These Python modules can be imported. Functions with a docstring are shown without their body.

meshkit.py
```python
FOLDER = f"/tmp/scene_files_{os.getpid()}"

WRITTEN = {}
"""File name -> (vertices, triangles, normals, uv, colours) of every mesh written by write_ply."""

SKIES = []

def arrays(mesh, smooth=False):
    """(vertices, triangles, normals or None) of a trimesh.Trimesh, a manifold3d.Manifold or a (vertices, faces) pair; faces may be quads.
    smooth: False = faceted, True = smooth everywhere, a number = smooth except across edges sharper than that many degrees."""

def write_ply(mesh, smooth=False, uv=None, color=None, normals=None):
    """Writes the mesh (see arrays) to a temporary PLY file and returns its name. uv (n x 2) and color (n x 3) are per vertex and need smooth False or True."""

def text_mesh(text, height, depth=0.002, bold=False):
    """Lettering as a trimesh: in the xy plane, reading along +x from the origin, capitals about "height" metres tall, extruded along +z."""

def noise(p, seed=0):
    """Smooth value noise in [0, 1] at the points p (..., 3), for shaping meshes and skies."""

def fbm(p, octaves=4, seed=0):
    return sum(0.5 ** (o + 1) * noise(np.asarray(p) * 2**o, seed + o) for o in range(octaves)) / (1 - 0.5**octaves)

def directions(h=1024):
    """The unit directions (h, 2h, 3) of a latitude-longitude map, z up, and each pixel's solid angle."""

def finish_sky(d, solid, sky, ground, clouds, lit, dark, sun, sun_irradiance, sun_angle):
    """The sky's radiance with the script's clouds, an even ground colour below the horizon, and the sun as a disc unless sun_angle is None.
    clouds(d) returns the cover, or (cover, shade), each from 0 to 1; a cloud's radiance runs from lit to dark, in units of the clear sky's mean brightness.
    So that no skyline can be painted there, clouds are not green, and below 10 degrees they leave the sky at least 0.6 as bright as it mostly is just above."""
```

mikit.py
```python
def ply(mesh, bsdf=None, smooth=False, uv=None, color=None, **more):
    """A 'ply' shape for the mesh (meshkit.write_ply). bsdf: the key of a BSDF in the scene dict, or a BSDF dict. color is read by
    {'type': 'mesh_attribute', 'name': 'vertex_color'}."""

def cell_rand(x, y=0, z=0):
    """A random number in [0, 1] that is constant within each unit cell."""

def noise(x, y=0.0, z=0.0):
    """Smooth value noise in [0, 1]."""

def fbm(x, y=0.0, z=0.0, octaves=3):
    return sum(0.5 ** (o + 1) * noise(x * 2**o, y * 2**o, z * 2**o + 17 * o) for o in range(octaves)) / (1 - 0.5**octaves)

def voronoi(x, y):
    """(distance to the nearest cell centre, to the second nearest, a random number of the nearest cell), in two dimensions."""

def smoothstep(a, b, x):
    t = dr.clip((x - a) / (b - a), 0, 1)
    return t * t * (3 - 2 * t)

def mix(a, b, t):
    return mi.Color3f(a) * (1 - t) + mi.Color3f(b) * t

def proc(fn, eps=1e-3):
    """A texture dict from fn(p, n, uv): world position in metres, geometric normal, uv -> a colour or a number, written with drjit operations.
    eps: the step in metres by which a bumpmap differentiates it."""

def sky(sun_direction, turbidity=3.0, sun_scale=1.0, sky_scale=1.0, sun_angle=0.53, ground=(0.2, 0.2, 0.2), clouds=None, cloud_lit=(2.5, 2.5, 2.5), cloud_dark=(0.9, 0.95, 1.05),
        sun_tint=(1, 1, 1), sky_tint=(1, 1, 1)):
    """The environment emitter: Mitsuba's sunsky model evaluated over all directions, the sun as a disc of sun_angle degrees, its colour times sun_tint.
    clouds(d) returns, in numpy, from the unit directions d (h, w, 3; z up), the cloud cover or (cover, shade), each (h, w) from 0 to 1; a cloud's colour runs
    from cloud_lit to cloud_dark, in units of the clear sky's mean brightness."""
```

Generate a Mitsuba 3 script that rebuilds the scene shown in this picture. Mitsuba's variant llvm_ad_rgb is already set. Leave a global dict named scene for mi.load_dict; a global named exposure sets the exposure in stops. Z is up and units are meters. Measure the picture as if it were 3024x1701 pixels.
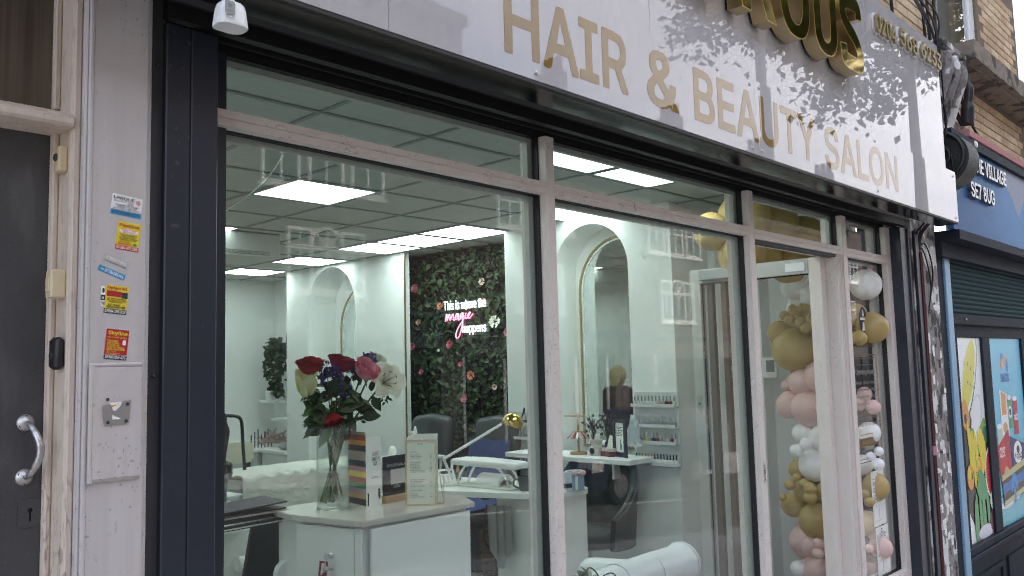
import math, random
import numpy as np
import trimesh, manifold3d as m3, shapely
from shapely.geometry import Polygon, Point, box as sbox
import drjit as dr
import mitsuba as mi
import mikit, meshkit
from mikit import proc, noise, fbm, smoothstep, mix, cell_rand, voronoi

T = mi.ScalarTransform4f
PI = math.pi
random.seed(4)
rng = np.random.default_rng(4)
scene, labels, used = {}, {}, set()

# ---------------------------------------------------------------- camera, sky, exposure
YAW, PITCH, ROLL = 0.8099, 0.0923, -0.0254
CAM = np.array([0.0, 0.0, 1.6])
fwd = np.array([math.sin(YAW) * math.cos(PITCH), math.cos(YAW) * math.cos(PITCH), math.sin(PITCH)])
rgt = np.array([math.cos(YAW), -math.sin(YAW), 0.0])
upv = np.cross(rgt, fwd)
upr = -math.sin(ROLL) * rgt + math.cos(ROLL) * upv
scene['camera'] = {'type': 'perspective', 'fov': 62.13, 'fov_axis': 'x', 'near_clip': 0.05, 'far_clip': 500.0,
                   'to_world': T().look_at(origin=CAM.tolist(), target=(CAM + fwd).tolist(), up=upr.tolist())}


def cloud_cover(d):
    q = d / np.maximum(d[..., 2:3] + 0.18, 0.05)
    n = meshkit.fbm(q * 1.3 + 3.1, 5, seed=5)
    cover = np.clip((n - 0.34) * 4.0, 0.25, 0.97)
    shade = np.clip((meshkit.fbm(q * 2.1 + 9.0, 4, seed=8) - 0.35) * 1.6, 0, 1)
    return cover, shade


scene['sky'] = mikit.sky((0.35, 0.75, 0.75), turbidity=3.5, sun_scale=0.16, sky_scale=1.0, sun_angle=14, clouds=cloud_cover,
                         cloud_lit=(2.3, 2.25, 2.3), cloud_dark=(1.35, 1.36, 1.42), sun_tint=(1, 0.95, 0.9), sky_tint=(1.0, 0.955, 0.93))
exposure = 3.8


# ---------------------------------------------------------------- naming helpers
def num(k):
    if k not in used:
        used.add(k)
        return k
    i = 1
    while f'{k}_{i:03d}' in used:
        i += 1
    used.add(f'{k}_{i:03d}')
    return f'{k}_{i:03d}'


def thing(name, label, cat, group=None):
    key = num(name)
    labels[key] = {'label': label, 'category': cat}
    if group:
        labels[key]['group'] = group
    return key


def obj(name, mesh, mat, parent=None, smooth=False, label=None, cat=None, group=None, kind=None, em=None, color=None):
    key = num(parent + '__' + name if parent else name)
    scene[key] = mikit.ply(mesh, mat, smooth=smooth) if color is None else mikit.ply(mesh, mat, smooth=smooth, color=color)
    if em is not None:
        scene[key]['emitter'] = {'type': 'area', 'radiance': {'type': 'rgb', 'value': list(em)}}
    d = {k: v for k, v in (('label', label), ('category', cat), ('group', group), ('kind', kind)) if v}
    if d:
        labels[key] = d
    return key


def struct(name, mesh, mat, label=None, smooth=False):
    return obj(name, mesh, mat, None, smooth, label=label, kind='structure')


def inst(name, base, tf, parent=None, mat=None):
    key = num(parent + '__' + name if parent else name)
    scene[key] = {**base, 'to_world': tf}
    if mat:
        scene[key]['bsdf'] = {'type': 'ref', 'id': mat}
    return key


# ---------------------------------------------------------------- mesh helpers
def cat(ms):
    return trimesh.util.concatenate(list(ms))


def bx(x0, x1, y0, y1, z0, z1, b=0.0):
    x0, x1 = sorted((x0, x1)); y0, y1 = sorted((y0, y1)); z0, z1 = sorted((z0, z1))
    if b <= 0:
        m = trimesh.creation.box((x1 - x0, y1 - y0, z1 - z0))
        m.apply_translation(((x0 + x1) / 2, (y0 + y1) / 2, (z0 + z1) / 2))
        return m
    b = min(b, (x1 - x0) * .45, (y1 - y0) * .45, (z1 - z0) * .45)
    P = []
    for x, sx in ((x0, 1), (x1, -1)):
        for y, sy in ((y0, 1), (y1, -1)):
            for z, sz in ((z0, 1), (z1, -1)):
                P += [(x, y + sy * b, z + sz * b), (x + sx * b, y, z + sz * b), (x + sx * b, y + sy * b, z)]
    return trimesh.convex.convex_hull(np.array(P))


def moved(m, M=None, t=None):
    m = m.copy()
    A = np.eye(4)
    if M is not None:
        A[:3, :3] = M
    if t is not None:
        A[:3, 3] = t
    m.apply_transform(A)
    return m


FRONT = np.array([[1, 0, 0], [0, 0, -1], [0, 1, 0]], float)     # local x right, y up, z out of a wall that faces the street (-y)
SIDE = np.array([[0, 0, -1], [-1, 0, 0], [0, 1, 0]], float)     # on a wall that faces -x
OPPO = np.array([[-1, 0, 0], [0, 0, 1], [0, 1, 0]], float)      # on a wall that faces +y
LEFT = SIDE


def rotz(a):
    c, s = math.cos(a), math.sin(a)
    return np.array([[c, -s, 0], [s, c, 0], [0, 0, 1]])


def rotx(a):
    c, s = math.cos(a), math.sin(a)
    return np.array([[1, 0, 0], [0, c, -s], [0, s, c]])


def roty(a):
    c, s = math.cos(a), math.sin(a)
    return np.array([[c, 0, s], [0, 1, 0], [-s, 0, c]])


def ext(poly, h):
    if not isinstance(poly, shapely.Geometry):
        poly = Polygon(poly)
    gs = getattr(poly, 'geoms', [poly])
    return cat([trimesh.creation.extrude_polygon(g, h, engine='earcut') for g in gs])


def fprism(poly, y, depth):
    """(x, z) outline, front face at y, going back by depth"""
    return moved(ext(poly, depth), FRONT, (0, y + depth, 0))


def sprism(poly, x, depth):
    """(y, z) outline from x to x + depth"""
    m = ext(poly, depth)
    return moved(m, np.array([[0, 0, 1], [1, 0, 0], [0, 1, 0]], float), (x, 0, 0))


def tprism(poly, z, h):
    return moved(ext(poly, h), None, (0, 0, z))


def tube(pts, r, n=8):
    p = np.asarray(pts, float)
    r = np.broadcast_to(np.asarray(r, float), (len(p),))
    t = np.gradient(p, axis=0)
    t /= np.linalg.norm(t, axis=1, keepdims=True) + 1e-12
    a = np.cross(t[0], [0, 0, 1.0] if abs(t[0][2]) < .9 else [1.0, 0, 0])
    rings = []
    ang = np.arange(n) * 2 * PI / n
    for i in range(len(p)):
        a = a - t[i] * (a @ t[i]); a /= np.linalg.norm(a) + 1e-12
        b = np.cross(t[i], a)
        rings.append(p[i] + r[i] * (np.cos(ang)[:, None] * a + np.sin(ang)[:, None] * b))
    v = np.vstack(rings + [p[:1], p[-1:]])
    f = []
    L = len(p)
    for i in range(L - 1):
        for j in range(n):
            k = (j + 1) % n
            f += [(i * n + j, i * n + k, (i + 1) * n + k), (i * n + j, (i + 1) * n + k, (i + 1) * n + j)]
    for j in range(n):
        k = (j + 1) % n
        f += [(L * n, k, j), (L * n + 1, (L - 1) * n + j, (L - 1) * n + k)]
    return trimesh.Trimesh(v, np.array(f), process=False)


def spline(pts, k=8):
    p = np.asarray(pts, float)
    p = np.vstack([2 * p[0] - p[1], p, 2 * p[-1] - p[-2]])
    out = []
    for i in range(1, len(p) - 2):
        for s in np.arange(k) / k:
            a, b, c, d = p[i - 1:i + 3]
            out.append(.5 * (2 * b + (c - a) * s + (2 * a - 5 * b + 4 * c - d) * s * s + (3 * b - a - 3 * c + d) * s ** 3))
    return np.array(out + [p[-2]])


def lathe(prof, n=24, c=(0, 0, 0)):
    m = trimesh.creation.revolve(np.array(prof, float), sections=n)
    m.apply_translation(c)
    return m


def ball(c, r, sub=3, s=(1, 1, 1)):
    m = trimesh.creation.icosphere(subdivisions=sub, radius=1.0)
    m.apply_scale(np.array(s, float) * r)
    m.apply_translation(c)
    return m


def rod(a, b, r, n=10):
    return tube([a, b], r, n)


def sheet(P):
    """grid of points (u, v, 3) -> mesh"""
    P = np.asarray(P, float)
    nu, nv = P.shape[:2]
    i, j = np.meshgrid(np.arange(nu - 1), np.arange(nv - 1), indexing='ij')
    q = np.stack([i * nv + j, (i + 1) * nv + j, (i + 1) * nv + j + 1, i * nv + j + 1], -1).reshape(-1, 4)
    return trimesh.Trimesh(P.reshape(-1, 3), np.vstack([q[:, [0, 1, 2]], q[:, [0, 2, 3]]]), process=False)


def hullm(balls):
    """manifold of the hull of spheres (centre, radius)"""
    return m3.Manifold.hull_points(np.vstack([trimesh.creation.icosphere(subdivisions=2, radius=r).vertices + np.array(c) for c, r in balls]))


def blob(parts, edge=0.02, smooth=8):
    m = parts[0]
    for p in parts[1:]:
        m = m + p
    m = m.refine_to_length(edge)
    g = m.to_mesh()
    t = trimesh.Trimesh(g.vert_properties[:, :3], g.tri_verts, process=True)
    trimesh.smoothing.filter_taubin(t, iterations=smooth)
    return t


def words(s, h, width=None, depth=0.001, bold=False):
    m = meshkit.text_mesh(s, h, depth, bold)
    b = m.bounds
    m.apply_translation((-b[0, 0], 0, 0))
    if width:
        m.apply_scale((width / (b[1, 0] - b[0, 0]), 1, 1))
    return m


def ftext(s, x, z, h, y, width=None, depth=0.001, bold=False, tilt=0.0):
    m = words(s, h, width, depth, bold)
    if tilt:
        m = moved(m, rotz(tilt))
    return moved(m, FRONT, (x, y, z))


# ---------------------------------------------------------------- materials
def rgb(c):
    return {'type': 'rgb', 'value': [float(c)] * 3 if np.isscalar(c) else [float(x) for x in c]}


def mat(name, col, rough=.5, metal=0.0, spec=.5, coat=0.0, sheen=0.0, bump=None, scale=.002):
    b = {'type': 'principled', 'base_color': col if isinstance(col, dict) else rgb(col), 'roughness': rough, 'metallic': metal, 'specular': spec}
    if coat:
        b['clearcoat'] = coat; b['clearcoat_gloss'] = .9
    if sheen:
        b['sheen'] = sheen
    if bump is not None:
        b = {'type': 'bumpmap', 'arbitrary': proc(bump), 'scale': scale, 'bsdf': b}
    scene[name] = {'type': 'twosided', 'bsdf': b}
    return name


def dirt(p, k=1.0):
    return fbm(p.x * 3 * k + 7, p.y * 3 * k, p.z * 1.2 * k, 4)


def pilaster_fn(p, n, uv):
    d = dirt(p, 1.5)
    streak = fbm(p.x * 60, p.y * 60, p.z * 2.5, 3)
    spots = smoothstep(.80, .88, noise(p.x * 190, p.y * 190, p.z * 120)) * smoothstep(.5, .6, dirt(p, 3))
    low = smoothstep(1.42, 1.15, p.z)
    scuff = smoothstep(.68, .74, fbm(p.x * 90, p.y * 40, p.z * 36, 3)) * (0.12 + 0.8 * low)
    c = mix((.47, .435, .43), (.56, .525, .52), d)
    c = c * (0.9 + 0.18 * streak)
    c = mix(c, (.22, .19, .18), .55 * spots + .45 * scuff)
    return mix(c, (.52, .47, .41), .35 * smoothstep(.55, .75, fbm(p.x * 14, p.y * 9, p.z * 4, 3)))


def cream_fn(p, n, uv):
    d = fbm(p.x * 40, p.y * 40, p.z * 3, 4)
    wear = smoothstep(.60, .68, fbm(p.x * 120, p.y * 120, p.z * 22, 4)) * (0.3 + .7 * smoothstep(1.5, 1.1, p.z))
    crack = smoothstep(.035, .0, dr.abs(fbm(p.x * 70 + 3, p.y * 70, p.z * 9, 3) - .5)) * smoothstep(.5, .62, dirt(p, 2))
    c = mix((.50, .415, .34), (.66, .575, .49), d)
    return mix(c, (.20, .15, .12), dr.clip(.7 * wear + .55 * crack, 0, 1))


def doorgrey_fn(p, n, uv):
    return mix((.046, .047, .052), (.074, .075, .081), fbm(p.x * 9, p.y * 9, p.z * 5, 4)) + smoothstep(.77, .80, noise(p.x * 170, p.y * 170, p.z * 170)) * .012 + .022 * smoothstep(.55, .75, fbm(p.x * 24, p.y * 24, p.z * 4, 4))


def navy_fn(p, n, uv):
    d = fbm(p.x * 5, p.y * 5, p.z * 2, 4)
    sc = smoothstep(.86, .90, noise(p.x * 140, p.y * 140, p.z * 60))
    return mix((.013, .0165, .026), (.026, .033, .050), d) + .03 * sc * smoothstep(.5, .6, dirt(p, 3))


def navydust_fn(p, n, uv):
    d = fbm(p.x * 30, p.y * 30, p.z * 3, 4)
    return mix((.022, .024, .030), (.052, .052, .058), d)


def frame_fn(p, n, uv):
    d = fbm(p.x * 26, p.y * 26, p.z * 8, 4)
    sp = smoothstep(.74, .82, noise(p.x * 150, p.y * 150, p.z * 150))
    c = mix((.63, .565, .525), (.69, .625, .58), d)
    return mix(c, (.22, .17, .15), .4 * sp * smoothstep(.45, .6, dirt(p, 4)))


def fascia_fn(p, n, uv):
    d = fbm(p.x * 2.0, p.y, p.z * 2, 3)
    st = fbm(p.x * 45, p.y, p.z * 2.2, 3)
    return mix((.47, .46, .48), (.52, .51, .53), d) * (.95 + .1 * st)


def ribbed_fn(p, n, uv):
    s = fbm(p.x * 170, p.y, p.z * .8, 3)
    e = fbm(p.x * 30, p.y, p.z * 3, 3)
    return mix((.070, .056, .044), (.155, .128, .098), s) * (.8 + .4 * e)


def plaster_fn(p, n, uv):
    d = fbm(p.x * 1.4, p.y * 1.4, p.z * 1.4, 3)
    return mix((.70, .72, .71), (.79, .80, .79), d)


def tile_fn(p, n, uv):
    s = fbm(p.x * 14, p.y * 90, p.z, 3)
    return mix((.36, .38, .36), (.44, .455, .435), s)


def brickfar_fn(p, n, uv):
    row = dr.floor(p.z / .075)
    fx = p.x / .225 + .5 * (row - 2 * dr.floor(row / 2))
    u, v = fx - dr.floor(fx), p.z / .075 - row
    m = smoothstep(.02, .05, u) * smoothstep(.98, .95, u) * smoothstep(.06, .14, v) * smoothstep(.98, .9, v)
    c = mix((.085, .062, .053), (.15, .112, .094), cell_rand(dr.floor(fx), row, 4))
    return mix((.15, .14, .13), c, m)


def stone_fn(p, n, uv):
    d = fbm(p.x * 22, p.y * 22, p.z * 22, 4)
    k = smoothstep(.5, .62, fbm(p.x * 9 + 4, p.y * 9, p.z * 7, 4))
    return mix(mix((.20, .17, .145), (.34, .295, .25), d), (.075, .065, .06), .8 * k)


def peel_fn(p, n, uv):
    a = fbm(p.x * 11, p.y * 11, p.z * 7, 4)
    b = fbm(p.x * 60 + 9, p.y * 60, p.z * 40, 3)
    c = mix((.18, .165, .16), (.33, .31, .30), b)
    c = mix(c, (.66, .65, .64), smoothstep(.55, .60, a))
    return mix(c, (.06, .056, .058), smoothstep(.42, .34, a))


def asphalt_fn(p, n, uv):
    return mix((.042, .042, .043), (.075, .073, .07), fbm(p.x * 25, p.y * 25, 0, 4))


def paving_fn(p, n, uv):
    ix, iy = dr.floor(p.x / .6), dr.floor(p.y / .6)
    u, v = p.x / .6 - ix, p.y / .6 - iy
    j = smoothstep(.0, .02, u) * smoothstep(1, .98, u) * smoothstep(0, .02, v) * smoothstep(1, .98, v)
    c = mix((.28, .27, .26), (.40, .385, .365), cell_rand(ix, iy, 2))
    return mix((.07, .065, .06), c * (.85 + .3 * fbm(p.x * 9, p.y * 9, 0, 4)), j)


def floor_fn(p, n, uv):
    a = noise(dr.floor(p.y / .15) * 7.3, p.x * 1.2, 0)
    return mix((.17, .165, .155), (.24, .235, .22), a)


def foil_fn(p, n, uv):
    return mix((.25, .150, .040), (.30, .185, .054), fbm(p.x * 60, p.y, p.z * 60, 3))


def velvet_fn(p, n, uv):
    return mix((.020, .026, .027), (.050, .060, .060), fbm(p.x * 11, p.y * 11, p.z * 11, 4))


def towel_bump(p, n, uv):
    return fbm(p.x * 55, p.y * 55, p.z * 55, 3)


def fine_bump(p, n, uv):
    return fbm(p.x * 70, p.y * 70, p.z * 26, 4)


mat('paint_pilaster', proc(pilaster_fn), .42, bump=fine_bump, scale=.0009)
mat('paint_cream', proc(cream_fn), .5, bump=fine_bump, scale=.0016)
mat('paint_door', proc(doorgrey_fn), .36, bump=fine_bump, scale=.0006)
mat('metal_navy', proc(navy_fn), .34)
mat('metal_navy_matt', proc(navy_fn), .6, spec=.12)
mat('metal_navy_dusty', proc(navydust_fn), .55)
mat('paint_frame', proc(frame_fn), .38)
mat('fascia_white', proc(fascia_fn), .10, spec=.5)
scene['fascia_white'] = {'type': 'plastic', 'diffuse_reflectance': proc(fascia_fn), 'int_ior': 1.55}
scene['gloss_black'] = {'type': 'twosided', 'bsdf': {'type': 'roughplastic', 'diffuse_reflectance': rgb((.006, .007, .007)), 'alpha': .02, 'int_ior': 1.6}}
mat('black_void', (.004, .004, .005), .8)
mat('rubber', (.008, .008, .009), .5)
mat('black_plastic', (.014, .014, .016), .38)
mat('dark_plastic', (.03, .03, .034), .35)
mat('ribbed_pane', proc(ribbed_fn), .35)
mat('plaster', proc(plaster_fn), .75)
mat('ceiling_board', proc(tile_fn), .85)
mat('grid_metal', (.22, .24, .23), .5)
mat('brick_far', proc(brickfar_fn), .9)
mat('mortar', (.17, .14, .105), .9)
mat('stone_old', proc(stone_fn), .9, bump=fine_bump, scale=.02)
mat('stone_peeling', proc(peel_fn), .85, bump=fine_bump, scale=.01)
mat('asphalt', proc(asphalt_fn), .9)
mat('paving', proc(paving_fn), .85)
mat('floor_vinyl', proc(floor_fn), .35)
scene['gold_vinyl'] = {'type': 'plastic', 'diffuse_reflectance': proc(foil_fn), 'int_ior': 1.55}
mat('brass', (.78, .57, .20), .16, 1.0)
mat('brass_polished', (.56, .42, .115), .055, 1.0)
mat('brass_side', (.50, .39, .22), .34, 1.0)
mat('steel', (.62, .62, .62), .28, 1.0)
mat('chrome', (.80, .81, .82), .06, 1.0)
mat('silver_worn', (.55, .54, .54), .35, .9)
mat('white_gloss', (.74, .75, .75), .18)
mat('white_matt', (.72, .73, .72), .6)
mat('white_paper', (.76, .76, .73), .8)
mat('cream_plastic', (.58, .47, .30), .4)
mat('quartz_top', (.52, .49, .46), .12)
mat('velvet', proc(velvet_fn), .7, sheen=.6)
mat('leather_grey', (.035, .04, .044), .42)
mat('towel_white', (.66, .67, .61), .95, bump=towel_bump, scale=.02)
mat('vinyl_white', (.68, .69, .70), .38)
mat('cloth_blue', (.025, .05, .16), .8)
mat('cloth_grey', (.28, .28, .28), .9)
mat('denim', (.10, .13, .17), .85)
mat('top_maroon', (.024, .013, .016), .8)
mat('skin', (.50, .33, .25), .5)
mat('ink', (.03, .03, .035), .6)
mat('ink_grey', (.22, .22, .21), .7)
mat('ink_brown', (.16, .10, .05), .6)
mat('print_white', (.80, .80, .80), .4)
mat('red_print', (.42, .02, .03), .4)
mat('yellow_print', (.72, .56, .03), .4)
mat('blue_print', (.03, .23, .45), .4)
mat('orange_print', (.75, .30, .05), .5)
mat('green_print', (.03, .20, .08), .5)
mat('pink_print', (.55, .27, .33), .5)
mat('taupe_print', (.40, .31, .27), .5)
mat('tan_print', (.48, .30, .15), .5)
mat('teal_print', (.10, .48, .60), .4)
mat('sky_print', (.17, .50, .68), .4)
mat('wood', (.36, .22, .12), .5)
mat('wicker', (.10, .065, .042), .7)
mat('plant_stem', (.11, .15, .05), .55)
mat('pink_metal', (.35, .07, .11), .35, .6)
for nm, c in (('balloon_gold', (.45, .325, .125)), ('balloon_pink', (.72, .50, .46)), ('balloon_white', (.86, .86, .85))):
    mat(nm, c, .36, spec=.45, coat=.15)
scene['glass_pane'] = {'type': 'thindielectric', 'int_ior': 1.52, 'specular_transmittance': rgb((.90, .965, .93))}
scene['glass_clear'] = {'type': 'thindielectric', 'int_ior': 1.45}
scene['glass_vase'] = {'type': 'thindielectric', 'int_ior': 1.5, 'specular_transmittance': rgb((.87, .91, .89))}
scene['glass_bead'] = {'type': 'dielectric', 'int_ior': 1.5}
scene['mirror'] = {'type': 'twosided', 'bsdf': {'type': 'conductor', 'material': 'none', 'specular_reflectance': rgb((.80, .86, .84))}}
for nm, c in (('leaf_dark', (.020, .042, .013)), ('leaf_mid', (.042, .078, .022)), ('leaf_pale', (.13, .17, .075)), ('leaf_tree', (.035, .06, .015))):
    scene[nm] = {'type': 'twosided', 'bsdf': {'type': 'principled', 'base_color': rgb(c), 'roughness': .5, 'specular': .4}}
for nm, c in (('petal_red', (.27, .008, .016)), ('petal_crimson', (.25, .009, .045)), ('petal_pink', (.72, .27, .36)), ('petal_white', (.84, .84, .72)), ('petal_violet', (.085, .06, .22))):
    scene[nm] = {'type': 'twosided', 'bsdf': {'type': 'principled', 'base_color': rgb(c), 'roughness': .6, 'specular': .3, 'sheen': .3}}


def hull_box(a, b, w):
    """thin flat bar from a to b"""
    a, b = np.array(a, float), np.array(b, float)
    d = (b - a) / np.linalg.norm(b - a)
    s = np.cross(d, [0, 0, 1.0]); s /= np.linalg.norm(s) + 1e-9
    n = np.cross(s, d)
    return trimesh.convex.convex_hull(np.array([p + i * s * w + j * n * .0015 for p in (a, b) for i in (-1, 1) for j in (-1, 1)]))

# ================================================================ the street in front
def slope(x):
    return 0.0 if x < 4.5 else -.09 * (x - 4.5) if x < 22 else -1.575 - .02 * (x - 22)


def ground(y0, y1, z, h):
    xs = [-25, 4.5, 22, 60]
    return moved(ext([(x, z + slope(x)) for x in xs] + [(x, z + slope(x) - h) for x in xs[::-1]], y1 - y0), FRONT, (0, y1, 0))


struct('pavement', ground(-1.4, 2.0, 0, .5), 'paving', 'grey slab pavement sloping down past the shops')
struct('road', ground(-8.4, -1.53, -.12, .5), 'asphalt', 'dark asphalt road along the shops')
struct('kerb', ground(-1.53, -1.401, .003, .5), 'stone_old', 'stone kerb between pavement and road')
struct('far_pavement', ground(-11.9, -8.4, .0, .6), 'paving', 'slab pavement across the road')
obj('yellow_line', cat([ground(-1.78, -1.70, -.116, .003), ground(-2.0, -1.92, -.116, .003)]), 'yellow_line_paint', label='double yellow lines painted along the kerb', kind='structure')
mat('yellow_line_paint', (.55, .42, .12), .8)
obj('road_marking', cat([moved(ext([(x, -.116 + slope(x)), (x, -.119 + slope(x)), (x + 2, -.119 + slope(x + 2)), (x + 2, -.116 + slope(x + 2))], .1), FRONT, (0, -4.8, 0)) for x in range(-20, 58, 4)]), 'print_white', label='broken white line along the road', kind='structure')

# ================================================================ flat entrance on the left: door, frame, transom, bells
DY = 2.045
door = thing('entrance_door', 'dark grey painted door at the left edge with a curved pull handle', 'door')
obj('panel', bx(-.28, .66, DY, DY + .045, 0.02, 2.152), 'paint_door', door)
kh = sbox(.602, 1.283, .648, 1.342).difference(Point(.6255, 1.3185).buffer(.0052)).difference(sbox(.6232, 1.295, .6278, 1.3185))
lp = obj('lock_plate', fprism(kh, DY - .003, .0035), 'paint_door', door, label='painted-over square lock plate with a keyhole')
obj('screw', cat([lathe([(0, 0), (.0026, 0), (.002, .0012), (0, .0015)], 10).apply_transform(trimesh.transformations.rotation_matrix(PI / 2, (1, 0, 0))).apply_translation((x, DY - .003, z))
                  for x, z in ((.609, 1.333), (.641, 1.334), (.609, 1.289), (.641, 1.29))]), 'paint_door', lp)
obj('keyhole', bx(.616, .634, DY - .0008, DY - .0004, 1.29, 1.33), 'black_void', lp)
hnd = obj('handle', tube(spline([(.613, DY - .012, 1.505), (.616, DY - .03, 1.497), (.624, DY - .047, 1.472), (.628, DY - .051, 1.448), (.624, DY - .047, 1.424), (.616, DY - .03, 1.399), (.613, DY - .012, 1.391)], 8),
                         [.0055] * 4 + [.0062] * 8 + [.0075] * 8 + [.0082] * 8 + [.0078] * 8 + [.0066] * 8 + [.0055] * 5, 14), 'silver_worn', door, smooth=True, label='curved silver pull handle with round bases')
for z in (1.506, 1.390):
    m = lathe([(0, 0), (.0185, 0), (.0175, .0035), (.012, .0075), (.007, .011), (0, .0125)], 28)
    obj('rose', moved(m, rotx(PI / 2), (.613, DY, z)), 'silver_worn', hnd, smooth=40)
    for k in range(3):
        a = PI / 2 + k * 2 * PI / 3 + (0 if z > 1.45 else PI)
        obj('screw', moved(lathe([(0, 0), (.0036, 0), (.003, .0012), (0, .0006)], 12), rotx(PI / 2), (.613 + .0125 * math.cos(a), DY - .005, z + .0125 * math.sin(a))), 'dark_plastic', hnd)

fr = thing('door_frame', 'peeling cream timber frame with transom beside the dark grey door', 'door frame')
# jamb: reveal that faces the door, architrave and moulded strip towards the pilaster
obj('jamb', bx(.6605, .679, 1.955, 2.12, 0, 3.6, .003), 'paint_cream', fr)
obj('architrave', cat([bx(.6635, .6785, 1.9475, 1.9585, 0, 3.6, .003)]), 'paint_cream', fr)
obj('stop_bead', bx(.646, .6603, 2.019, 2.044, 0, 2.20, .004), 'paint_cream', fr)
tp = [(1.94, 2.146), (1.934, 2.152), (1.936, 2.164), (1.952, 2.176), (1.975, 2.182), (2.03, 2.203), (2.06, 2.203), (2.06, 2.146)]
obj('transom_bar', sprism(tp, -.3, .3 + .6602), 'paint_cream', fr, label='moulded cream transom bar above the door')
pn = obj('pane', bx(-.28, .646, 2.04, 2.05, 2.2035, 3.6), 'ribbed_pane', fr, label='brown ribbed glass pane above the door')
obj('glazing_bead', bx(.6465, .6603, 2.022, 2.05, 2.2035, 3.6, .003), 'paint_cream', fr)

for nm, lab, x0, y0, z0, z1, mt in (('bell_push', 'small square beige bell push, topmost on the cream door frame', .642, 1.968, 2.051, 2.109, 'cream_plastic'),
                                    ('bell_switch', 'cream rocker bell push, middle one on the cream door frame', .630, 1.962, 1.772, 1.834, 'cream_plastic_light')):
    b = thing(nm, lab, 'doorbell')
    obj('case', bx(x0, .6602, y0, y0 + .036, z0, z1, .003), mt, b)
    zc = (z0 + z1) / 2
    if nm == 'bell_push':
        obj('button', moved(lathe([(0, 0), (.0085, 0), (.0085, .003), (.007, .0045), (0, .005)], 20), LEFT, (x0, y0 + .018, zc + .004)), 'dark_plastic', b, smooth=40)
    else:
        obj('rocker', bx(x0 - .003, x0 + .002, y0 + .008, y0 + .028, zc - .017, zc + .013, .001), mt, b)
mat('cream_plastic_light', (.62, .52, .34), .35)
b = thing('wireless_doorbell', 'black rounded wireless doorbell, lowest on the cream door frame', 'doorbell')
obj('case', bx(.638, .6603, 1.957, 1.997, 1.618, 1.688, .008), 'black_plastic', b, smooth=50)
obj('button', moved(lathe([(0, 0), (.010, 0), (.0095, .0016), (0, .001)], 24), LEFT, (.638, 1.977, 1.648)), 'dark_plastic', b, smooth=40)

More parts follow.
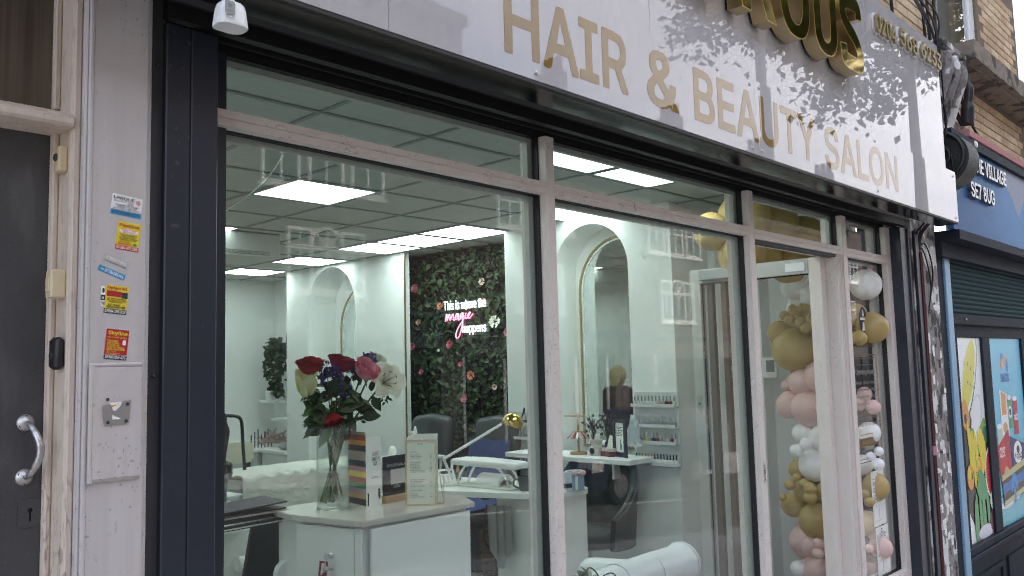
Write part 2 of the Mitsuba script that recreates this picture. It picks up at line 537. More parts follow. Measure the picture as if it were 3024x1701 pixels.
# ================================================================ pilaster with stickers
PY = 1.914
pil = thing('pilaster', 'grey-white painted pilaster with advert stickers between door and shopfront', 'pilaster')
obj('shaft', bx(.6895, .8135, PY, 2.3, 0, 3.7, .004), 'paint_pilaster', pil)
obj('edge_moulding', cat([bx(.6795, .6893, 1.93, 2.2, 0, 3.7, .004), tube([(.6875, 1.917, 0), (.6875, 1.917, 3.7)], .0055, 10)]), 'paint_pilaster', pil)
obj('side_strip', bx(.8138, .8285, 1.934, 2.3, 0, 3.7, .003), 'paint_pilaster', pil)
cov = thing('cover_panel', 'raised grey-white painted cover panel on the lower pilaster', 'panel')
obj('board', sprism([(PY - .014, 1.385), (PY - .012, 1.62), (PY, 1.624), (PY, 1.377), (PY - .006, 1.377)], .6985, .102), 'paint_pilaster', cov)
obj('moulding', cat([tube([(.6965, PY - .007, 1.377), (.6965, PY - .007, 1.626)], .0055, 10), tube([(.6935, PY - .006, 1.626), (.801, PY - .006, 1.627)], .0048, 10)]), 'paint_pilaster', cov)
CY = PY - .0165
pl = thing('metal_plate', 'worn clear plate with torn paper scraps screwed on the cover panel', 'plate')
obj('sheet', fprism([(.7165, 1.539), (.7765, 1.549), (.7725, 1.499), (.7215, 1.4965)], CY, .0015), 'plate_worn', pl)
mat('plate_worn', (.36, .35, .34), .3, .5)
obj('paper', cat([fprism(q, CY - .0008, .0006) for q in ([(.730, 1.545), (.757, 1.546), (.7535, 1.536), (.742, 1.5265), (.738, 1.5285), (.7355, 1.538)], [(.7365, 1.5185), (.7565, 1.509), (.737, 1.5085)])]), 'white_paper', pl)
obj('orange_scrap', fprism([(.733, 1.5385), (.7505, 1.5418), (.738, 1.535)], CY - .0012, .0004), 'orange_print', pl)
for k, (x, z) in enumerate(((.727, 1.552), (.769, 1.5405), (.728, 1.503), (.7665, 1.504))):
    obj('screw', moved(lathe([(0, 0), (.0036, 0), (.0036, .0012), (.002, .0025), (0, .0026)], 10), rotx(PI / 2), (x, CY, z)), 'ink', pl)


def sticker(lab, quad, base, bands):
    """advert sticker stuck on the pilaster: quad = lower left, lower right, upper left corners"""
    q0, qx, qy = (np.array(q) for q in quad)
    ux, uy = qx - q0, qy - q0
    W, H = np.linalg.norm(ux), np.linalg.norm(uy)
    a = math.atan2(ux[1], ux[0])
    s = thing('sticker', lab, 'sticker')
    place = lambda m: moved(moved(m, rotz(a)), FRONT, (q0[0], PY - .0001, q0[1]))
    rr = sbox(.002, .002, W - .002, H - .002).buffer(.002)
    obj('sheet', place(ext(rr, .0008)), base, s)
    for kind, mt, *v in bands:
        if kind == 'band':
            obj('band', place(moved(ext(rr.intersection(sbox(0, v[0] * H, W, v[1] * H)), .0003), None, (0, 0, .0008))), mt, s)
        elif kind == 'box':
            obj('box', place(moved(ext(sbox(v[0] * W, v[1] * H, v[2] * W, v[3] * H), .0004), None, (0, 0, .00112))), mt, s)
        elif kind == 'oval':
            obj('oval', place(moved(ext(shapely.affinity.scale(Point(v[0] * W, v[1] * H).buffer(1, 12), v[2] * W, v[3] * H), .0003), None, (0, 0, .0009))), mt, s)
        else:
            t, x, y, h, w, bold = v
            obj('lettering', place(moved(words(t, h * H, w * W, .0003, bold), None, (x * W, y * H, .0012))), mt, s)


L_, B_ = 'text', 'band'
sticker('white and blue shopfitter sticker, topmost on the pilaster', ((.731, 1.9595), (.7975, 1.9525), (.7345, 2.0055)), 'print_white',
        [(B_, 'blue_print', 0, .25), (L_, 'ink', '07576 881 877', .05, .07, .13, .88, True), (L_, 'ink', 'UNIQUE', .05, .77, .14, .68, True), (L_, 'ink_grey', 'SHOPFITTERS', .05, .64, .09, .66, False),
         (L_, 'ink', 'LIMITED', .5, .565, .05, .2, False), ('oval', 'red_print', .86, .76, .07, .11), ('oval', 'print_white', .86, .765, .05, .08), (L_, 'ink', 'SHUTTER REPAIR - GLASS REPLACEMENT', .13, .47, .065, .76, False), (L_, 'ink', 'NEW SHOPFRONTS - DOORS - CANOPY', .18, .375, .065, .66, False),
         (L_, 'ink', 'METAL GATES & GRILLS - EMERGENCY BOARD UP', .06, .285, .06, .9, False)])
sticker('yellow shutter repair sticker with red base, second from the top', ((.7425, 1.8815), (.793, 1.8765), (.7455, 1.9445)), 'yellow_print',
        [(B_, 'red_print', 0, .165), (L_, 'print_white', '07366 472 258', .05, .035, .1, .9, True), (L_, 'red_print', 'Fastline', .07, .83, .105, .86, True), ('oval', 'print_white', .5, .68, .41, .085), (L_, 'red_print', 'SHUTTER', .18, .685, .06, .64, True),
         (L_, 'red_print', 'REPAIR', .26, .61, .06, .5, True), (L_, 'ink', 'All types of Shutters &', .12, .53, .045, .76, False), (L_, 'ink', 'Shopfronts, Glass', .2, .47, .045, .6, False), (L_, 'ink', 'Sign, Canopy, Door Repair', .1, .41, .045, .82, False),
         (L_, 'ink', 'Metal Gates & Grills', .18, .35, .045, .66, False), (L_, 'red_print', '24/7 Glass', .14, .27, .05, .46, True), (L_, 'red_print', 'Replacement', .1, .2, .05, .56, True), ('oval', 'green_print', .82, .235, .09, .045)])
sticker('faded grey and blue tilted sticker, third from the top', ((.7065, 1.8325), (.7625, 1.8115), (.7195, 1.8725)), 'sticker_faded',
        [(B_, 'blue_print', 0, .3), (L_, 'print_white', 'Call', .07, .1, .1, .12, True), (L_, 'print_white', '07786081441', .24, .07, .17, .7, True), (L_, 'ink_grey', '24 HOURS EMERGENCY REPAIR', .06, .6, .085, .86, False), (L_, 'print_white', 'S SHUTTERS', .1, .78, .12, .76, True)])
mat('sticker_faded', (.46, .44, .43), .5)
sticker('scrap of a white and black sticker half hidden under a yellow one', ((.7145, 1.7535), (.7235, 1.7535), (.7155, 1.7975)), 'print_white', [(B_, 'ink', .3, .56), (L_, 'ink', 'Cal', .1, .08, .16, .8, True), (L_, 'print_white', '24', .2, .36, .12, .5, True), ('oval', 'ink', .6, .78, .3, .12)])
sticker('yellow shutter repair sticker with black base, fourth from the top', ((.7205, 1.7395), (.7685, 1.735), (.7232, 1.8020)), 'yellow_print',
        [(B_, 'ink', 0, .165), (L_, 'print_white', '07884 198 325', .04, .035, .1, .92, True), (L_, 'red_print', 'Perfect N1', .05, .86, .095, .88, True), (L_, 'red_print', 'SHUTTERS', .06, .80, .035, .4, False), ('box', 'red_print', .05, .6, .72, .79), ('box', 'ink', .73, .57, .98, .78), (L_, 'yellow_print', 'SHUTTER', .08, .70, .07, .6, True),
         (L_, 'yellow_print', 'REPAIR', .12, .615, .07, .5, True), (L_, 'ink', 'New Shutters & Shopfronts,', .1, .51, .045, .8, False), (L_, 'ink', 'Glass, Sign, Canopy, Doors', .08, .45, .045, .86, False), (L_, 'ink', 'Metal Gates & Grills', .2, .39, .045, .6, False),
         (L_, 'ink', '24/7 GLASS', .15, .28, .06, .54, True), (L_, 'ink', 'REPLACEMENT', .1, .2, .06, .64, True), ('oval', 'ink_brown', .85, .24, .09, .055)])
sticker('red shutter repair sticker with black base, lowest on the pilaster', ((.7225, 1.6395), (.7705, 1.635), (.7245, 1.7055)), 'red_print',
        [(B_, 'ink', 0, .15), (B_, 'print_white', .15, .157), (L_, 'print_white', '07383 554 473', .05, .035, .09, .9, True), (L_, 'yellow_print', 'Skyline', .08, .82, .12, .86, True), (L_, 'yellow_print', 'SHUTTERS REPAIR', .07, .70, .055, .86, False), (L_, 'yellow_print', 'Door Repair,', .08, .59, .055, .5, True),
         (L_, 'yellow_print', 'New Shutters', .08, .52, .055, .54, True), (L_, 'yellow_print', '& Shopfronts,', .08, .45, .055, .56, True), (L_, 'yellow_print', 'Glass, Sign Canopy,', .08, .38, .055, .78, True), (L_, 'yellow_print', 'Metal Gates & Grills', .08, .31, .055, .82, True),
         (L_, 'orange_print', '24/7 Glass', .07, .24, .05, .44, True), (L_, 'orange_print', 'Replacement', .07, .175, .05, .6, True), ('box', 'print_white', .76, .5, .9, .66)])

# ================================================================ dark shutter columns left and right
col = thing('shutter_column', 'dark navy metal shutter column left of the shop window', 'column')
obj('flange', bx(.829, .8685, 1.95, 2.3, 0, 3.7, .002), 'metal_navy_dusty', col)
obj('guide', cat([bx(.8605, .9205, 1.93, 2.3, 0, 2.4385, .003), bx(.9225, .992, 1.9315, 2.3, 0, 2.4385, .003), bx(.92, .923, 1.936, 2.2, 0, 2.4385)]), 'metal_navy', col)
obj('filler', bx(.9925, 1.06, 2.02, 2.3, 0, 2.4385), 'metal_navy', col)
for z in (2.335, 1.60):
    obj('bolt', moved(lathe([(0, 0), (.0062, 0), (.0062, .003), (.004, .006), (0, .0065)], 6), rotx(PI / 2), (.8475, 1.95, z)), 'metal_navy_dusty', col)
obj('latch', bx(.992, .999, 1.96, 1.985, 2.30, 2.335, .002), 'rubber', col)

rc = thing('shutter_column', 'narrow black shutter column right of the side light', 'column')
obj('guide', cat([bx(5.685, 5.80, 1.935, 2.3, 0, 2.4385, .003)]), 'metal_navy', rc)
obj('flange', bx(5.803, 5.915, 1.95, 2.3, 0, 2.4385, .004), 'metal_navy_dusty', rc)
obj('edge_strip', bx(5.797, 5.822, 1.925, 1.949, 0, 2.4385, .002), 'metal_navy_dusty', rc)

# ================================================================ shop sign
SY = 1.645
sg = thing('shop_sign', 'white two-step fascia sign with gold lettering above the shop window', 'sign')
# lower panel, a little proud, in three sheets with joints
xs = [-.5, 1.30, 3.231, 5.912]
for x0, x1 in zip(xs, xs[1:]):
    obj('lower_panel', fprism([(x0 + .0008, 2.452), (x1 - .0008, 2.452), (x1 - .0008, 2.768 + .012 * (x1 - 2) / 4), (x0 + .0008, 2.768 + .012 * (x0 - 2) / 4)], SY, .016), 'fascia_white', sg)
xs = [-.5, 2.503, 4.568, 5.80]
for x0, x1 in zip(xs, xs[1:]):
    obj('upper_panel', fprism([(x0 + .001, 2.74), (x1 - .001, 2.74), (x1 - .001, 3.60), (x0 + .001, 3.60)], SY + .0205, .02), 'fascia_white', sg)
obj('box_body', cat([bx(.84, 5.79, SY + .0412, 1.768, 2.4475, 3.59), bx(5.79, 5.90, SY + .0412, 1.768, 2.4475, 2.75)]), 'metal_navy', sg)
obj('bottom_trim', bx(.838, 5.911, SY + .002, SY + .018, 2.441, 2.4515), 'rubber', sg)
obj('soffit', bx(.838, 5.905, SY + .0185, 1.772, 2.4405, 2.447), 'gloss_black', sg)
# lettering: each word's letters laid out along 1.725 .. 4.862, cap height 0.21 m
TXT = 'HAIR & BEAUTY SALON'
for w_, x0, x1 in (('HAIR', 1.722, 2.326), ('&', 2.440, 2.640), ('BEAUTY', 2.748, 3.806), ('SALON', 3.908, 4.862)):
    m = words(w_, .2075, None, .001, True)
    m.apply_scale(((x1 - x0) / m.extents[0], .209 / m.extents[1] if w_ != '&' else .211 / m.extents[1], 1)); m.apply_translation((0, -m.bounds[0, 1], 0))
    obj('lettering', moved(m, FRONT, (x0, SY - .0002, 2.5045)), 'gold_vinyl', sg, label=f'flat gold word reading {w_}')
for x in (.95, 1.855, 2.93, 3.19, 3.27, 4.55, 5.86):
    for z in ((2.475, 2.745) if x != 2.93 else (2.745,)):
        obj('fixing_screw', moved(lathe([(0, 0), (.0075, 0), (.0065, .004), (.003, .0055), (0, .0056)], 14), rotx(PI / 2), (x, SY, z)), 'silver_worn', sg, smooth=40)


def ring_poly(w, h, s, r=None, n=20):
    """upright rounded O"""
    a = np.linspace(0, 2 * PI, 64, endpoint=False)
    e = 2.5
    f = lambda A, B: [(A * np.sign(math.cos(t)) * abs(math.cos(t)) ** (2 / e), B * np.sign(math.sin(t)) * abs(math.sin(t)) ** (2 / e)) for t in a]
    return Polygon([(w / 2 + x, h / 2 + y) for x, y in f(w / 2, h / 2)]).difference(Polygon([(w / 2 + x, h / 2 + y) for x, y in f(w / 2 - s, h / 2 - s * .82)]))


def letter(c, w, h, s):
    ln = lambda p: shapely.LineString(p)
    if c == 'O':
        return ring_poly(w, h, s)
    if c == 'U':
        r = ring_poly(w, w * 1.15, s)
        return shapely.union_all([r.intersection(sbox(0, 0, w, w * .575)), sbox(0, w * .56, s, h), sbox(w - s, w * .56, w, h)])
    if c == 'S':
        p = spline([(w * .90, h * .73), (w * .84, h * .885), (w * .5, h - s * .5), (s * .62, h * .84), (s * .52, h * .68), (w * .36, h * .555), (w * .66, h * .445), (w - s * .52, h * .31), (w * .87, h * .125), (w * .5, s * .5), (w * .16, h * .12), (w * .10, h * .30)], 8)
        return ln(p).buffer(s / 2, cap_style='flat')
    if c == 'R':
        bowl = ring_poly(w * .97, h * .56, s).intersection(sbox(w * .42, 0, w, h))
        bowl = shapely.affinity.translate(bowl, 0, h * .44)
        return shapely.union_all([sbox(0, 0, s, h), bowl, sbox(0, h - s * .82, w * .5, h), sbox(0, h * .44, w * .5, h * .44 + s * .82), Polygon([(w * .40, h * .5), (w * .40 + s * 1.05, h * .5), (w, 0), (w - s * 1.1, 0)])])
    if c == 'M':
        return shapely.union_all([sbox(0, 0, s, h), sbox(w - s, 0, w, h), Polygon([(0, h), (s, h), (w / 2 + s * .45, 0), (w / 2 - s * .45, 0)]), Polygon([(w - s, h), (w, h), (w / 2 + s * .45, 0), (w / 2 - s * .45, 0)])])
    if c == 'A':
        return shapely.union_all([Polygon([(0, 0), (s, 0), (w / 2 + s * .5, h), (w / 2 - s * .5, h)]), Polygon([(w - s, 0), (w, 0), (w / 2 + s * .5, h), (w / 2 - s * .5, h)]), sbox(w * .2, h * .24, w * .8, h * .24 + s * .8)])
    if c == 'L':
        return shapely.union_all([sbox(0, 0, s, h), sbox(0, 0, w, s * .82)])
    r = ring_poly(w, h, s).difference(sbox(w * .5, h * .5, w, h * .72))
    return shapely.union_all([r, sbox(w * .5, h * .36, w, h * .5), sbox(w - s, h * .1, w, h * .5)])


LY = 1.583
for c, x0, x1 in (('G', .35, .66), ('L', .71, .95), ('A', 1.00, 1.32), ('M', 1.38, 1.78), ('O', 2.31, 2.62), ('O', 2.70, 2.995), ('R', 3.045, 3.345), ('O', 3.385, 3.685), ('U', 3.728, 3.985), ('S', 4.030, 4.293)):
    if c == 'O' and x0 == 2.31:
        continue
    x0 = x0 if x0 > 2 else x0 + .84
    x1 = x1 if x1 > 2 else x1 + .84
    P = letter(c, x1 - x0, .392, .078)
    P = shapely.affinity.translate(P, x0, 3.0205)
    k = obj('channel_letter', fprism(P.buffer(-.0045), LY, .003), 'brass_polished', sg, label=f'raised polished brass letter {c}')
    obj('return', fprism(P, LY + .0032, .064), 'brass_side', k)
    obj('edge_lip', fprism(P.difference(P.buffer(-.0043)), LY + .0004, .0027), 'brass', k)
    obj('backing', fprism(P.buffer(-.012), LY + .0672, .0145), 'rubber', k)
for i, (w_, x0, x1, z) in enumerate((('0204', 4.680, 4.980, 3.391), ('568', 5.055, 5.345, 3.411), ('6233', 5.408, 5.782, 3.428))):
    m = words(w_, .098, x1 - x0, .010, True)
    from_poly = shapely.union_all([Polygon(m.vertices[f][:, :2]).buffer(.0095) for f in m.faces if abs(np.cross(m.vertices[f][1] - m.vertices[f][0], m.vertices[f][2] - m.vertices[f][0])[2]) > 1e-8])
    k = obj('phone_digits', moved(m, FRONT, (x0, SY + .0045, z)), 'brass_dark', sg, label=f'raised phone number digits {w_}')
    obj('acrylic_backing', moved(ext(from_poly.simplify(.001), .010), FRONT, (x0, SY + .0195, z)), 'acrylic_pale', k)
mat('brass_dark', (.30, .23, .10), .3, .7)
mat('acrylic_pale', (.55, .54, .55), .3)

# shutter slot behind the sign
obj('shutter_casing', cat([bx(.84, 5.80, 1.99, 2.0, 2.4505, 2.95), bx(.84, 5.80, 1.772, 2.0, 2.70, 2.74), bx(.84, 5.80, 1.79, 1.985, 2.56, 2.70)]), 'black_void', sg)
obj('shutter_lath', cat([tube([(.86, 1.94, 2.53), (5.79, 1.94, 2.53)], .045, 12), bx(.86, 5.79, 1.925, 1.955, 2.45, 2.50)]), 'rubber', sg)

# white alarm / camera unit that hangs under the sign
al = thing('alarm_unit', 'white glossy bell-shaped alarm camera hanging under the sign corner', 'alarm')
c0 = np.array([.8815, 1.665])
def sq(t, e=3.2):
    return np.sign(math.cos(t)) * abs(math.cos(t)) ** (2 / e), np.sign(math.sin(t)) * abs(math.sin(t)) ** (2 / e)
rings = [(.0005, .4065), (.012, .4060), (.022, .4030), (.0275, .3975), (.0305, .388), (.0325, .374), (.0345, .358), (.0355, .3495), (.0345, .3475), (.0005, .3475)]
P = [[(c0[0] + r * sq(t)[0], c0[1] + r * .82 * sq(t)[1], 2 + z) for t in np.linspace(0, 2 * PI, 41)] for r, z in rings]
obj('housing', sheet(P), 'white_gloss', al, smooth=50)
obj('mount', cat([ball((c0[0], c0[1], 2.416), .0105, 3), rod((c0[0], c0[1] + .002, 2.42), (c0[0], c0[1] + .006, 2.4405), .006), lathe([(0, 0), (.016, 0), (.016, .004), (0, .004)], 20, (c0[0], c0[1] + .006, 2.4362))]), 'white_gloss', al, smooth=40)
obj('badge', moved(ext(sbox(-.0085, -.0115, .0085, .0115).buffer(.003), .0006), FRONT @ rotz(0), (c0[0] - .0165, 1.6352, 2.381)), 'badge_grey', al, label='grey rounded badge with a small emblem')
mat('badge_grey', (.30, .31, .32), .4)
obj('lettering', cat([ftext(t, c0[0] - .027, 2.3615 - k * .0037, .0022, 1.6352, w, .0003) for k, (t, w) in enumerate((('SMART ALARM', .021), ('CONNECTED', .021)))]), 'ink_grey', al)
obj('emblem', cat([bx(c0[0] - .0205, c0[0] - .0125, 1.6341, 1.6346, 2.381, 2.389), bx(c0[0] - .0235, c0[0] - .0095, 1.6341, 1.6346, 2.3725, 2.3745)]), 'ink_grey', al)

# ================================================================ shopfront: frame, gaskets, panes, open door, side light
sf = thing('shopfront', 'pinkish white painted metal shopfront frame with large panes', 'shopfront')
F0, F1, G = 2.0, 2.13, 2.061
ZB, ZT, ZH = 2.2225, 2.268, 2.4385       # transom bar, head of the lights


def member(name, x0, x1, z0, z1, b=.002):
    return obj(name, bx(x0, x1, F0, F1, z0, z1, b), 'paint_frame', sf)


member('mullion', 2.296, 2.343, 0, 2.4385)
member('mullion', 3.800, 3.852, 0, 2.4385)
member('mullion', 4.922, 4.982, 0, 2.4385)
member('mullion', 5.604, 5.682, 0, 2.4385)
# transom bars: upper and lower half with a joint, each falls a little to the right as in the old front
for x0, x1, za, zb in ((.998, 2.2955, 2.279, 2.265), (2.3435, 3.7995, 2.263, 2.255), (3.8525, 4.9215, 2.250, 2.249), (4.9825, 5.6035, 2.249, 2.247)):
    h = .043 if x0 < 3.8 else .048
    o = obj('transom', cat([fprism([(x0, za - h * .49), (x1, zb - h * .49), (x1, zb), (x0, za)], F0, F1 - F0), fprism([(x0, za - h), (x1, zb - h), (x1, zb - h * .515), (x0, za - h * .515)], F0, F1 - F0)]), 'paint_frame', sf)
    obj('joint', fprism([(x0, za - h * .52), (x1, zb - h * .52), (x1, zb - h * .48), (x0, za - h * .48)], F0 + .004, .03), 'rubber', sf)
obj('bead_joint', bx(2.8415, 2.8435, F0 - .0012, F0 + .02, 2.218, 2.259), 'rubber', sf)
obj('head_trim', bx(.998, 5.68, 2.035, F1, 2.4395, 2.475), 'rubber', sf)
# gaskets and panes
panes = [(.998, 2.2955, 2.279, 2.265, .043, 'left'), (2.3435, 3.7995, 2.263, 2.255, .043, 'middle'), (3.8525, 4.9215, 2.250, 2.249, .048, 'door'), (4.9825, 5.6035, 2.249, 2.247, .048, 'side')]
g = .0035
for x0, x1, za, zb, h, nm in panes:
    for lo in ((True, False) if nm != 'door' else (False,)):
        z0a, z0b, z1a, z1b = (.28, .28, za - h, zb - h) if lo else (za, zb, 2.4385, 2.4385)
        ring = Polygon([(x0, z0a), (x1, z0b), (x1, z1b), (x0, z1a)])
        inner = Polygon([(x0 + g, z0a + g), (x1 - g * 2.2, z0b + g), (x1 - g * 2.2, z1b - g), (x0 + g, z1a - g)])
        obj('gasket', fprism(ring.buffer(-.0003).difference(inner), 2.034, .026), 'rubber', sf)
        q = list(ring.buffer(-.0006).exterior.coords)[:4]
        P = np.array([[x, G, z] for x, z in q])
        pk = obj('glass_pane', trimesh.Trimesh(P, [[0, 1, 2], [0, 2, 3]], process=False), 'glass_clear' if nm == 'side' else 'glass_pane', sf)
        inn = Polygon([(x0 + .03, z0a + .02), (x1 - .03, z0b + .02), (x1 - .03, z1b - .02), (x0 + .03, z1a - .02)])
        obj('inner_bead', fprism(ring.buffer(-.0003).difference(inn), 2.064, .022), 'paint_frame_in', sf)
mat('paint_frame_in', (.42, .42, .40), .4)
mat('bronze', (.13, .10, .08), .35)
obj('sill_rail', cat([bx(.998, 3.7995, F0, F1, .18, .2795, .002), bx(4.9825, 5.6035, F0, F1, .18, .2795, .002)]), 'paint_frame', sf)
obj('stall_riser', cat([bx(.998, 3.7995, F0 + .02, F1, 0, .1795), bx(4.9825, 5.6035, F0 + .02, F1, 0, .1795)]), 'metal_navy', sf)
# door closer slot under the door transom
obj('closer_track', bx(3.86, 4.90, 2.012, 2.06, 2.185, 2.2005, .002), 'metal_navy_dusty', sf)

# lock strike on the second mullion
st = obj('lock_strike', bx(3.8165, 3.8355, F0 - .0025, F0 + .01, 1.018, 1.108, .001), 'silver_worn', sf)
obj('latch_hole', cat([bx(3.8215, 3.8305, F0 - .0032, F0 - .0027, 1.057, 1.077), bx(3.8235, 3.8285, F0 - .0032, F0 - .0027, 1.094, 1.099), bx(3.8235, 3.8285, F0 - .0032, F0 - .0027, 1.027, 1.032)]), 'black_void', st)

# the door leaf swung inwards, hinged beside the side light
dl = thing('salon_door', 'white framed glass salon door standing open inwards', 'door')
dx = 4.80
obj('hinge_stile', cat([bx(dx - .03, dx + .03, 2.075, 2.15, .01, 2.19, .003)]), 'paint_frame', dl)
obj('lock_stile', bx(dx - .03, dx + .03, 2.875, 2.95, .01, 2.19, .003), 'paint_frame_in', dl)
obj('top_rail', bx(dx - .0295, dx + .0295, 2.1505, 2.8745, 2.10, 2.19, .002), 'paint_frame_in', dl)
obj('bottom_rail', bx(dx - .0295, dx + .0295, 2.1505, 2.8745, .01, .16, .002), 'paint_frame_in', dl)
obj('label_plate', bx(dx - .0345, dx - .0302, 2.17, 2.29, 2.118, 2.168, .001), 'white_matt', dl)
P = np.array([[dx, 2.15, .16], [dx, 2.875, .16], [dx, 2.875, 2.10], [dx, 2.15, 2.10]])
obj('glass_pane', trimesh.Trimesh(P, [[0, 2, 1], [0, 3, 2]], process=False), 'glass_clear', dl)
gs = .006
obj('gasket', sprism(sbox(2.1505, .1605, 2.8745, 2.0995).difference(sbox(2.1505 + gs, .1605 + gs, 2.8745 - gs, 2.0995 - gs)), dx - .012, .008), 'rubber', dl)
obj('escutcheon', moved(ext(shapely.affinity.scale(Point(0, 0).buffer(1, 20), .017, .055), .006), SIDE, (dx - .0302, 2.912, 1.335)), 'steel', dl)
obj('keyhole', moved(ext(Point(0, 0).buffer(.006), .001), SIDE, (dx - .0363, 2.912, 1.335)), 'black_void', dl)
obj('lettering', moved(words('GLAMOROUS', .022, .20, .0004), SIDE, (dx - .0006, 2.72, 1.545)), 'print_white', dl)
obj('glazing_bar', bx(dx - .02, dx + .02, 2.795, 2.835, .16, 2.10, .002), 'bronze', dl)
obj('glazing_bar', bx(dx - .02, dx + .02, 2.70, 2.735, .16, 2.10, .002), 'bronze', dl)
obj('closer', bx(dx - .075, dx - .0302, 2.55, 2.86, 2.115, 2.175, .004), 'steel', dl)
# hinge jamb with ribs, between door leaf and third mullion
obj('hinge_jamb', cat([bx(4.835, 4.921, 2.012, 2.10, 0, 2.2, .004), tube([(4.845, 2.008, 0), (4.845, 2.008, 2.2)], .009, 10), tube([(4.872, 2.010, 0), (4.872, 2.010, 2.2)], .007, 10), tube([(4.905, 2.010, 0), (4.905, 2.010, 2.2)], .008, 10)]), 'paint_frame', sf, smooth=40)

# ---- lettering and papers on the side light
def vinyl(name, mesh, mt, **k):
    return obj(name, mesh, mt, sf, **k)


fy = G - .0012
x0, x1 = 5.12, 5.50
fr_ = lambda a, b, c, d, w: sbox(a, b, c, d).difference(sbox(a + w, b + w, c - w, d - w))
vinyl('vinyl_border', fprism(shapely.union_all([fr_(5.09, 0.97, 5.485, 1.62, .005), fr_(5.105, .99, 5.47, 1.60, .004)]), fy, .0006), 'ink_brown', label='thin brown double border of the opening hours')
ot = [('Opening Hours', 1.50, .03, .30, True)] + [(t, 1.44 - .042 * i, .017, w, False) for i, (t, w) in enumerate((('Monday  9:30am - 6:00pm', .30), ('Tuesday  9:30am - 6:00pm', .30), ('Wednesday 9:30am - 6:00pm', .31), ('Thursday  9:30am - 7:00pm', .31), ('Friday  9:30am - 7:00pm', .30), ('Saturday  9:30am - 6:00pm', .31), ('Sunday  10:00am - 5:00pm', .31)))]
vinyl('opening_hours', cat([ftext(t, 5.29 - w / 2, z, h, fy, w, .0005, b) for t, z, h, w, b in ot]), 'ink_grey', label='opening hours lettered on the glass')
vinyl('rule', cat([bx(5.16, 5.42, fy - .0006, fy, z, z + .004) for z in (1.555, 1.405, 1.135)]), 'ink_brown')
tb = vinyl('phone_badge', fprism(sbox(5.155, 1.073, 5.425, 1.107).buffer(.008), fy, .0006), 'ink_brown', label='rounded brown badge with a phone number')
obj('digits', ftext('Tel: 02045686233', 5.165, 1.08, .02, fy - .001, .25, .0005, True), 'gold_vinyl', tb)
vinyl('web_address', ftext('www.glamorous.co.uk', 5.17, 1.03, .016, fy, .24, .0005), 'ink_grey')
vinyl('shop_name', ftext('GLAMOROUS', 5.08, 1.665, .05, fy, .37, .0005), 'ink_brown')
ov = vinyl('oval_sticker', fprism(shapely.affinity.scale(Point(5.31, 1.83).buffer(1, 24), .062, .085), fy, .0006), 'sticker_navy', label='navy oval sticker with a white figure')
mat('sticker_navy', (.02, .026, .075), .35)
obj('figure', cat([fprism([(5.285, 1.765), (5.335, 1.765), (5.318, 1.82), (5.302, 1.82)], fy - .0008, .0006), bx(5.262, 5.358, fy - .0008, fy - .0002, 1.832, 1.848), fprism([(5.298, 1.855), (5.322, 1.855), (5.31, 1.90)], fy - .0008, .0006)]), 'print_white', ov)


def notice(lab, c, w, h, tilt):
    n_ = thing('paper_notice', lab, 'notice')
    pl_ = lambda m: moved(moved(m, rotz(tilt)), FRONT, (c[0], fy - .0004, c[1]))
    obj('sheet', pl_(ext(sbox(-w / 2, -h / 2, w / 2, h / 2), .0006)), 'white_paper', n_)
    rows = []
    r_ = random.Random(int(c[1] * 1000))
    z = h / 2 - .05
    while z > -h / 2 + .135:
        ww = w * r_.uniform(.55, .84)
        if r_.random() < .84:
            rows.append(sbox(-w * .42, z, -w * .42 + ww, z + .0042))
        z -= .0088
    rows += [sbox(-w * .12, h / 2 - .033, w * .12, h / 2 - .029), sbox(-w * .22, h / 2 - .042, w * .22, h / 2 - .038)]
    obj('print_lines', pl_(moved(ext(shapely.union_all(rows), .0003), None, (0, 0, .0007))), 'ink_grey', n_)
    obj('crest', pl_(moved(ext(Point(0, h / 2 - .018).buffer(.007), .0003), None, (0, 0, .0007))), 'ink', n_)
    obj('site_plan', pl_(moved(ext(shapely.union_all([fr_(-w * .42, -h / 2 + .03, w * .18, -h / 2 + .12, .0015), Polygon([(-w * .1, -h / 2 + .05), (-w * .07, -h / 2 + .05), (-w * .02, -h / 2 + .11), (-w * .05, -h / 2 + .11)])]), .0003), None, (0, 0, .0007))), 'ink_grey', n_)


notice('upper white paper notice taped to the side light', (5.375, .745), .20, .33, .02)
notice('lower white paper notice taped to the side light', (5.395, .415), .20, .315, .02)

# ================================================================ far right: pier, pipes, cables, bracket, neighbour's shop
pr = thing('stone_pier', 'stone pier with peeling white poster scraps between two shops', 'pier')
obj('shaft', bx(5.917, 6.405, 1.945, 2.3, -.6, 2.95), 'stone_peeling', pr)
sc = []
r_ = random.Random(3)
for i in range(60):
    x, z, w, h = r_.uniform(6.06, 6.37), r_.uniform(.0, 2.0), r_.uniform(.02, .07), r_.uniform(.02, .075)
    q = [(x + r_.uniform(-.01, .01), z), (x + w, z + r_.uniform(-.01, .01)), (x + w, z + h), (x + r_.uniform(-.01, .01), z + h + r_.uniform(-.012, .012))]
    m = fprism(q, 1.9435 - .0009 * (i % 3), .0008)
    (sc.append((m, ('white_paper', 'white_paper', 'ink', 'ink_grey', 'white_paper', 'ink_grey', 'ink')[i % 7])))
for m, mt in sc:
    obj('poster_scrap', m, mt, pr)
pp = thing('drain_pipe', 'dark red painted pipe running down the stone pier', 'pipe')
obj('pipe', tube([(6.02, 1.925, -.4), (6.02, 1.925, 2.30)], .0125, 14), 'pipe_red', pp, smooth=True)
mat('pipe_red', (.075, .018, .021), .4)
obj('sleeve', tube([(6.02, 1.925, .95), (6.02, 1.925, 1.01)], .0165, 14), 'pink_print', pp, smooth=40)
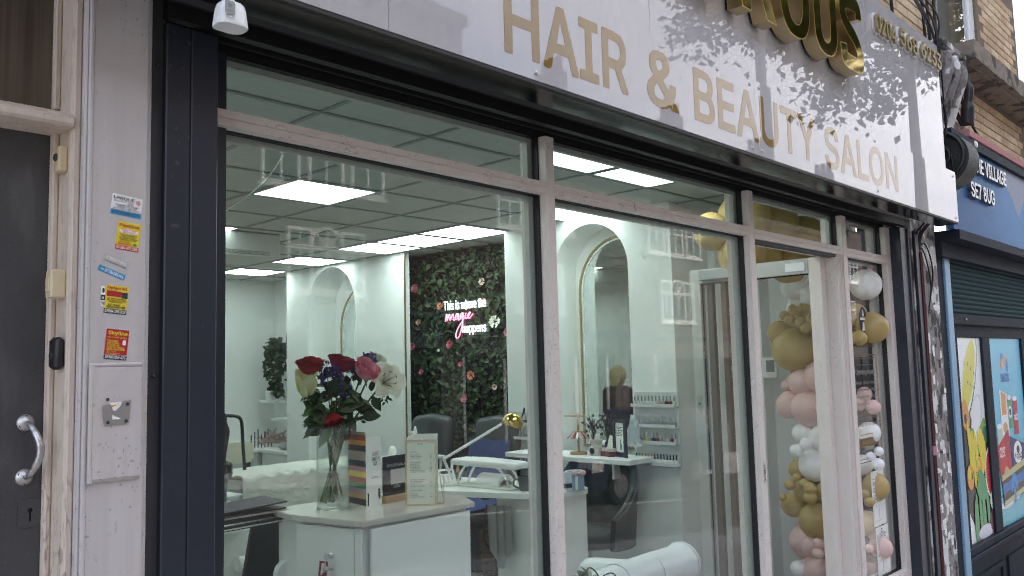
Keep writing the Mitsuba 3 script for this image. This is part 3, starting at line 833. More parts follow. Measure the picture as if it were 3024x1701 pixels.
pd = thing('cable_trunking', 'black trunking strip between shutter column and red pipe', 'trunking')
obj('channel', bx(5.93, 5.995, 1.925, 1.944, -.4, 2.44, .004), 'metal_navy', pd)

# old scroll bracket with volute
br = thing('scroll_bracket', 'weathered stone scroll bracket with large dark volute under the sill', 'bracket')
prof = [(2.02, 3.74), (1.80, 3.74), (1.76, 3.72), (1.765, 3.7), (1.80, 3.5), (1.86, 3.32), (1.90, 3.2), (1.93, 3.1), (2.02, 3.1)]
obj('upper_block', sprism(prof, 6.26, .44), 'stone_peeling', br)
obj('front_rib', cat([tube(spline([(x, 1.765, 3.72), (x, 1.755, 3.6), (x, 1.80, 3.48), (x, 1.88, 3.25), (x, 1.925, 3.12)], 6), .04, 10) for x in (6.32, 6.48, 6.64)]), 'stone_peeling', br, smooth=True)
obj('cap', bx(6.22, 6.74, 1.74, 2.02, 3.74, 3.80, .012), 'stone_peeling', br)
spi = []
for k in range(60):
    t = k / 59 * 1.6 * 2 * PI
    r = .18 * (1 - .78 * k / 59)
    spi.append((r * math.cos(t + PI / 2), r * math.sin(t + PI / 2)))
body = Point(0, 0).buffer(.19)
vol = cat([moved(ext(body, .24), np.array([[0, 0, 1], [1, 0, 0], [0, 1, 0]], float), (6.12, 1.80, 2.93)),
           tube([(6.115, 1.80 + a, 2.93 + b) for a, b in spi], .013, 8), ball((6.112, 1.80, 2.93), .05, 2)])
obj('volute', vol, 'volute_dark', br, smooth=40)
mat('volute_dark', (.018, .019, .019), .5, bump=fine_bump, scale=.004)
obj('neck', sprism([(2.0, 2.95), (1.80, 2.95), (1.82, 3.2), (1.90, 3.35), (2.0, 3.35)], 6.24, .44), 'stone_peeling', br)
hood = thing('cable_box', 'dark grey cable cover hanging beside the scroll bracket', 'box')
obj('cover', tube(spline([(7.02, 1.85, 3.83), (7.05, 1.82, 3.65), (7.06, 1.84, 3.50), (7.08, 1.86, 3.36)], 6), [.02] * 6 + [.035] * 6 + [.05] * 7, 10), 'dark_plastic', hood, smooth=True)
lamp = thing('white_fitting', 'small white plastic fitting under the scroll bracket cables', 'fitting')
obj('shell', ball((6.93, 1.80, 3.17), .05, 3, (1.3, .8, .8)), 'white_gloss', lamp, smooth=True)

r_ = random.Random(9)
def cable(pts, r, lab):
    o = obj('cable', tube(spline(pts, 8), r, 6), 'rubber', smooth=True, label=lab, cat='cable', group='black cables hanging down the party wall')


LB = 'thin black cable among those hanging beside the scroll bracket'
for i in range(6):
    x = 5.94 + .030 * i + r_.uniform(-.01, .01)
    y = 1.76 - .004 * i
    pts = [(x + r_.uniform(-.05, .05), 1.99, 4.3)] + [(x + r_.uniform(-.03, .035) + (.13 if 3.0 < z < 3.5 and i > 4 else 0), y + r_.uniform(-.03, .03), z) for z in (3.9, 3.55, 3.2, 2.9, 2.62)] + [(6.0 + r_.uniform(-.05, .12), 1.93, 2.40), (6.03 + r_.uniform(-.06, .1), 1.945, 1.95 + r_.uniform(-.4, .3))]
    cable(pts, r_.uniform(.004, .008), LB)
for i, (xa, xb) in enumerate(((6.05, 6.26), (6.0, 6.2))):
    cable([(xa, 1.96, 2.34), (xa + .10, 1.93, 2.36 - .05 * i), (xb, 1.93, 2.18 - .1 * i), (xb - .06, 1.95, 1.95 - .1 * i), (xa + .03, 1.965, 1.75 - .1 * i)], .005, ('upper black cable loop over the stone pier', 'lower black cable loop over the stone pier')[i])
for i, (z0, z1, dz) in enumerate(((3.62, 2.95, .10), (3.50, 3.05, .16), (3.75, 3.25, .2), (3.78, 3.30, .3))):
    cable([(6.9 + .1 * i, 1.96, z0 + .1), (7.5, 1.95, (z0 + z1) / 2 + .06 - dz * .3), (8.2, 1.95, z1), (9.4, 1.955, z1 - .5 + .3 * (i % 2))], .009, 'thin black cable strung across the brick wall below the sill')
for i, x in enumerate((5.62, 5.95, 6.62, 6.74, 6.9)):
    cable([(x, 1.985, 5.2), (x + .02, 1.975, 4.7), (x - .01, 1.98, 4.3), (x + .03, 1.985, 3.95)], .011, 'thin black cable running up the brick wall above the sign')

# brick wall above, with window and concrete sill
bw = thing('brick_wall', 'pale yellow stock brick wall above the shop signs', 'wall')
obj('mortar_bed', cat([bx(-.9, 5.6, 2.05, 2.4, 3.0, 7.2), bx(5.6, 7.115, 2.023, 2.4, 2.95, 7.2), bx(7.115, 8.235, 2.023, 2.4, 2.95, 4.03), bx(7.115, 8.235, 2.023, 2.4, 5.6, 7.2), bx(8.235, 9.62, 2.023, 2.4, 2.4, 7.2), bx(9.62, 12.5, 2.06, 2.4, 2.4, 3.95)]), 'mortar', bw)
tints = [(.52, .385, .245), (.58, .44, .285), (.62, .49, .33), (.47, .34, .22), (.55, .39, .27)]
for i, c in enumerate(tints):
    cc = np.array(c)
    mat(f'stock_brick_{"abcde"[i]}', proc(lambda p, n, uv, cc=cc: mi.Color3f(*[float(v) for v in cc]) * (.72 + .5 * fbm(p.x * 22, p.y * 22, p.z * 30, 4))), .9)
bases = [mikit.ply(trimesh.convex.convex_hull(bx(0, .213, 0, .03, 0, .064, .002).vertices), f'stock_brick_{"abcde"[i]}') for i in range(5)]
r_ = random.Random(21)
nb = 0
for row in range(29):
    z = 3.02 + .075 * row
    for kx in range(22):
        x = 5.50 + .225 * kx + (.1125 if row % 2 else 0)
        vis = (x < 6.90 and 3.90 < z < 4.62) or (8.24 < x < 9.40 and 3.95 < z < 5.0) or (7.15 < x < 9.40 and 3.02 <= z < 3.80)
        if not vis or nb >= 298:
            continue
        nb += 1
        i = r_.choice([0, 1, 1, 2, 3, 4])
        inst('brick', bases[i], T().translate([x, 2.0185 + r_.uniform(-.0008, .0012), z]), bw, f'stock_brick_{"abcde"[i]}')
ws = thing('window_sill', 'thick crumbling concrete sill slab under the upper white window', 'sill')
pts = [(7.10, 2.04), (7.10, 1.775)]
for k in range(60):
    x = 7.10 + k * .045
    pts.append((x + .01, 1.765 + .018 * meshkit.fbm(np.array([[x * 9, 2.0, 1.0]]), 3)[0]))
pts += [(9.8, 1.775), (9.8, 2.04)]
obj('slab', cat([tprism(pts, 3.885, .145)]), 'stone_old', ws)
obj('drip', bx(7.16, 9.8, 1.83, 1.85, 3.872, 3.884), 'stone_old', ws)
lt = thing('lintel_band', 'stained render band below the brickwork over the blue shop fascia', 'band')
obj('band', bx(6.75, 12.5, 1.93, 2.035, 3.0, 3.40), 'stone_old', lt)
obj('flashing', bx(6.75, 12.5, 1.76, 1.93, 3.20, 3.25), 'pink_flash', lt)
mat('pink_flash', (.42, .20, .20), .8)
for (xa, xb, lab) in ((7.115, 8.235, 'white framed upper window over the concrete sill'), (9.62, 10.9, 'white framed upper window at the right edge')):
    w_ = thing('upper_window', lab, 'window')
    obj('frame', fprism(sbox(xa, 4.031, xb, 5.6).difference(sbox(xa + .085, 4.10, xb - .085, 5.5)), 2.045, .06), 'white_gloss', w_)
    obj('sash', fprism(sbox(xa + .0855, 4.1005, xb - .0855, 5.4995).difference(sbox(xa + .125, 4.14, xb - .125, 5.46)), 2.062, .035), 'white_gloss', w_)
    P = np.array([[xa + .12, 2.075, 4.13], [xb - .12, 2.075, 4.13], [xb - .12, 2.075, 5.47], [xa + .12, 2.075, 5.47]])
    obj('glass_pane', trimesh.Trimesh(P, [[0, 1, 2], [0, 2, 3]], process=False), 'glass_win', w_)
    obj('blind', bx(xa + .09, xb - .09, 2.22, 2.24, 4.1, 5.5), 'ink_grey', w_)
scene['glass_win'] = {'type': 'thindielectric', 'int_ior': 1.5}

# ---- neighbour's blue shop
nb_ = thing('neighbour_fascia', 'blue fascia of the next shop with white raised lettering', 'sign')
NY = 1.80
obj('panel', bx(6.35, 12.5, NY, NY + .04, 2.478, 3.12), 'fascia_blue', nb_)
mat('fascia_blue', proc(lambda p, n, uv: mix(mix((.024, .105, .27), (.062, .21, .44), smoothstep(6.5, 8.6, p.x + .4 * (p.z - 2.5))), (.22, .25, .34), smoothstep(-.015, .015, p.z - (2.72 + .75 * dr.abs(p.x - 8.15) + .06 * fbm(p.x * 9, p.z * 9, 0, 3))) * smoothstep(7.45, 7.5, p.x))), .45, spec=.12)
obj('top_trim', bx(6.35, 12.5, NY - .03, NY + .06, 3.122, 3.19), 'metal_navy_matt', nb_)
obj('bottom_trim', cat([bx(6.4, 12.5, NY - .02, NY + .15, 2.41, 2.476), bx(6.4, 12.5, 1.90, 1.99, 2.30, 2.409), bx(6.4, 12.5, 1.85, 1.99, 2.41, 2.45)]), 'metal_navy_matt', nb_)
for s, x0, z, w, h in (('THE VILLAGE', 6.815, 2.955, .90, .108), ('SE7 8UG', 6.725, 2.752, .60, .108)):
    m = words(s, h, w, .028, True)
    k = obj('raised_letters', moved(m, FRONT, (x0, NY - .0005, z)), 'letter_side', nb_, label=f'white raised lettering reading {s}')
    obj('face', moved(words(s, h, w, .002, True), FRONT, (x0, NY - .0287, z)), 'print_white', k)
mat('letter_side', (.10, .10, .11), .5)
sh = thing('roller_shutter', 'half lowered green grey roller shutter of the next shop', 'shutter')
for k in range(13):
    z = 1.912 + .0375 * k
    a = np.linspace(-.95, .95, 7)
    pr_ = [(1.972 - .012 * math.cos(t * 1.5), z + .0178 + .0178 * t / .95) for t in a] + [(1.985, z + .0356), (1.985, z)]
    obj('slat', sprism(pr_, 6.70, 5.4), 'shutter_green', sh, smooth=35)
mat('shutter_green', (.034, .064, .070), .7, spec=.06)
obj('bottom_rail', bx(6.70, 12.1, 1.955, 1.985, 1.83, 1.91, .004), 'metal_navy_matt', sh)
obj('lock_pin', ball((7.02, 1.952, 1.87), .008, 2), 'steel', sh)
gp = thing('neighbour_shopfront', 'navy shopfront of the next shop with pale blue edge post', 'shopfront')
obj('dark_post', bx(6.408, 6.565, 1.955, 2.3, -.6, 2.44, .003), 'metal_navy_matt', gp)
obj('blue_post', cat([bx(6.5655, 6.625, 1.94, 2.0, -.6, 2.32, .004), bx(6.628, 6.698, 1.945, 2.0, -.6, 2.32, .004)]), 'post_blue', gp, label='pale blue painted edge post')
mat('post_blue', (.20, .36, .52), .4)
obj('head', bx(6.70, 12.1, 1.992, 2.05, 1.735, 1.86, .003), 'metal_navy_matt', gp)
for x in (7.52, 8.73, 10.0):
    obj('mullion', bx(x, x + .20, 1.985, 2.05, .205, 1.735, .003), 'metal_navy_matt', gp)
obj('side_bar', bx(6.70, 6.90, 1.99, 2.05, .205, 1.735, .003), 'metal_navy_matt', gp)
obj('sill', cat([bx(6.70, 12.1, 1.965, 2.05, .15, .205, .006), bx(6.70, 12.1, 1.95, 2.05, .115, .1495, .004)]), 'metal_navy_matt', gp)
obj('stall_riser', bx(6.70, 12.1, 2.0, 2.05, -1.0, .1145), 'metal_navy_matt', gp)
for x in (6.78, 7.80, 8.8):
    obj('raised_panel', fprism(sbox(x, -.45, x + .88, -.02).difference(sbox(x + .04, -.41, x + .84, -.06)), 1.985, .0155), 'metal_navy_matt', gp)

# ---------------------------------------------------------------- the two posters in the neighbour's window, flat prints
def el(cx, cz, rx, rz, a=0):
    return shapely.affinity.rotate(shapely.affinity.scale(Point(cx, cz).buffer(1, 16), rx, rz), a, origin=(cx, cz))


def poly_(pts, k=6):
    p = spline(pts + pts[:1], k)
    return Polygon(p).buffer(0)


def banana(x, z, L, w, a, bend):
    c = spline([(0, 0), (bend * .7, -L * .35), (bend, -L * .7), (bend * .6, -L)], 6)
    r = np.interp(np.linspace(0, 1, len(c)), [0, .15, .5, .85, 1], [.3, .8, 1, .8, .25]) * w / 2
    g = shapely.union_all([Point(*q).buffer(k) for q, k in zip(c, r)] + [shapely.LineString(c).buffer(w * .3)])
    return shapely.affinity.translate(shapely.affinity.rotate(g, a, origin=(0, 0)), x, z)


def poster(lab, x0, x1, z0, z1, base, layers):
    p = thing('window_poster', lab, 'poster')
    frame = sbox(x0, z0, x1, z1)
    obj('sheet', fprism(frame, 2.006, .004), base, p)
    for i, (mt, g) in enumerate(layers):
        g = shapely.affinity.affine_transform(g, [x1 - x0, 0, 0, z1 - z0, x0, z0]).intersection(frame)
        if g.is_empty:
            continue
        obj('print', fprism(g, 2.006 - .00025 * (i + 1), .0002), mt, p)


for nm, c in (('pr_lemon', (.62, .58, .07)), ('pr_rind', (.74, .78, .66)), ('pr_green', (.05, .17, .06)), ('pr_lime', (.16, .36, .05)), ('pr_orange', (.68, .30, .03)), ('pr_papaya', (.62, .27, .07)), ('pr_red', (.48, .02, .03)), ('pr_dark', (.03, .026, .03)), ('pr_pale', (.60, .61, .70)),
              ('pr_yellow', (.70, .56, .03)), ('pr_grass', (.07, .30, .12)), ('pr_fig', (.09, .02, .035)), ('pr_white', (.76, .78, .80)), ('pr_navy', (.02, .03, .16)), ('pr_aqua', (.12, .42, .52)), ('pr_teal2', (.04, .25, .34)), ('pr_biscuit', (.52, .36, .16)), ('pr_crimson', (.42, .015, .04)), ('pr_mint', (.42, .58, .50)), ('pr_blue', (.03, .14, .42)), ('pr_straw', (.45, .44, .22))):
    mat(nm, c, .35)
U = shapely.union_all
bn = lambda *a: U([banana(*q) for q in a])
SX = 2.1
def rnd(cx, cz, r): return el(cx, cz, r * SX, r)
fruit = [('pr_dark', poly_([(.0, .60), (.30, .66), (.5, .55), (.9, .56), (1.1, .35), (1.1, .05), (.7, .0), (.2, .1), (-.1, .3)])),
         ('pr_green', el(.44, .80, .44, .145, 24)), ('pr_rind', el(.44, .81, .42, .135, 24)), ('pr_lemon', el(.43, .815, .345, .115, 24)), ('pr_dark', U([el(.42 + .11 * k, .87 - .025 * k, .018, .006, -30) for k in range(3)] + [el(.38 + .1 * k, .775 - .012 * k, .018, .006, -30) for k in range(3)])),
         ('pr_papaya', poly_([(.02, .66), (.18, .70), (.30, .645), (.34, .58), (.22, .54), (.05, .58)])), ('pr_dark', el(.17, .60, .05, .025)),
         ('pr_pale', el(.62, .575, .27, .115, 18)), ('pr_lime', el(.76, .50, .22, .05, 20)), ('pr_white', el(.60, .59, .22, .095, 18)),
         ('pr_green', el(.93, .50, .13, .045)), ('pr_lime', rnd(.40, .505, .045)), ('pr_grass', rnd(.40, .505, .02)),
         ('pr_yellow', bn((.30, .52, .20, .11, 8, -.05), (.38, .50, .21, .12, 0, .02), (.48, .50, .20, .12, -4, .06), (.60, .50, .16, .12, -8, .16), (.22, .56, .12, .10, 25, .0), (.70, .52, .15, .11, -6, .18))),
         ('pr_lemon', bn((.34, .49, .14, .03, 4, -.02), (.44, .48, .14, .03, -2, .05), (.58, .48, .1, .03, -4, .1))),
         ('pr_orange', U([rnd(.20, .315, .062), rnd(.60, .355, .046)])), ('pr_yellow', U([rnd(.16, .335, .03), rnd(.56, .37, .02)])), ('pr_dark', el(.26, .32, .02, .018)),
         ('pr_rind', el(1.02, .31, .22, .125, 6)), ('pr_red', el(1.04, .31, .20, .115, 6)), ('pr_dark', U([el(.93, .36 - .03 * k, .012, .007) for k in range(4)])),
         ('pr_grass', U([el(.66, .275, .17, .05, -14), el(.62, .235, .22, .05, -4), bn((.36, .19, .16, .13, 4, -.02), (.50, .19, .16, .13, -2, .02), (.62, .19, .13, .13, -4, .04), (.80, .20, .10, .12, -8, .04), (.30, .17, .17, .1, 6, -.02))])),
         ('pr_lime', bn((.36, .17, .11, .03, 4, -.02), (.50, .17, .11, .03, -2, .02), (.64, .17, .08, .03, -4, .04))), ('pr_pale', el(.66, .03, .3, .035)), ('pr_fig', el(1.0, .065, .14, .055)), ('pr_rind', el(1.02, .165, .10, .045))]
poster('fruit poster with melon, bananas and oranges in the next shop window', 6.902, 7.518, .207, 1.733, 'pr_white', fruit)


def wt(s, x, z, w, h):
    m = words(s, h, w, .001, True)
    return shapely.affinity.translate(U([Polygon(m.vertices[f][:, :2]).buffer(1e-5) for f in m.faces if np.linalg.matrix_rank(m.vertices[f][1:, :2] - m.vertices[f][0, :2]) == 2]), x, z)


snack = [('pr_white', sbox(-.1, -.1, 1.1, .12)), ('pr_aqua', el(.50, .30, .62, .16)), ('pr_teal2', el(.5, .165, .5, .025)), ('pr_aqua', el(.5, .18, .5, .025)),
         ('pr_papaya', U([el(.38, .86, .04, .03), el(.52, .87, .05, .04)])), ('pr_blue', U([el(.40, .90, .04, .02), el(.54, .85, .03, .04)])), ('pr_blue', wt('SNACKS', .32, .76, .26, .045)),
         ('pr_white', Polygon([(.24, .72), (.46, .69), (.46, .30), (.24, .30)])), ('pr_papaya', Polygon([(.28, .71), (.42, .69), (.42, .58), (.28, .58)])), ('pr_biscuit', U([el(.35, .51, .07, .03), el(.37, .46, .07, .025)])),
         ('pr_grass', sbox(.47, .50, .58, .66)), ('pr_white', U([el(.525, .67, .055, .015), el(.525, .59, .05, .035)])), ('pr_dark', el(.525, .59, .032, .02)), ('pr_crimson', sbox(.62, .46, .76, .655)), ('pr_white', U([el(.69, .66, .07, .014), wt('soda', .63, .54, .12, .04)])),
         ('pr_mint', sbox(.09, .32, .24, .52)), ('pr_white', el(.165, .525, .075, .015)), ('pr_crimson', Polygon([(.06, .42), (.42, .50), (.48, .22), (.10, .22)])), ('pr_red', Polygon([(.10, .41), (.28, .445), (.32, .30), (.14, .28)])), ('pr_white', wt('COST', .115, .36, .16, .05)), ('pr_biscuit', U([rnd(.28, .27, .035), rnd(.36, .25, .03), rnd(.58, .31, .03), rnd(.62, .25, .03)])),
         ('pr_navy', Polygon([(.44, .46), (1.0, .38), (1.05, .22), (.5, .2)])), ('pr_white', rnd(.66, .36, .062)), ('pr_dark', U([rnd(.67, .375, .022), wt('Yogurt', .55, .325, .26, .035)])), ('pr_aqua', Polygon([(.86, .34), (1.05, .30), (1.05, .22), (.9, .22)])),
         ('pr_straw', Polygon([(.12, .265), (1.05, .33), (1.05, .29), (.12, .235)])), ('pr_dark', Polygon([(.12, .235), (1.05, .29), (1.05, .16), (.14, .10)])), ('pr_blue', Polygon([(.12, .215), (1.05, .265), (1.05, .215), (.13, .165)])), ('pr_straw', Polygon([(.14, .125), (1.05, .18), (1.05, .15), (.14, .10)])), ('pr_sky', U([el(.42, .21, .07, .03, 40), el(.52, .21, .07, .03, -40), el(.47, .14, .03, .05)])),
         ('pr_aqua', poly_([(-.1, .12), (.2, .085), (.6, .11), (1.1, .16), (1.1, .0), (.6, -.02), (.2, .0), (-.1, .03)]))]
mat('pr_sky', (.05, .25, .55), .4)
poster('pale blue snack poster with tins and packets in the next shop window', 7.722, 8.728, .207, 1.733, 'sky_print', snack)

# ================================================================ the salon behind the glass
LED = .60                                                      # radiance of the lit ceiling panels
CZ = 2.76
OX, OY, UX, UY = 2.757, 4.380, .6348, .60
struct('shop_floor', bx(.1, 6.05, 2.131, 9.85, -.1, 0), 'floor_vinyl', 'grey plank floor of the salon')
struct('back_wall', bx(.1, 6.0, 9.72, 9.85, 0, 2.95), 'plaster', 'white back wall of the salon')
struct('left_wall', bx(.1, .22, 2.131, 9.72, 0, 2.95), 'plaster', 'white left wall of the salon')
struct('front_wall', cat([bx(.22, 1.055, 2.305, 2.36, 0, 2.95), bx(1.055, 6.05, 2.1305, 2.16, 2.4755, 2.95), bx(5.685, 6.05, 2.305, 2.36, 0, 2.4755)]), 'plaster', 'inner face of the shop front wall')
struct('roof_slab', bx(.1, 6.05, 2.1305, 9.85, 2.951, 3.05), 'plaster', 'slab over the suspended ceiling')


def arch_poly(y0, y1, top, yc, r, base=0.0):
    o = Point(yc, top - r).buffer(r, 24).union(sbox(yc - r, base, yc + r, top - r))
    return sbox(y0, 0, y1, 2.95).difference(o)


# right side wall: near arched wall, recess with the leaf wall, far arched wall, end piece
struct('side_wall', cat([sprism(arch_poly(3.36, 5.03, 2.70, 4.11, .365), 5.2, .27), bx(5.4705, 5.70, 3.36, 5.03, 0, 2.95), bx(5.70, 5.80, 4.9, 7.4, 0, 2.95),
                         sprism(arch_poly(6.54, 8.70, 2.735, 7.81, .44), 5.33, .06), sprism(sbox(7.36, 0, 8.26, 2.80).difference(Point(7.81, 2.295).buffer(.44, 24).union(sbox(7.37, 0, 8.25, 2.295))), 5.391, .30), bx(5.692, 5.78, 7.2, 8.7, 0, 2.95),
                         bx(5.78, 5.88, 8.5, 9.72, 0, 2.95), bx(5.70, 6.05, 3.30, 3.36, 0, 2.95), bx(5.80, 5.949, 3.0, 3.2995, 0, 2.95), bx(5.95, 6.05, 2.3605, 3.2995, 0, 2.95), bx(5.5, 5.7, 3.3605, 3.42, 0, 2.95)]), 'plaster', 'white side wall with two arched niches')

# suspended ceiling: grid, boards (each its own piece), lit panels
lit = [(0, 0), (3, 3), (3, 2), (3, 1), (3, 5), (3, 7), (1, -3), (2, -3), (3, -1), (-3, -3), (0, 3), (0, 5), (-3, 0), (-3, 3), (-3, 6)]
bars = [bx(OX + i * UX - .012, OX + i * UX + .012, 2.162, 9.718, CZ - .002, CZ + .004) for i in range(-3, 5)] + [bx(.222, 5.94, OY + j * UY - .012, OY + j * UY + .012, CZ - .0035, CZ + .003) for j in range(-3, 9)]
ce = struct('ceiling', cat(bars), 'grid_metal', 'grey suspended ceiling grid with lit panels')
tile_ply = mikit.ply(bx(.006, UX - .006, .006, UY - .006, .0045, .016), 'ceiling_board')
for i in range(-4, 5):
    for j in range(-4, 9):
        if (i, j) in lit:
            continue
        xa, xb, ya, yb = OX + i * UX, OX + (i + 1) * UX, max(OY + j * UY, 2.155), min(OY + (j + 1) * UY, 9.72)
        if yb - ya < .05:
            continue
        if i == 4:
            xb = min(xb, 5.95)
        if yb - ya > .59 and xb - xa > .6:
            inst('board', tile_ply, T().translate([xa, ya, CZ]), ce)
        else:
            obj('board', bx(xa + .006, xb - .006, ya + .006, yb - .006, CZ + .0045, CZ + .016), 'ceiling_board', ce)
for (i, j) in lit:
    x, y = OX + i * UX, OY + j * UY
    t = thing('ceiling_light', {(0, 0): 'square lit ceiling panel alone above the vase, largest seen', (3, 3): 'leftmost of the three lit ceiling panels in a row', (3, 2): 'middle one of the three lit ceiling panels in a row', (3, 1): 'rightmost of the three lit ceiling panels in a row', (3, 5): 'lit ceiling panel over the left arched niche',
                                (3, 7): 'lit ceiling panel farthest back by the back wall', (1, -3): 'left one of two lit ceiling panels behind the upper right glass', (2, -3): 'right one of two lit ceiling panels behind the upper right glass', (3, -1): 'lit ceiling panel just under the right transom bar', (-3, -3): 'lit ceiling panel at the top left corner of the glass'}.get((i, j), 'lit ceiling panel out of sight behind the dark column'), 'ceiling light', 'lit ceiling panels')
    y0, y1 = max(y, 2.17), y + UY
    fr_poly = sbox(x + .0125, y0 + .0125, x + UX - .0125, y1 - .0125)
    inn = sbox(x + .03, y0 + .03, x + UX - .03, y1 - .03).buffer(-.012).buffer(.012)
    obj('frame', tprism(fr_poly.difference(inn), CZ - .004, .014), 'grid_metal', t)
    dm = ext(inn, .002)
    v = np.asarray(inn.exterior.coords)[:-1]
    n_ = len(v)
    dif = trimesh.Trimesh(np.vstack([np.c_[v, np.full(n_, CZ - .001)], [[x + UX / 2, (y0 + y1) / 2, CZ - .001]]]), [(n_, (k + 1) % n_, k) for k in range(n_)], process=False)
    if (dif.face_normals[:, 2] > 0).any():
        dif.invert()
    obj('diffuser', dif, 'white_matt', t, em=(LED * .86, LED * 1.0, LED * .965))

# air-conditioning bulkhead and coving at the far left of the ceiling
bh = thing('ceiling_bulkhead', 'boxed-in grey ceiling bulkhead at the far left behind the glass', 'bulkhead')
cx_, cy_ = 3.812, 6.325
obj('casing', bx(.3, cx_, cy_, cy_ + .55, 2.555, CZ - .004, .004), 'bulkhead_grey', bh)
mat('bulkhead_grey', (.50, .52, .50), .7)
obj('grille', cat([bx(.4, cx_ - .1, cy_ - .003, cy_ - .0005, 2.575 + .012 * k, 2.58 + .012 * k) for k in range(3)]), 'grid_metal', bh)
wc = obj('ceiling_cable', tube(spline([(2.334, 3.811, 2.753), (2.53, 4.297, 2.74), (2.678, 4.79, 2.72), (2.736, 5.11, 2.7), (2.819, 5.501, 2.69), (2.96, 6.203, 2.7)], 8), .004, 8), 'white_gloss', smooth=True, label='thin white cable looped below the ceiling boards', cat='cable')
obj('ceiling_hook', tube([(2.303, 3.832, 2.752), (2.463, 3.891, 2.752)], .004, 6), 'black_plastic', label='short black rod under the ceiling beside the white cable', cat='hook')

# arched mirrors in the niches
def arch_mirror(lab, x, ya, yb, top, rim):
    yc, r = (ya + yb) / 2, (yb - ya) / 2
    m = thing('arched_mirror', lab, 'mirror')
    o = Point(yc, top - r).buffer(r, 32).union(sbox(ya, .94, yb, top - r))
    obj('glass', sprism(o.buffer(-rim * .6), x, .006), 'mirror', m)
    obj('rim', sprism(o.difference(o.buffer(-rim)), x - .012, .02), 'brass_side', m)
    obj('light_strip', sprism(o.buffer(-rim - .004).difference(o.buffer(-rim - .018)), x - .004, .0035), 'white_gloss', m)


arch_mirror('gold-rimmed arched mirror in the right niche behind the glass', 5.462, 3.56, 4.429, 2.626, .016)
arch_mirror('gold-rimmed arched mirror in the left niche near the leaf wall', 5.683, 7.12, 8.126, 2.562, .02)

# ---------------------------------------------------------------- leaf wall with flowers and neon lettering
lw = thing('leaf_wall', 'dark green artificial leaf wall with scattered pink flowers', 'leaf wall')
LX = 5.655
obj('backing', bx(LX, 5.70, 5.04, 7.15, .10, 2.752), 'black_void', lw)
obj('edge_strip', bx(5.318, 5.3295, 6.525, 6.5395, 0, 2.75), 'brass_side', lw)


def leaf(L, w, fold=.25, curl=.2, k=4):
    u = np.linspace(0, 1, k + 1)
    wid = w * np.sin(PI * u ** .8) ** .9 * .5
    P = np.stack([np.stack([u * L, s * wid, fold * wid * abs(s) - curl * L * u ** 2], -1) for s in (-1, 0, 1)], 1)
    return P


def scatter(protos, pos, frames, scales):
    vs, fs, off = [], [], 0
    for p, A, s, k in zip(pos, frames, scales, rng.integers(0, len(protos), len(pos))):
        m = protos[k]
        vs.append(m.vertices * s @ A.T + p); fs.append(m.faces + off); off += len(m.vertices)
    return trimesh.Trimesh(np.vstack(vs), np.vstack(fs), process=False)


def frame_of(x, n):
    x = x / np.linalg.norm(x); n = n - x * (n @ x); n /= np.linalg.norm(n)
    return np.stack([x, np.cross(n, x), n], 1)


lf = [sheet(leaf(1, .55, .3, .3)), sheet(leaf(1, .38, .35, .45)), sheet(leaf(1, .7, .25, .25))]
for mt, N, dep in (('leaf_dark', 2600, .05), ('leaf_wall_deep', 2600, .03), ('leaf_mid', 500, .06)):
    pos = np.c_[LX - dep * rng.uniform(.3, 1.5, N), rng.uniform(5.05, 7.1, N), rng.uniform(.3, 2.735, N)]
    fr2 = []
    for q in range(N):
        a = rng.uniform(0, 2 * PI)
        d = np.array([-.55 * rng.uniform(.2, 1.2), math.cos(a), math.sin(a) - .35])
        fr2.append(frame_of(d, np.array([-1, rng.normal(0, .45), .3 + rng.normal(0, .35)])))
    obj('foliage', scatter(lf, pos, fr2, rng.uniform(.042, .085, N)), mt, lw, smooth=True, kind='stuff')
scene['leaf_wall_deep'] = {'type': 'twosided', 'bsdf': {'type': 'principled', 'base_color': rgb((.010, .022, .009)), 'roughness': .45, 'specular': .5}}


def bloom(c, axis, R, layers, open_=1.0, ruf=.06, seed=0, k=5):
    """layered flower: cupped petals round an axis"""
    r_ = np.random.default_rng(seed)
    ax = np.array(axis, float); ax /= np.linalg.norm(ax)
    A = frame_of(np.cross(ax, [0.31, .2, .93]), ax)
    ms = []
    for li, (n, rad, h, wid, lean) in enumerate(layers):
        for q in range(n):
            a = 2 * PI * q / n + li * .9 + r_.normal(0, .12)
            u = np.linspace(0, 1, k + 2); v = np.linspace(-1, 1, k + 2)
            U_, V_ = np.meshgrid(u, v, indexing='ij')
            half = wid * (.35 + .65 * np.sin(np.minimum(U_ * 1.15, 1) * PI / 2)) * (1 - .25 * np.clip(U_ - .8, 0, 1) * 5 * V_ ** 2)
            phi = a + V_ * half
            rr = rad * (.40 + .60 * np.sin(U_ * PI * .5) ** .6) + lean * rad * np.clip(U_ - .55, 0, 1) ** 1.4 * 2.2
            rr = rr * (1 + ruf * np.sin(V_ * 3 + r_.uniform(0, 6)) * U_ + r_.normal(0, .03))
            zz = h * (U_ - .25 * lean * np.clip(U_ - .7, 0, 1) ** 2 * 6) - h * .06 * V_ ** 2 * U_ + ruf * h * .5 * np.sin(V_ * 5 + r_.uniform(0, 6)) * U_ ** 2
            ms.append(sheet(np.stack([rr * np.cos(phi), rr * np.sin(phi), zz], -1) * R))
    m = cat(ms)
    return moved(m, A, c)


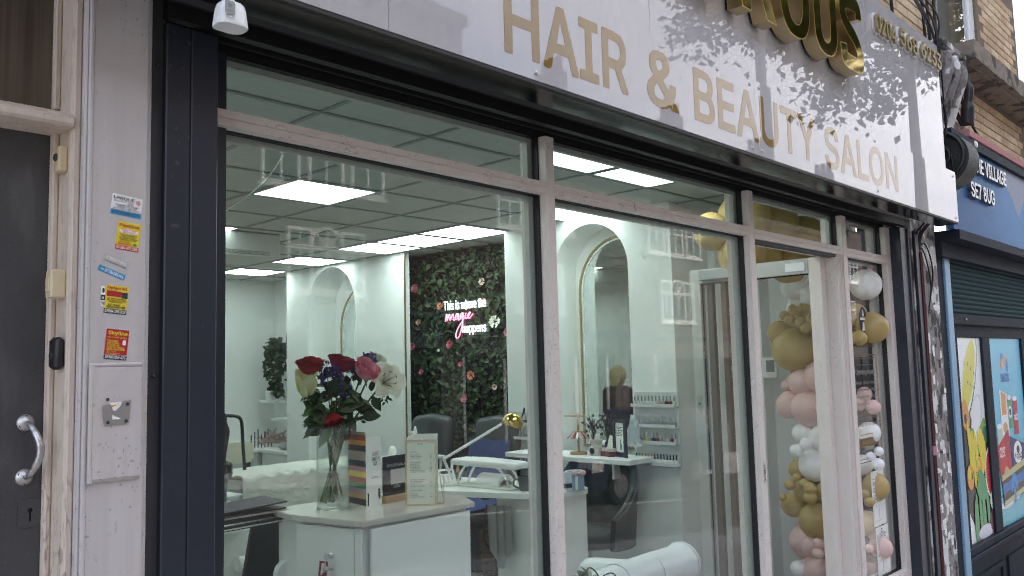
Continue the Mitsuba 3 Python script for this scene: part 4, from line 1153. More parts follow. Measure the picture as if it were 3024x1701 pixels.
ROSE = [(3, .16, .85, 1.3, 0), (3, .28, .88, 1.2, .05), (4, .42, .90, .95, .1), (5, .56, .95, .85, .10), (5, .70, .95, .8, .16), (6, .82, .88, .74, .26)]
ROSE_SIDE = [(3, .2, 1.0, 1.3, 0), (3, .34, 1.02, 1.2, .04), (4, .5, 1.02, .95, .06), (5, .66, .98, .85, .12), (5, .80, .88, .85, .25)]
OPEN = [(5, .5, .35, .55, .5), (7, .9, .25, .42, .3)]
FLOWERS = [(6.647, 2.411), (6.289, 2.214), (5.694, 2.404), (5.686, 2.211), (5.531, 2.018), (6.602, 2.066), (6.703, 1.827), (6.136, 1.827), (6.31, 1.777), (5.357, 1.91), (5.992, 1.634), (6.572, 1.571), (5.868, 1.529), (5.945, 1.306), (5.555, 1.417)]
for k, (mt, R, kind) in enumerate((('petal_pink', .062, 0), ('petal_orange', .045, 1), ('petal_pale', .042, 1), ('petal_orange', .055, 1), ('petal_white', .075, 1), ('petal_pale', .045, 0), ('petal_pink', .055, 0),
                                         ('petal_pink', .055, 0), ('petal_white', .022, 0), ('petal_pink', .055, 0), ('petal_pink', .036, 0), ('petal_pink', .04, 0), ('petal_orange', .055, 1), ('petal_pink', .056, 0), ('petal_pale', .035, 1))):
    P0 = FLOWERS[k]
    obj('flower', bloom((LX - .085, P0[0], P0[1]), (-1, -.2, .15), R * .72, ROSE if kind == 0 else OPEN, ruf=.1, seed=k, k=3), mt, lw, smooth=True)
for nm, c in (('petal_orange', (.60, .20, .12)), ('petal_pale', (.70, .50, .42))):
    scene[nm] = {'type': 'twosided', 'bsdf': {'type': 'principled', 'base_color': rgb(c), 'roughness': .6}}

NX = 5.53
ne = thing('neon_sign', 'white and pink neon lettering glowing on the leaf wall', 'neon sign')
bk = shapely.union_all([sbox(-.02, .22, .66, .34), sbox(.0, .10, .50, .26), sbox(.24, -.05, .62, .12)]).buffer(.03).buffer(-.01)
NY0, NZ0 = 6.184, 1.934
nplace = lambda m: moved(m, SIDE * .97, (NX, NY0, NZ0))
P2 = np.array(bk.simplify(.004).exterior.coords)[:-1]
obj('acrylic_backing', nplace(trimesh.Trimesh(*(lambda v, f: (np.c_[v, np.full(len(v), -.012)], f))(*trimesh.creation.triangulate_polygon(bk.simplify(.004), engine='earcut')), process=False)), 'glass_clear', ne)
HZ = .15
obj('letters', nplace(cat([moved(words('This is where the', .088, .60, .008, False), None, (0, .235, 0)), moved(words('happens', .085, .33, .008, False), None, (.265, .0, 0))])), 'white_matt', ne, em=(HZ * .9, HZ, HZ), label='white neon words reading This is where the, happens')
mg = [(.02, .115), (.035, .175), (.045, .185), (.05, .125), (.075, .18), (.09, .18), (.095, .125), (.125, .178), (.14, .178), (.142, .13), (.16, .125), (.185, .16), (.215, .18), (.19, .182), (.17, .15), (.185, .128), (.215, .165), (.22, .185), (.216, .13), (.235, .128), (.26, .165), (.285, .186), (.255, .182), (.24, .15), (.26, .132), (.285, .17), (.292, .186),
      (.275, .08), (.23, -.03), (.19, -.055), (.175, -.03), (.20, .03), (.275, .11), (.315, .15), (.325, .185), (.322, .14), (.335, .13), (.36, .15), (.395, .185), (.37, .182), (.352, .15), (.372, .13), (.41, .155), (.43, .17)]
mg = [(x * .98, z + .005) for x, z in mg]
obj('script_word', nplace(cat([tube([(x, z, .006) for x, z in spline([(*q, 0) for q in mg], 5)[:, :2]], .0065, 6), ball((.325, .225, .006), .008, 1)])), 'white_matt', ne, em=(HZ * 1.15, HZ * .07, HZ * .30), label='pink neon script word reading magic')

# ================================================================ counter by the window and what stands on it
ct = thing('reception_counter', 'white reception counter with grey stone top behind the glass', 'counter')
TZ = 1.05
top = Polygon([(1.903, 2.600), (2.462, 2.588), (2.55, 2.75), (2.55, 3.15), (1.84, 3.15), (1.829, 2.95)]).buffer(-.012).buffer(.012)
obj('top', cat([tprism(top.buffer(.001), TZ - .020, .017), tprism(top.buffer(-.003), TZ - .003, .003)]), 'quartz_top', ct, smooth=35)
body = top.buffer(-.022, join_style='mitre')
obj('body', tprism(body.buffer(-.012), .05, TZ - .0215 - .05), 'white_gloss', ct)
a, b = np.array([1.925, 2.624]), np.array([1.856, 2.945])            # left (door) face
fd = (b - a) / np.linalg.norm(b - a)
nl = np.array([fd[1], -fd[0]]) * -1.0
nl = nl if nl[0] < 0 else -nl
ang = math.atan2(-fd[1], -fd[0])
FD = np.column_stack([[-fd[0], -fd[1], 0], [0, 0, 1], [nl[0], nl[1], 0]])   # local x along the face (towards the window), y up, z out
Ld = np.linalg.norm(b - a)
face = lambda m, x, z, o=0.0: moved(m, FD, (b[0] - fd[0] * x + nl[0] * o, b[1] - fd[1] * x + nl[1] * o, z))
obj('door', face(ext(sbox(.004, .06, Ld - .03, TZ - .034), .016), 0, 0), 'white_gloss', ct)
obj('edge_post', face(ext(sbox(Ld - .027, .06, Ld + .0, TZ - .03), .014), 0, 0), 'white_matt', ct)
obj('front_panel', bx(1.945, 2.445, 2.598, 2.612, .06, TZ - .034, .002), 'white_gloss', ct)
lk = obj('lock', face(lathe([(0, 0), (.012, 0), (.012, .003), (.008, .004), (.008, .014), (0, .015)], 22), .185, .915, .016), 'chrome', ct, smooth=40)
obj('knob', face(lathe([(0, 0), (.009, 0), (.009, .002), (.005, .004), (.0045, .016), (.010, .022), (.013, .029), (.010, .035), (0, .037)], 24), .185, .868, .016), 'steel', ct, smooth=True)
ky = thing('key', 'small key with pink bottle-opener keyring hanging in the counter lock', 'key')
obj('bow', face(cat([ext(Point(0, 0).buffer(.011, 16), .0022)]).apply_transform(trimesh.transformations.rotation_matrix(PI / 2.3, (0, 1, 0))), .185, .914, .042), 'steel', ky)
obj('blade', face(ext(sbox(-.0015, -.003, .0015, .003), .02), .185, .914, .018), 'steel', ky)
rg = sbox(-.014, -.052, .012, 0).buffer(.003).difference(sbox(-.0095, -.048, .0075, -.004).difference(Point(.006, -.046).buffer(.009)))
obj('keyring', face(moved(moved(ext(rg, .003), rotz(-.12)), roty(.5)), .178, .894, .045), 'pink_metal', ky)
obj('link', face(tube([(0, .012, 0), (0, -.01, 0)], .0018, 6), .183, .893, .045), 'steel', ky)

# vase
VX, VY = 2.008, 2.935
VR, VH = .0655, .322
va = thing('vase', 'tall clear glass cylinder vase half filled with water on the counter', 'vase')
cyl = lambda r, z0, z1, n=48: sheet([[(VX + r * math.cos(t), VY + r * math.sin(t), z) for t in np.linspace(0, 2 * PI, n + 1)] for z in (z0, z1)])
obj('wall', cyl(VR, TZ + .004, TZ + VH), 'glass_vase', va, smooth=True)
obj('inner_wall', cyl(VR - .004, TZ + .014, TZ + VH), 'glass_clear', va, smooth=True)
an = np.linspace(0, 2 * PI, 49)
rim = cat([sheet([[(VX + r * math.cos(t), VY + r * math.sin(t), z) for t in an] for r, z in ((VR, TZ + VH), (VR - .004, TZ + VH))])])
obj('rim', rim, 'glass_rim', va)
scene['glass_rim'] = {'type': 'twosided', 'bsdf': {'type': 'principled', 'base_color': rgb((.42, .50, .47)), 'roughness': .1}}
obj('foot', lathe([(0, .0005), (VR - .003, .0005), (VR, .004), (VR - .003, .009), (0, .010)], 48, (VX, VY, TZ)), 'glass_bead', va, smooth=50)
disc = lambda r, z: trimesh.Trimesh([(VX + r * math.cos(t), VY + r * math.sin(t), z) for t in an[:-1]] + [(VX, VY, z)], [(48, k, (k + 1) % 48) for k in range(48)], process=False)
obj('water', disc(VR - .0045, TZ + .150), 'glass_clear', va)
r_ = random.Random(5)
gl = []
for k in range(26):
    t, rr = r_.uniform(0, 2 * PI), (VR - .016) * math.sqrt(r_.random())
    gl.append(ball((VX + rr * math.cos(t), VY + rr * math.sin(t), TZ + .020 + .038 * r_.random() * (1 - rr / VR * .3)), r_.uniform(.008, .011), 2, (1, 1, .75)))
obj('glass_pebbles', cat(gl), 'glass_bead', va, smooth=True, kind='stuff')

# bouquet
bq = []
def flower(name, lab, cat_):
    k = thing(name, lab, cat_, 'flowers standing in the vase'); bq.append(k); return k


foot = lambda i: np.array([VX + .035 * math.cos(i * 2.4), VY + .035 * math.sin(i * 2.4), TZ + .03])
def stem(k, head, i, r=.0032, bend=.02):
    neck = np.array([VX + (head[0] - VX) * .28, VY + (head[1] - VY) * .28, TZ + VH * .96])
    f = foot(i)
    f = np.array([VX - (head[0] - VX) * .25 + .02 * math.cos(i * 2.1), VY - (head[1] - VY) * .25 + .02 * math.sin(i * 2.1), f[2]])
    d = f[:2] - [VX, VY]
    if np.linalg.norm(d) > .05:
        f[:2] = np.array([VX, VY]) + d * .05 / np.linalg.norm(d)
    p = spline([f, (f + neck) / 2, neck, neck * .4 + np.array(head) * .6 + [0, 0, bend * .3], head], 6)
    obj('stem', tube(p, r, 7), 'plant_stem', k, smooth=True)
    return p


def leaves(k, spec, mt='leaf_dark', name='leaf'):
    for (p, d, L, w) in spec:
        d = np.array(d, float)
        nrm = np.array([-.35, -.6, .65]) + rng.normal(0, .25, 3)
        m = sheet(leaf(L, w, .28, .22, 6))
        obj(name, moved(m, frame_of(d, nrm), p), mt, k, smooth=True)


def rose(lab, c, axis, R, mt, i, layers=ROSE, seed=1):
    R = R * 1.10
    k = flower('rose', lab, 'rose')
    ax = np.array(axis, float); ax /= np.linalg.norm(ax)
    obj('petals', bloom(np.array(c) - ax * R * .55, ax, R, layers, ruf=.09, seed=seed, k=6), mt, k, smooth=True)
    base = np.array(c) - ax * R * .62
    for q in range(5):
        a = q * 2 * PI / 5
        A = frame_of(np.cross(ax, [.3, .2, .9]), ax)
        d = A @ np.array([math.cos(a), math.sin(a), -.25])
        obj('sepal', moved(sheet(leaf(R * .85, R * .22, .3, .35, 4)), frame_of(d, ax), base), 'leaf_mid', k, smooth=True)
    obj('hip', ball(base, R * .17, 2), 'leaf_mid', k, smooth=True)
    stem(k, base, i)
    return k


P = lambda *a: np.array(a)
r1, r2, r3, r4 = P(*(1.9, 2.93, 1.623)), P(*(2.064, 2.95, 1.633)), P(*(2.137, 2.88, 1.6)), P(*(1.97, 2.875, 1.408))
rose('dark red rose, leftmost in the vase', r1 + P(0, 0, .0), (-.25, -.35, 1), .054, 'petal_red', 1, seed=3)
rose('crimson rose at the top centre of the bouquet', r2, (.12, -.4, 1), .057, 'petal_crimson', 2, seed=5)
rose('soft pink rose at the right of the bouquet', r3, (.05, -.85, .75), .055, 'petal_pink', 3, seed=8)
rose('small drooping red rose over the vase rim', r4, (.08, -.45, -1), .040, 'petal_red', 4, layers=ROSE_SIDE, seed=11)


def lily(lab, c, axis, R, i, seed, n=6):
    k = flower('lily', lab, 'lily')
    ax = np.array(axis, float); ax /= np.linalg.norm(ax)
    A = frame_of(np.cross(ax, [.3, .9, .2]), ax)
    r_ = np.random.default_rng(seed)
    for q in range(n):
        a = q * 2 * PI / n + r_.normal(0, .08)
        u = np.linspace(0, 1, 10); v = np.linspace(-1, 1, 7)
        U_, V_ = np.meshgrid(u, v, indexing='ij')
        w = (.42 if q % 2 else .30) * np.sin(PI * np.clip(U_ * .93 + .07, 0, 1)) ** .75
        rr = .05 + 1.0 * (U_ ** 1.25) * (1 - .10 * U_ ** 4)
        zz = .78 * np.sin(U_ * PI * .56) - .50 * U_ ** 3.2 * (.4 + .5 * r_.random()) + .10 * np.abs(V_) * w / .3 + .02 * np.sin(V_ * 6 + U_ * 9 + q) * U_
        obj('petal', moved(sheet(np.stack([rr * math.cos(a) - V_ * w * math.sin(a), rr * math.sin(a) + V_ * w * math.cos(a), zz], -1) * R), A, c), 'petal_white', k, smooth=True)
    for q in range(6):
        a = q * 2 * PI / 6 + .5
        tip = A @ np.array([.33 * math.cos(a), .33 * math.sin(a), .85]) * R + c
        obj('stamen', tube(spline([c, (c + tip) / 2 + ax * .08 * R, tip], 4), .0009, 5), 'leaf_pale', k)
        t2 = A @ np.array([-math.sin(a), math.cos(a), .2])
        obj('anther', rod(tip - t2 * .008, tip + t2 * .008, .0017, 6), 'anther_brown', k)
    obj('pistil', tube([c, c + ax * R * .95], [.0014, .0018], 6), 'leaf_pale', k)
    stem(k, c, i, .004)


mat('anther_brown', (.05, .022, .012), .7)
lily('white lily with dark stamens at the right of the bouquet', P(*(2.259, 2.93, 1.54)), (-.22, -.92, .28), .094, 5, 2)
lily('second white lily behind the pink rose', P(*(2.266, 3, 1.611)), (.3, .3, 1), .065, 9, 6)
# half-closed lily on the left
k = flower('lily', 'half-open cream lily at the far left of the bouquet', 'lily')
c = P(*(1.885, 2.93, 1.499))
ax = np.array([-.25, -.35, .9]); ax /= np.linalg.norm(ax)
A = frame_of(np.cross(ax, [.3, .9, .2]), ax)
for q in range(5):
    a = q * 2 * PI / 5 + .4
    u = np.linspace(0, 1, 10); v = np.linspace(-1, 1, 7)
    U_, V_ = np.meshgrid(u, v, indexing='ij')
    w = .34 * np.sin(PI * np.clip(U_ * .9 + .08, 0, 1)) ** .8
    rr = .08 + .26 * np.sin(U_ * PI * .5) + .5 * np.clip(U_ - .62, 0, 1) ** 1.3
    obj('petal', moved(sheet(np.stack([rr * math.cos(a) - V_ * w * math.sin(a), rr * math.sin(a) + V_ * w * math.cos(a), U_ * 1.25 - .35 * np.clip(U_ - .75, 0, 1) ** 2 * 8 * .5], -1) * .098), A, c), 'petal_cream', k, smooth=True)
stem(k, c, 6, .004)
scene['petal_cream'] = {'type': 'twosided', 'bsdf': {'type': 'principled', 'base_color': rgb((.66, .67, .42)), 'roughness': .6}}
# statice
for i, (q, n_, lab) in enumerate((([(1.964, 2.92, 1.601), (1.939, 2.91, 1.576), (2.009, 2.93, 1.606), (1.983, 2.92, 1.587)], 34, 'cluster of small violet flowers between the two red roses'), ([(2.022, 2.91, 1.574), (2.024, 2.9, 1.551), (2.042, 2.9, 1.525), (2.061, 2.9, 1.516), (2.017, 2.9, 1.534)], 40, 'long cluster of violet flowers hanging in the bouquet centre'),
                                  ([(2.185, 2.97, 1.646), (2.233, 2.97, 1.648), (2.214, 2.98, 1.657)], 18, 'tuft of violet flowers above the pink rose'), ([(2.129, 2.95, 1.588), (2.123, 2.96, 1.613)], 16, 'small violet cluster right of the crimson rose'))):
    k = flower('statice', lab, 'flower')
    ms = []
    for t in range(n_):
        p = np.array(q[t % len(q)]) + rng.normal(0, .010, 3)
        d = rng.normal(0, 1, 3); d /= np.linalg.norm(d)
        ms.append(bloom(p, d + [0, -.4, .5], .0145, [(5, .8, .7, .6, .5)], ruf=.1, seed=t, k=2))
    obj('petals', cat(ms), 'petal_violet', k, smooth=True, kind='stuff')
    stem(k, np.mean(q, 0), 12 + i, .0022)
# foliage of the bouquet
fo = flower('foliage', 'mixed green leaves filling the bouquet above the vase', 'leaves')
sp = []
for (pos_, dx_, dz_, L, w, mt) in (((1.964, 2.920, 1.535), .8, .1, .085, .055, 'leaf_dark'), ((1.930, 2.920, 1.521), -.8, -.3, .075, .035, 'leaf_dark'), ((2.015, 2.920, 1.502), -.9, -.15, .07, .045, 'leaf_olive'), ((2.063, 2.920, 1.491), .3, -.9, .07, .045, 'leaf_dark'), ((2.109, 2.920, 1.514), .2, -.8, .09, .05, 'leaf_dark'), ((2.133, 2.920, 1.475), 1, -.15, .058, .034, 'leaf_pale'),
                                     ((1.995, 2.920, 1.439), -.85, -.35, .085, .065, 'leaf_pale2'), ((2.020, 2.920, 1.437), .7, .15, .06, .05, 'leaf_pale2'), ((1.945, 2.920, 1.434), -.9, .1, .08, .045, 'leaf_olive'), ((1.920, 2.920, 1.419), -.8, -.6, .05, .03, 'leaf_dark'), ((1.952, 2.920, 1.378), -.9, .25, .09, .022, 'leaf_olive'), ((1.985, 2.920, 1.376), -.7, -.75, .09, .05, 'leaf_pale2'),
                                     ((2.132, 2.920, 1.407), .95, .1, .075, .04, 'leaf_dark'), ((2.102, 2.920, 1.441), .8, .25, .07, .045, 'leaf_dark'), ((2.152, 2.920, 1.438), .9, -.2, .06, .035, 'leaf_olive'), ((2.173, 2.920, 1.487), .4, -.7, .06, .035, 'leaf_dark'), ((2.184, 2.920, 1.511), .2, .8, .05, .025, 'leaf_dark'), ((2.047, 2.920, 1.444), .2, -.95, .08, .05, 'leaf_dark'), ((2.082, 2.920, 1.410), .5, -.8, .07, .04, 'leaf_olive'),
                                     ((2.014, 2.920, 1.398), -.4, -.9, .07, .045, 'leaf_olive'), ((1.977, 2.920, 1.495), .4, .5, .06, .04, 'leaf_dark'), ((2.040, 2.920, 1.468), -.3, .5, .06, .045, 'leaf_olive'), ((2.093, 2.920, 1.555), .6, .6, .05, .02, 'leaf_dark'), ((2.123, 2.920, 1.538), -.3, .7, .06, .03, 'leaf_dark'), ((2.058, 2.920, 1.371), .3, -.8, .06, .03, 'leaf_dark')):
    sp.append((mt, np.array(pos_), (dx_ * .85, dx_ * -.5 + rng.normal(0, .15), dz_), L, w))
for mt, p, d, L, w in sp:
    leaves(fo, [(p + P(0, rng.uniform(-.03, .03), 0), d, L * 1.12, w * 1.15)], mt)
    leaves(fo, [(p + P(rng.normal(0, .018), rng.uniform(.0, .05), rng.normal(0, .018)), np.array(d) + rng.normal(0, .5, 3), L * .95, w)], 'leaf_dark')
for nm, c in (('leaf_olive', (.065, .085, .038)), ('leaf_pale2', (.22, .26, .15))):
    scene[nm] = {'type': 'twosided', 'bsdf': {'type': 'principled', 'base_color': rgb(c), 'roughness': .55}}
for q in range(46):
    a_, r_2, h_2 = rng.uniform(0, 2 * PI), math.sqrt(rng.random()), rng.random()
    p_3 = P(VX + .105 * r_2 * math.cos(a_) * (.55 + .45 * h_2), VY + .09 * r_2 * math.sin(a_) * (.55 + .45 * h_2), TZ + VH + .0 + .165 * h_2)
    leaves(fo, [(p_3, (math.cos(a_), math.sin(a_), rng.normal(0, .5)), rng.uniform(.05, .085), rng.uniform(.028, .048))], ('leaf_dark', 'leaf_dark', 'leaf_olive', 'leaf_mid')[q % 4])
for i in range(12):
    h = P(*(2.07, 2.93, 1.491)) + P(rng.uniform(-.1, .1), rng.uniform(-.05, .05), rng.uniform(-.03, .03))
    stem(fo, h, 20 + i, .003)
# twigs with small round leaves
for lab, pts_ in (('dark leafy twig drooping right over the vase rim', [(2.052, 2.9, 1.367), (2.063, 2.88, 1.391), (2.091, 2.87, 1.41), (2.114, 2.86, 1.419)]), ('dark leafy twig right of the white lily', [(2.191, 2.93, 1.453), (2.235, 2.92, 1.476), (2.281, 2.91, 1.507), (2.317, 2.9, 1.549)])):
    k = flower('twig', lab, 'twig')
    p = spline(pts_, 5)
    obj('stem', tube(p, .0016, 6), 'ink_brown', k)
    lv = []
    for t in range(16):
        q = p[rng.integers(len(p) // 3, len(p))]
        d = rng.normal(0, 1, 3) + [0, 0, -.6]
        lv.append(moved(sheet(leaf(.024, .013, .2, .2, 4)), frame_of(d, np.array([-.4, -.7, .5]) + rng.normal(0, .3, 3)), q + rng.normal(0, .012, 3) * [1, 1, 1]))
    obj('leaves', cat(lv), 'leaf_dark', k, smooth=True, kind='stuff')

# striped brochure, wifi sign, menu holder, magazines
bc = thing('brochure', 'folded brochure with coloured stripes and a white lettered face', 'brochure')
q0, q1, q2 = P(*(2.081, 2.812, 1.05)), P(*(2.18, 2.842, 1.05)), P(*(2.1, 2.957, 1.05))
def upright(o, d, mirror=False):
    d = np.array([d[0], d[1], 0]); d /= np.linalg.norm(d)
    z_ = np.cross(d, [0, 0, 1])
    return lambda m, x=0, z=0, off=0: moved(m, np.column_stack([d, [0, 0, 1], z_]), np.array(o) + d * x + np.array([0, 0, z]) + z_ * off)


HB = .283
uw = upright(q0, q1 - q0)
Lw = np.linalg.norm(q1 - q0)
obj('white_face', uw(ext(sbox(0, 0, Lw, HB), .0012)), 'print_white', bc)
for t, x, z, h, w_ in (('KATE', .42, .205, .014, .40), ('SMITH', .34, .185, .014, .52), ('CO.', .44, .166, .014, .3)):
    obj('lettering', uw(words(t, h, Lw * w_, .0004, True), Lw * x, z, .0013), 'ink', bc)
obj('small_print', uw(cat([ext(sbox(Lw * .35, .12, Lw * .75, .122), .0004), ext(sbox(Lw * .3, .115, Lw * .8, .117), .0004), ext(sbox(Lw * .07, .01, Lw * .16, .06), .0004), ext(sbox(Lw * .76, .03, Lw * .9, .07), .0004)]), 0, 0, .0013), 'ink', bc)
us = upright(q2, q0 - q2)
Ls = np.linalg.norm(q0 - q2)
zs = 0.0
for h_, mt in ((.012, 'ivory'), (.025, 'ink'), (.021, 'tan_print'), (.020, 'pale_violet'), (.023, 'green_print'), (.021, 'rust'), (.023, 'yellow_print'), (.019, 'pink_print'), (.024, 'ink_teal'), (.037, 'taupe_print'), (.024, 'ink_plum'), (.020, 'orange_print'), (.021, 'rust'), (.013, 'taupe_print')):
    obj('stripe', us(ext(sbox(0, zs, Ls - .001, zs + h_), .0012)), mt, bc)
    zs += h_
for nm, c in (('ivory', (.6, .58, .5)), ('pale_violet', (.36, .27, .36)), ('rust', (.38, .08, .03)), ('ink_teal', (.02, .045, .045)), ('ink_plum', (.035, .022, .04))):
    mat(nm, c, .5)

wf = thing('wifi_sign', 'dark acrylic wifi sign on a wooden base behind the menu holder', 'sign')
w0, w1 = P(*(2.21, 2.874, 1.05)), P(*(2.378, 2.898, 1.05))
uf = upright(w0, w1 - w0)
Lf = np.linalg.norm(w1 - w0)
obj('base', uf(bx(0, Lf, .0005, .028, -.02, .02, .002)), 'wood_pale', wf)
mat('wood_pale', (.46, .28, .17), .5)
mat('acrylic_dark', (.012, .013, .014), .12)
obj('plate', uf(ext(sbox(0, .0285, Lf, .19), .004)), 'acrylic_dark', wf)
mirx = lambda m, w_: moved(m, np.diag([-1., 1, 1]), (w_, 0, 0))
def flip(m):
    m = m.copy(); m.invert(); return m
obj('lettering', uf(cat([flip(mirx(words('GLAMOROUS', .011, Lf * .7, .0005), Lf * .84)), moved(flip(mirx(words('WiFi', .013, Lf * .24, .0005), Lf * .60)), None, (0, -.09, 0))]), 0, .145, .0042), 'ink_pale', wf)
mat('ink_pale', (.45, .45, .45), .5)
obj('code_panel', uf(ext(sbox(Lf * .26, .072, Lf * .78, .133), .0006), 0, 0, .0042), 'sticker_faded', wf)

mn = thing('menu_holder', 'gold framed menu holder with a printed price list', 'menu')
m0, m1 = P(*(2.228, 2.744, 1.05)), P(*(2.31, 2.654, 1.05))
um = upright(m0, m1 - m0)
Lm = np.linalg.norm(m1 - m0)
HM = .262
lean = lambda m: moved(m, rotx(-.06))
obj('frame', um(lean(ext(sbox(-.002, .001, Lm + .002, HM).difference(sbox(.004, .006, Lm - .004, HM - .005)), .006))), 'brass_side', mn)
obj('price_list', um(lean(moved(ext(sbox(.0045, .0065, Lm - .0045, HM - .0055), .0008), None, (0, 0, .001)))), 'menu_paper', mn)
mat('menu_paper', (.68, .69, .60), .7)
r_ = random.Random(2)
rows = [sbox(Lm * .4, HM * .93, Lm * .58, HM * .942)]
z = HM * .86
while z > .03:
    if r_.random() < .72:
        rows += [sbox(Lm * .14, z, Lm * (.14 + r_.uniform(.22, .52)), z + .0024)] + ([sbox(Lm * .80, z, Lm * .88, z + .0024)] if r_.random() < .8 else [])
    z -= .0062
obj('print_lines', um(lean(moved(ext(shapely.union_all(rows), .0003), None, (0, 0, .0019)))), 'ink_grey', mn)
for i in range(3):
    obj('card', um(lean(moved(ext(sbox(.002 + .008 * i, .01, Lm - .001 + .004 * i, HM + .012 + .006 * i), .0012), None, (0, 0, -.006 - .006 * i)))), 'white_paper', mn)
obj('side_rails', um(cat([tube([(Lm, 0.002, 0), (Lm + .028, .002, -.035), (Lm + .028, .115, -.045), (Lm, .115, -.004)], .0016, 6), tube([(Lm + .028, .002, -.035), (Lm + .012, .13, -.03)], .0016, 6), tube([(0, .002, 0), (-.004, .10, -.02)], .0016, 6), tube([(0, .002, 0), (.02, .002, -.045), (Lm + .028, .002, -.035)], .0016, 6)])), 'brass_side', mn)

tb = thing('side_table', 'low white table end left of the counter with chrome leg', 'table')
t0, t1 = P(*(1.863, 3.877, 1)), P(*(2.002, 3.229, 1))
obj('top', tprism(Polygon([t0[:2], t1[:2], (2.02, 3.30), (2.02, 3.75), (1.45, 3.75), (1.40, 3.6)]).buffer(-.004).buffer(.004), .978, .022), 'quartz_top', tb)
lx, ly = 2.076, 3.935
obj('leg', lathe([(0, 0), (.029, 0), (.029, .117), (0, .117)], 28, (lx, ly, .8605)), 'chrome', tb, smooth=40)
obj('lower_shelf', bx(lx - .3, lx + .10, ly - .06, ly + .25, .83, .86, .008), 'white_gloss', tb)
obj('base_panel', bx(lx - .28, lx + .30, ly + .02, ly + .06, 0, .829), 'white_matt', tb)
obj('roll', tube([(lx + .04, ly - .03, .68), (lx + .40, ly - .03, .67)], .035, 16), 'white_paper', smooth=40, label='white paper roll lying under the side table', cat='paper roll')
mp0 = P(*(1.987, 3.698, 1))
mz = thing('magazine_stack', 'untidy stack of dark and white magazines on the side table', 'magazines')
for i in range(11):
    zz = 1.0005 + .0057 * i
    m = bx(-.22, .20, -.11, .11, 0, .0054, .001)
    m = moved(m, rotz(.03 + rng.normal(0, .05)) @ roty(-.06 * (i > 9)), (1.70 + rng.normal(0, .008), 3.19 + rng.normal(0, .006), zz + (.012 if i > 9 else 0)))
    obj('magazine', m, ('ink', 'white_paper', 'ink_plum', 'ink', 'white_paper', 'ink_teal', 'ink', 'ink_plum', 'taupe_print', 'ink_teal', 'ink_plum')[i], mz)
dp = thing('dark_screen_back', 'large black screen back leaning beside the counter', 'screen')
d0, d1, d2, d3 = (P(*q) for q in ((1.863, 3.3, 0.982), (2.07, 3.3, 0.946), (2.069, 3.3, 0.638), (1.809, 3.3, 0.692)))
obj('panel', fprism(Polygon([(q[0], q[2]) for q in (d0, d1, d2, d3)]).buffer(-.006).buffer(.006), 3.30, .02), 'black_plastic', dp)
wc_ = thing('white_chair', 'white rounded chair back low beside the counter', 'chair')
wx = 1.88
obj('back', fprism(sbox(wx - .055, .25, wx + .35, 0.855).buffer(-.05).buffer(.05), 3.05, .03), 'white_gloss', wc_)
obj('legs', cat([rod((wx + .05, 3.09, 0), (wx + .05, 3.09, .4), .012), rod((wx + .28, 3.09, 0), (wx + .28, 3.09, .4), .012), rod((wx + .05, 3.45, 0), (wx + .05, 3.45, .42), .012), rod((wx + .28, 3.45, 0), (wx + .28, 3.45, .42), .012)]), 'chrome', wc_)
obj('seat', bx(wx, wx + .32, 3.085, 3.47, .42, .46, .02), 'white_gloss', wc_)

# ================================================================ nail desk, racks, chairs, bed, people
nd = thing('nail_desk', 'white nail desk with rounded corner behind the middle mullion', 'desk')
DZ = .80
dtop = Polygon([(3.66, 4.55), (4.0, 3.70), (4.07, 3.585), (4.41, 3.555), (4.45, 3.62), (4.43, 4.3), (4.3, 4.80), (3.95, 4.85)]).buffer(-.03).buffer(.03)
obj('top', tprism(dtop, DZ - .035, .035), 'white_gloss', nd)
obj('front_panel', tprism(shapely.LineString([(4.10, 3.62), (4.40, 3.585), (4.43, 3.65)]).buffer(.012), .0, DZ - .0355), 'white_matt', nd)
obj('pedestal', bx(4.10, 4.40, 3.72, 4.10, .0, DZ - .036, .004), 'white_matt', nd)
obj('edge_strip', tube([(4.44, 3.66, 0), (4.44, 3.66, DZ - .036)], .009, 8), 'chrome', nd)
ar = thing('arm_rest', 'white padded arm rest on chrome legs on the nail desk', 'arm rest')
f0, f1 = P(*(4.034, 4.411, 0.8)), P(*(4.061, 3.937, 0.8))
dv = (f1 - f0) / np.linalg.norm(f1 - f0)
La = np.linalg.norm(f1 - f0)
pv = np.array([-dv[1], dv[0], 0]) ; pv = pv if pv[0] > 0 else -pv
ua = lambda m, x=0, z=0, o=0: moved(m, np.column_stack([dv, pv, [0, 0, 1]]), f0 + dv * x + pv * o + np.array([0, 0, z]))
pad = blob([hullm([((-.03, -.0, .155), .022), ((La + .05, 0, .150), .022), ((-.02, .12, .158), .022), ((La + .04, .12, .152), .022), ((La * .5, .06, .165), .028)])], .02, 12)
obj('pad', ua(pad), 'vinyl_white', ar, smooth=True)
for o in (0.0, .11):
    obj('leg', ua(tube(spline([(.0, o, .006), (.03, o, .07), (.075, o, .128), (.10, o, .132)], 6), .008, 10)), 'chrome', ar, smooth=True)
    obj('leg', ua(tube(spline([(La, o, .006), (La - .03, o, .07), (La - .085, o, .128), (La - .11, o, .132)], 6), .008, 10)), 'chrome', ar, smooth=True)
    obj('foot', ua(cat([ball((0, o, .006), .014, 2, (1.4, 1, .5)), ball((La, o, .006), .016, 2, (1.5, 1, .5))])), 'chrome', ar, smooth=True)
uvl = thing('nail_lamp', 'white domed nail drying lamp under the arm rest', 'lamp')
shell = Point(0, 0).buffer(.085, 20).intersection(sbox(-.1, 0, .1, .1)).difference(Point(0, 0).buffer(.060, 20))
m = ext(shell, .21)
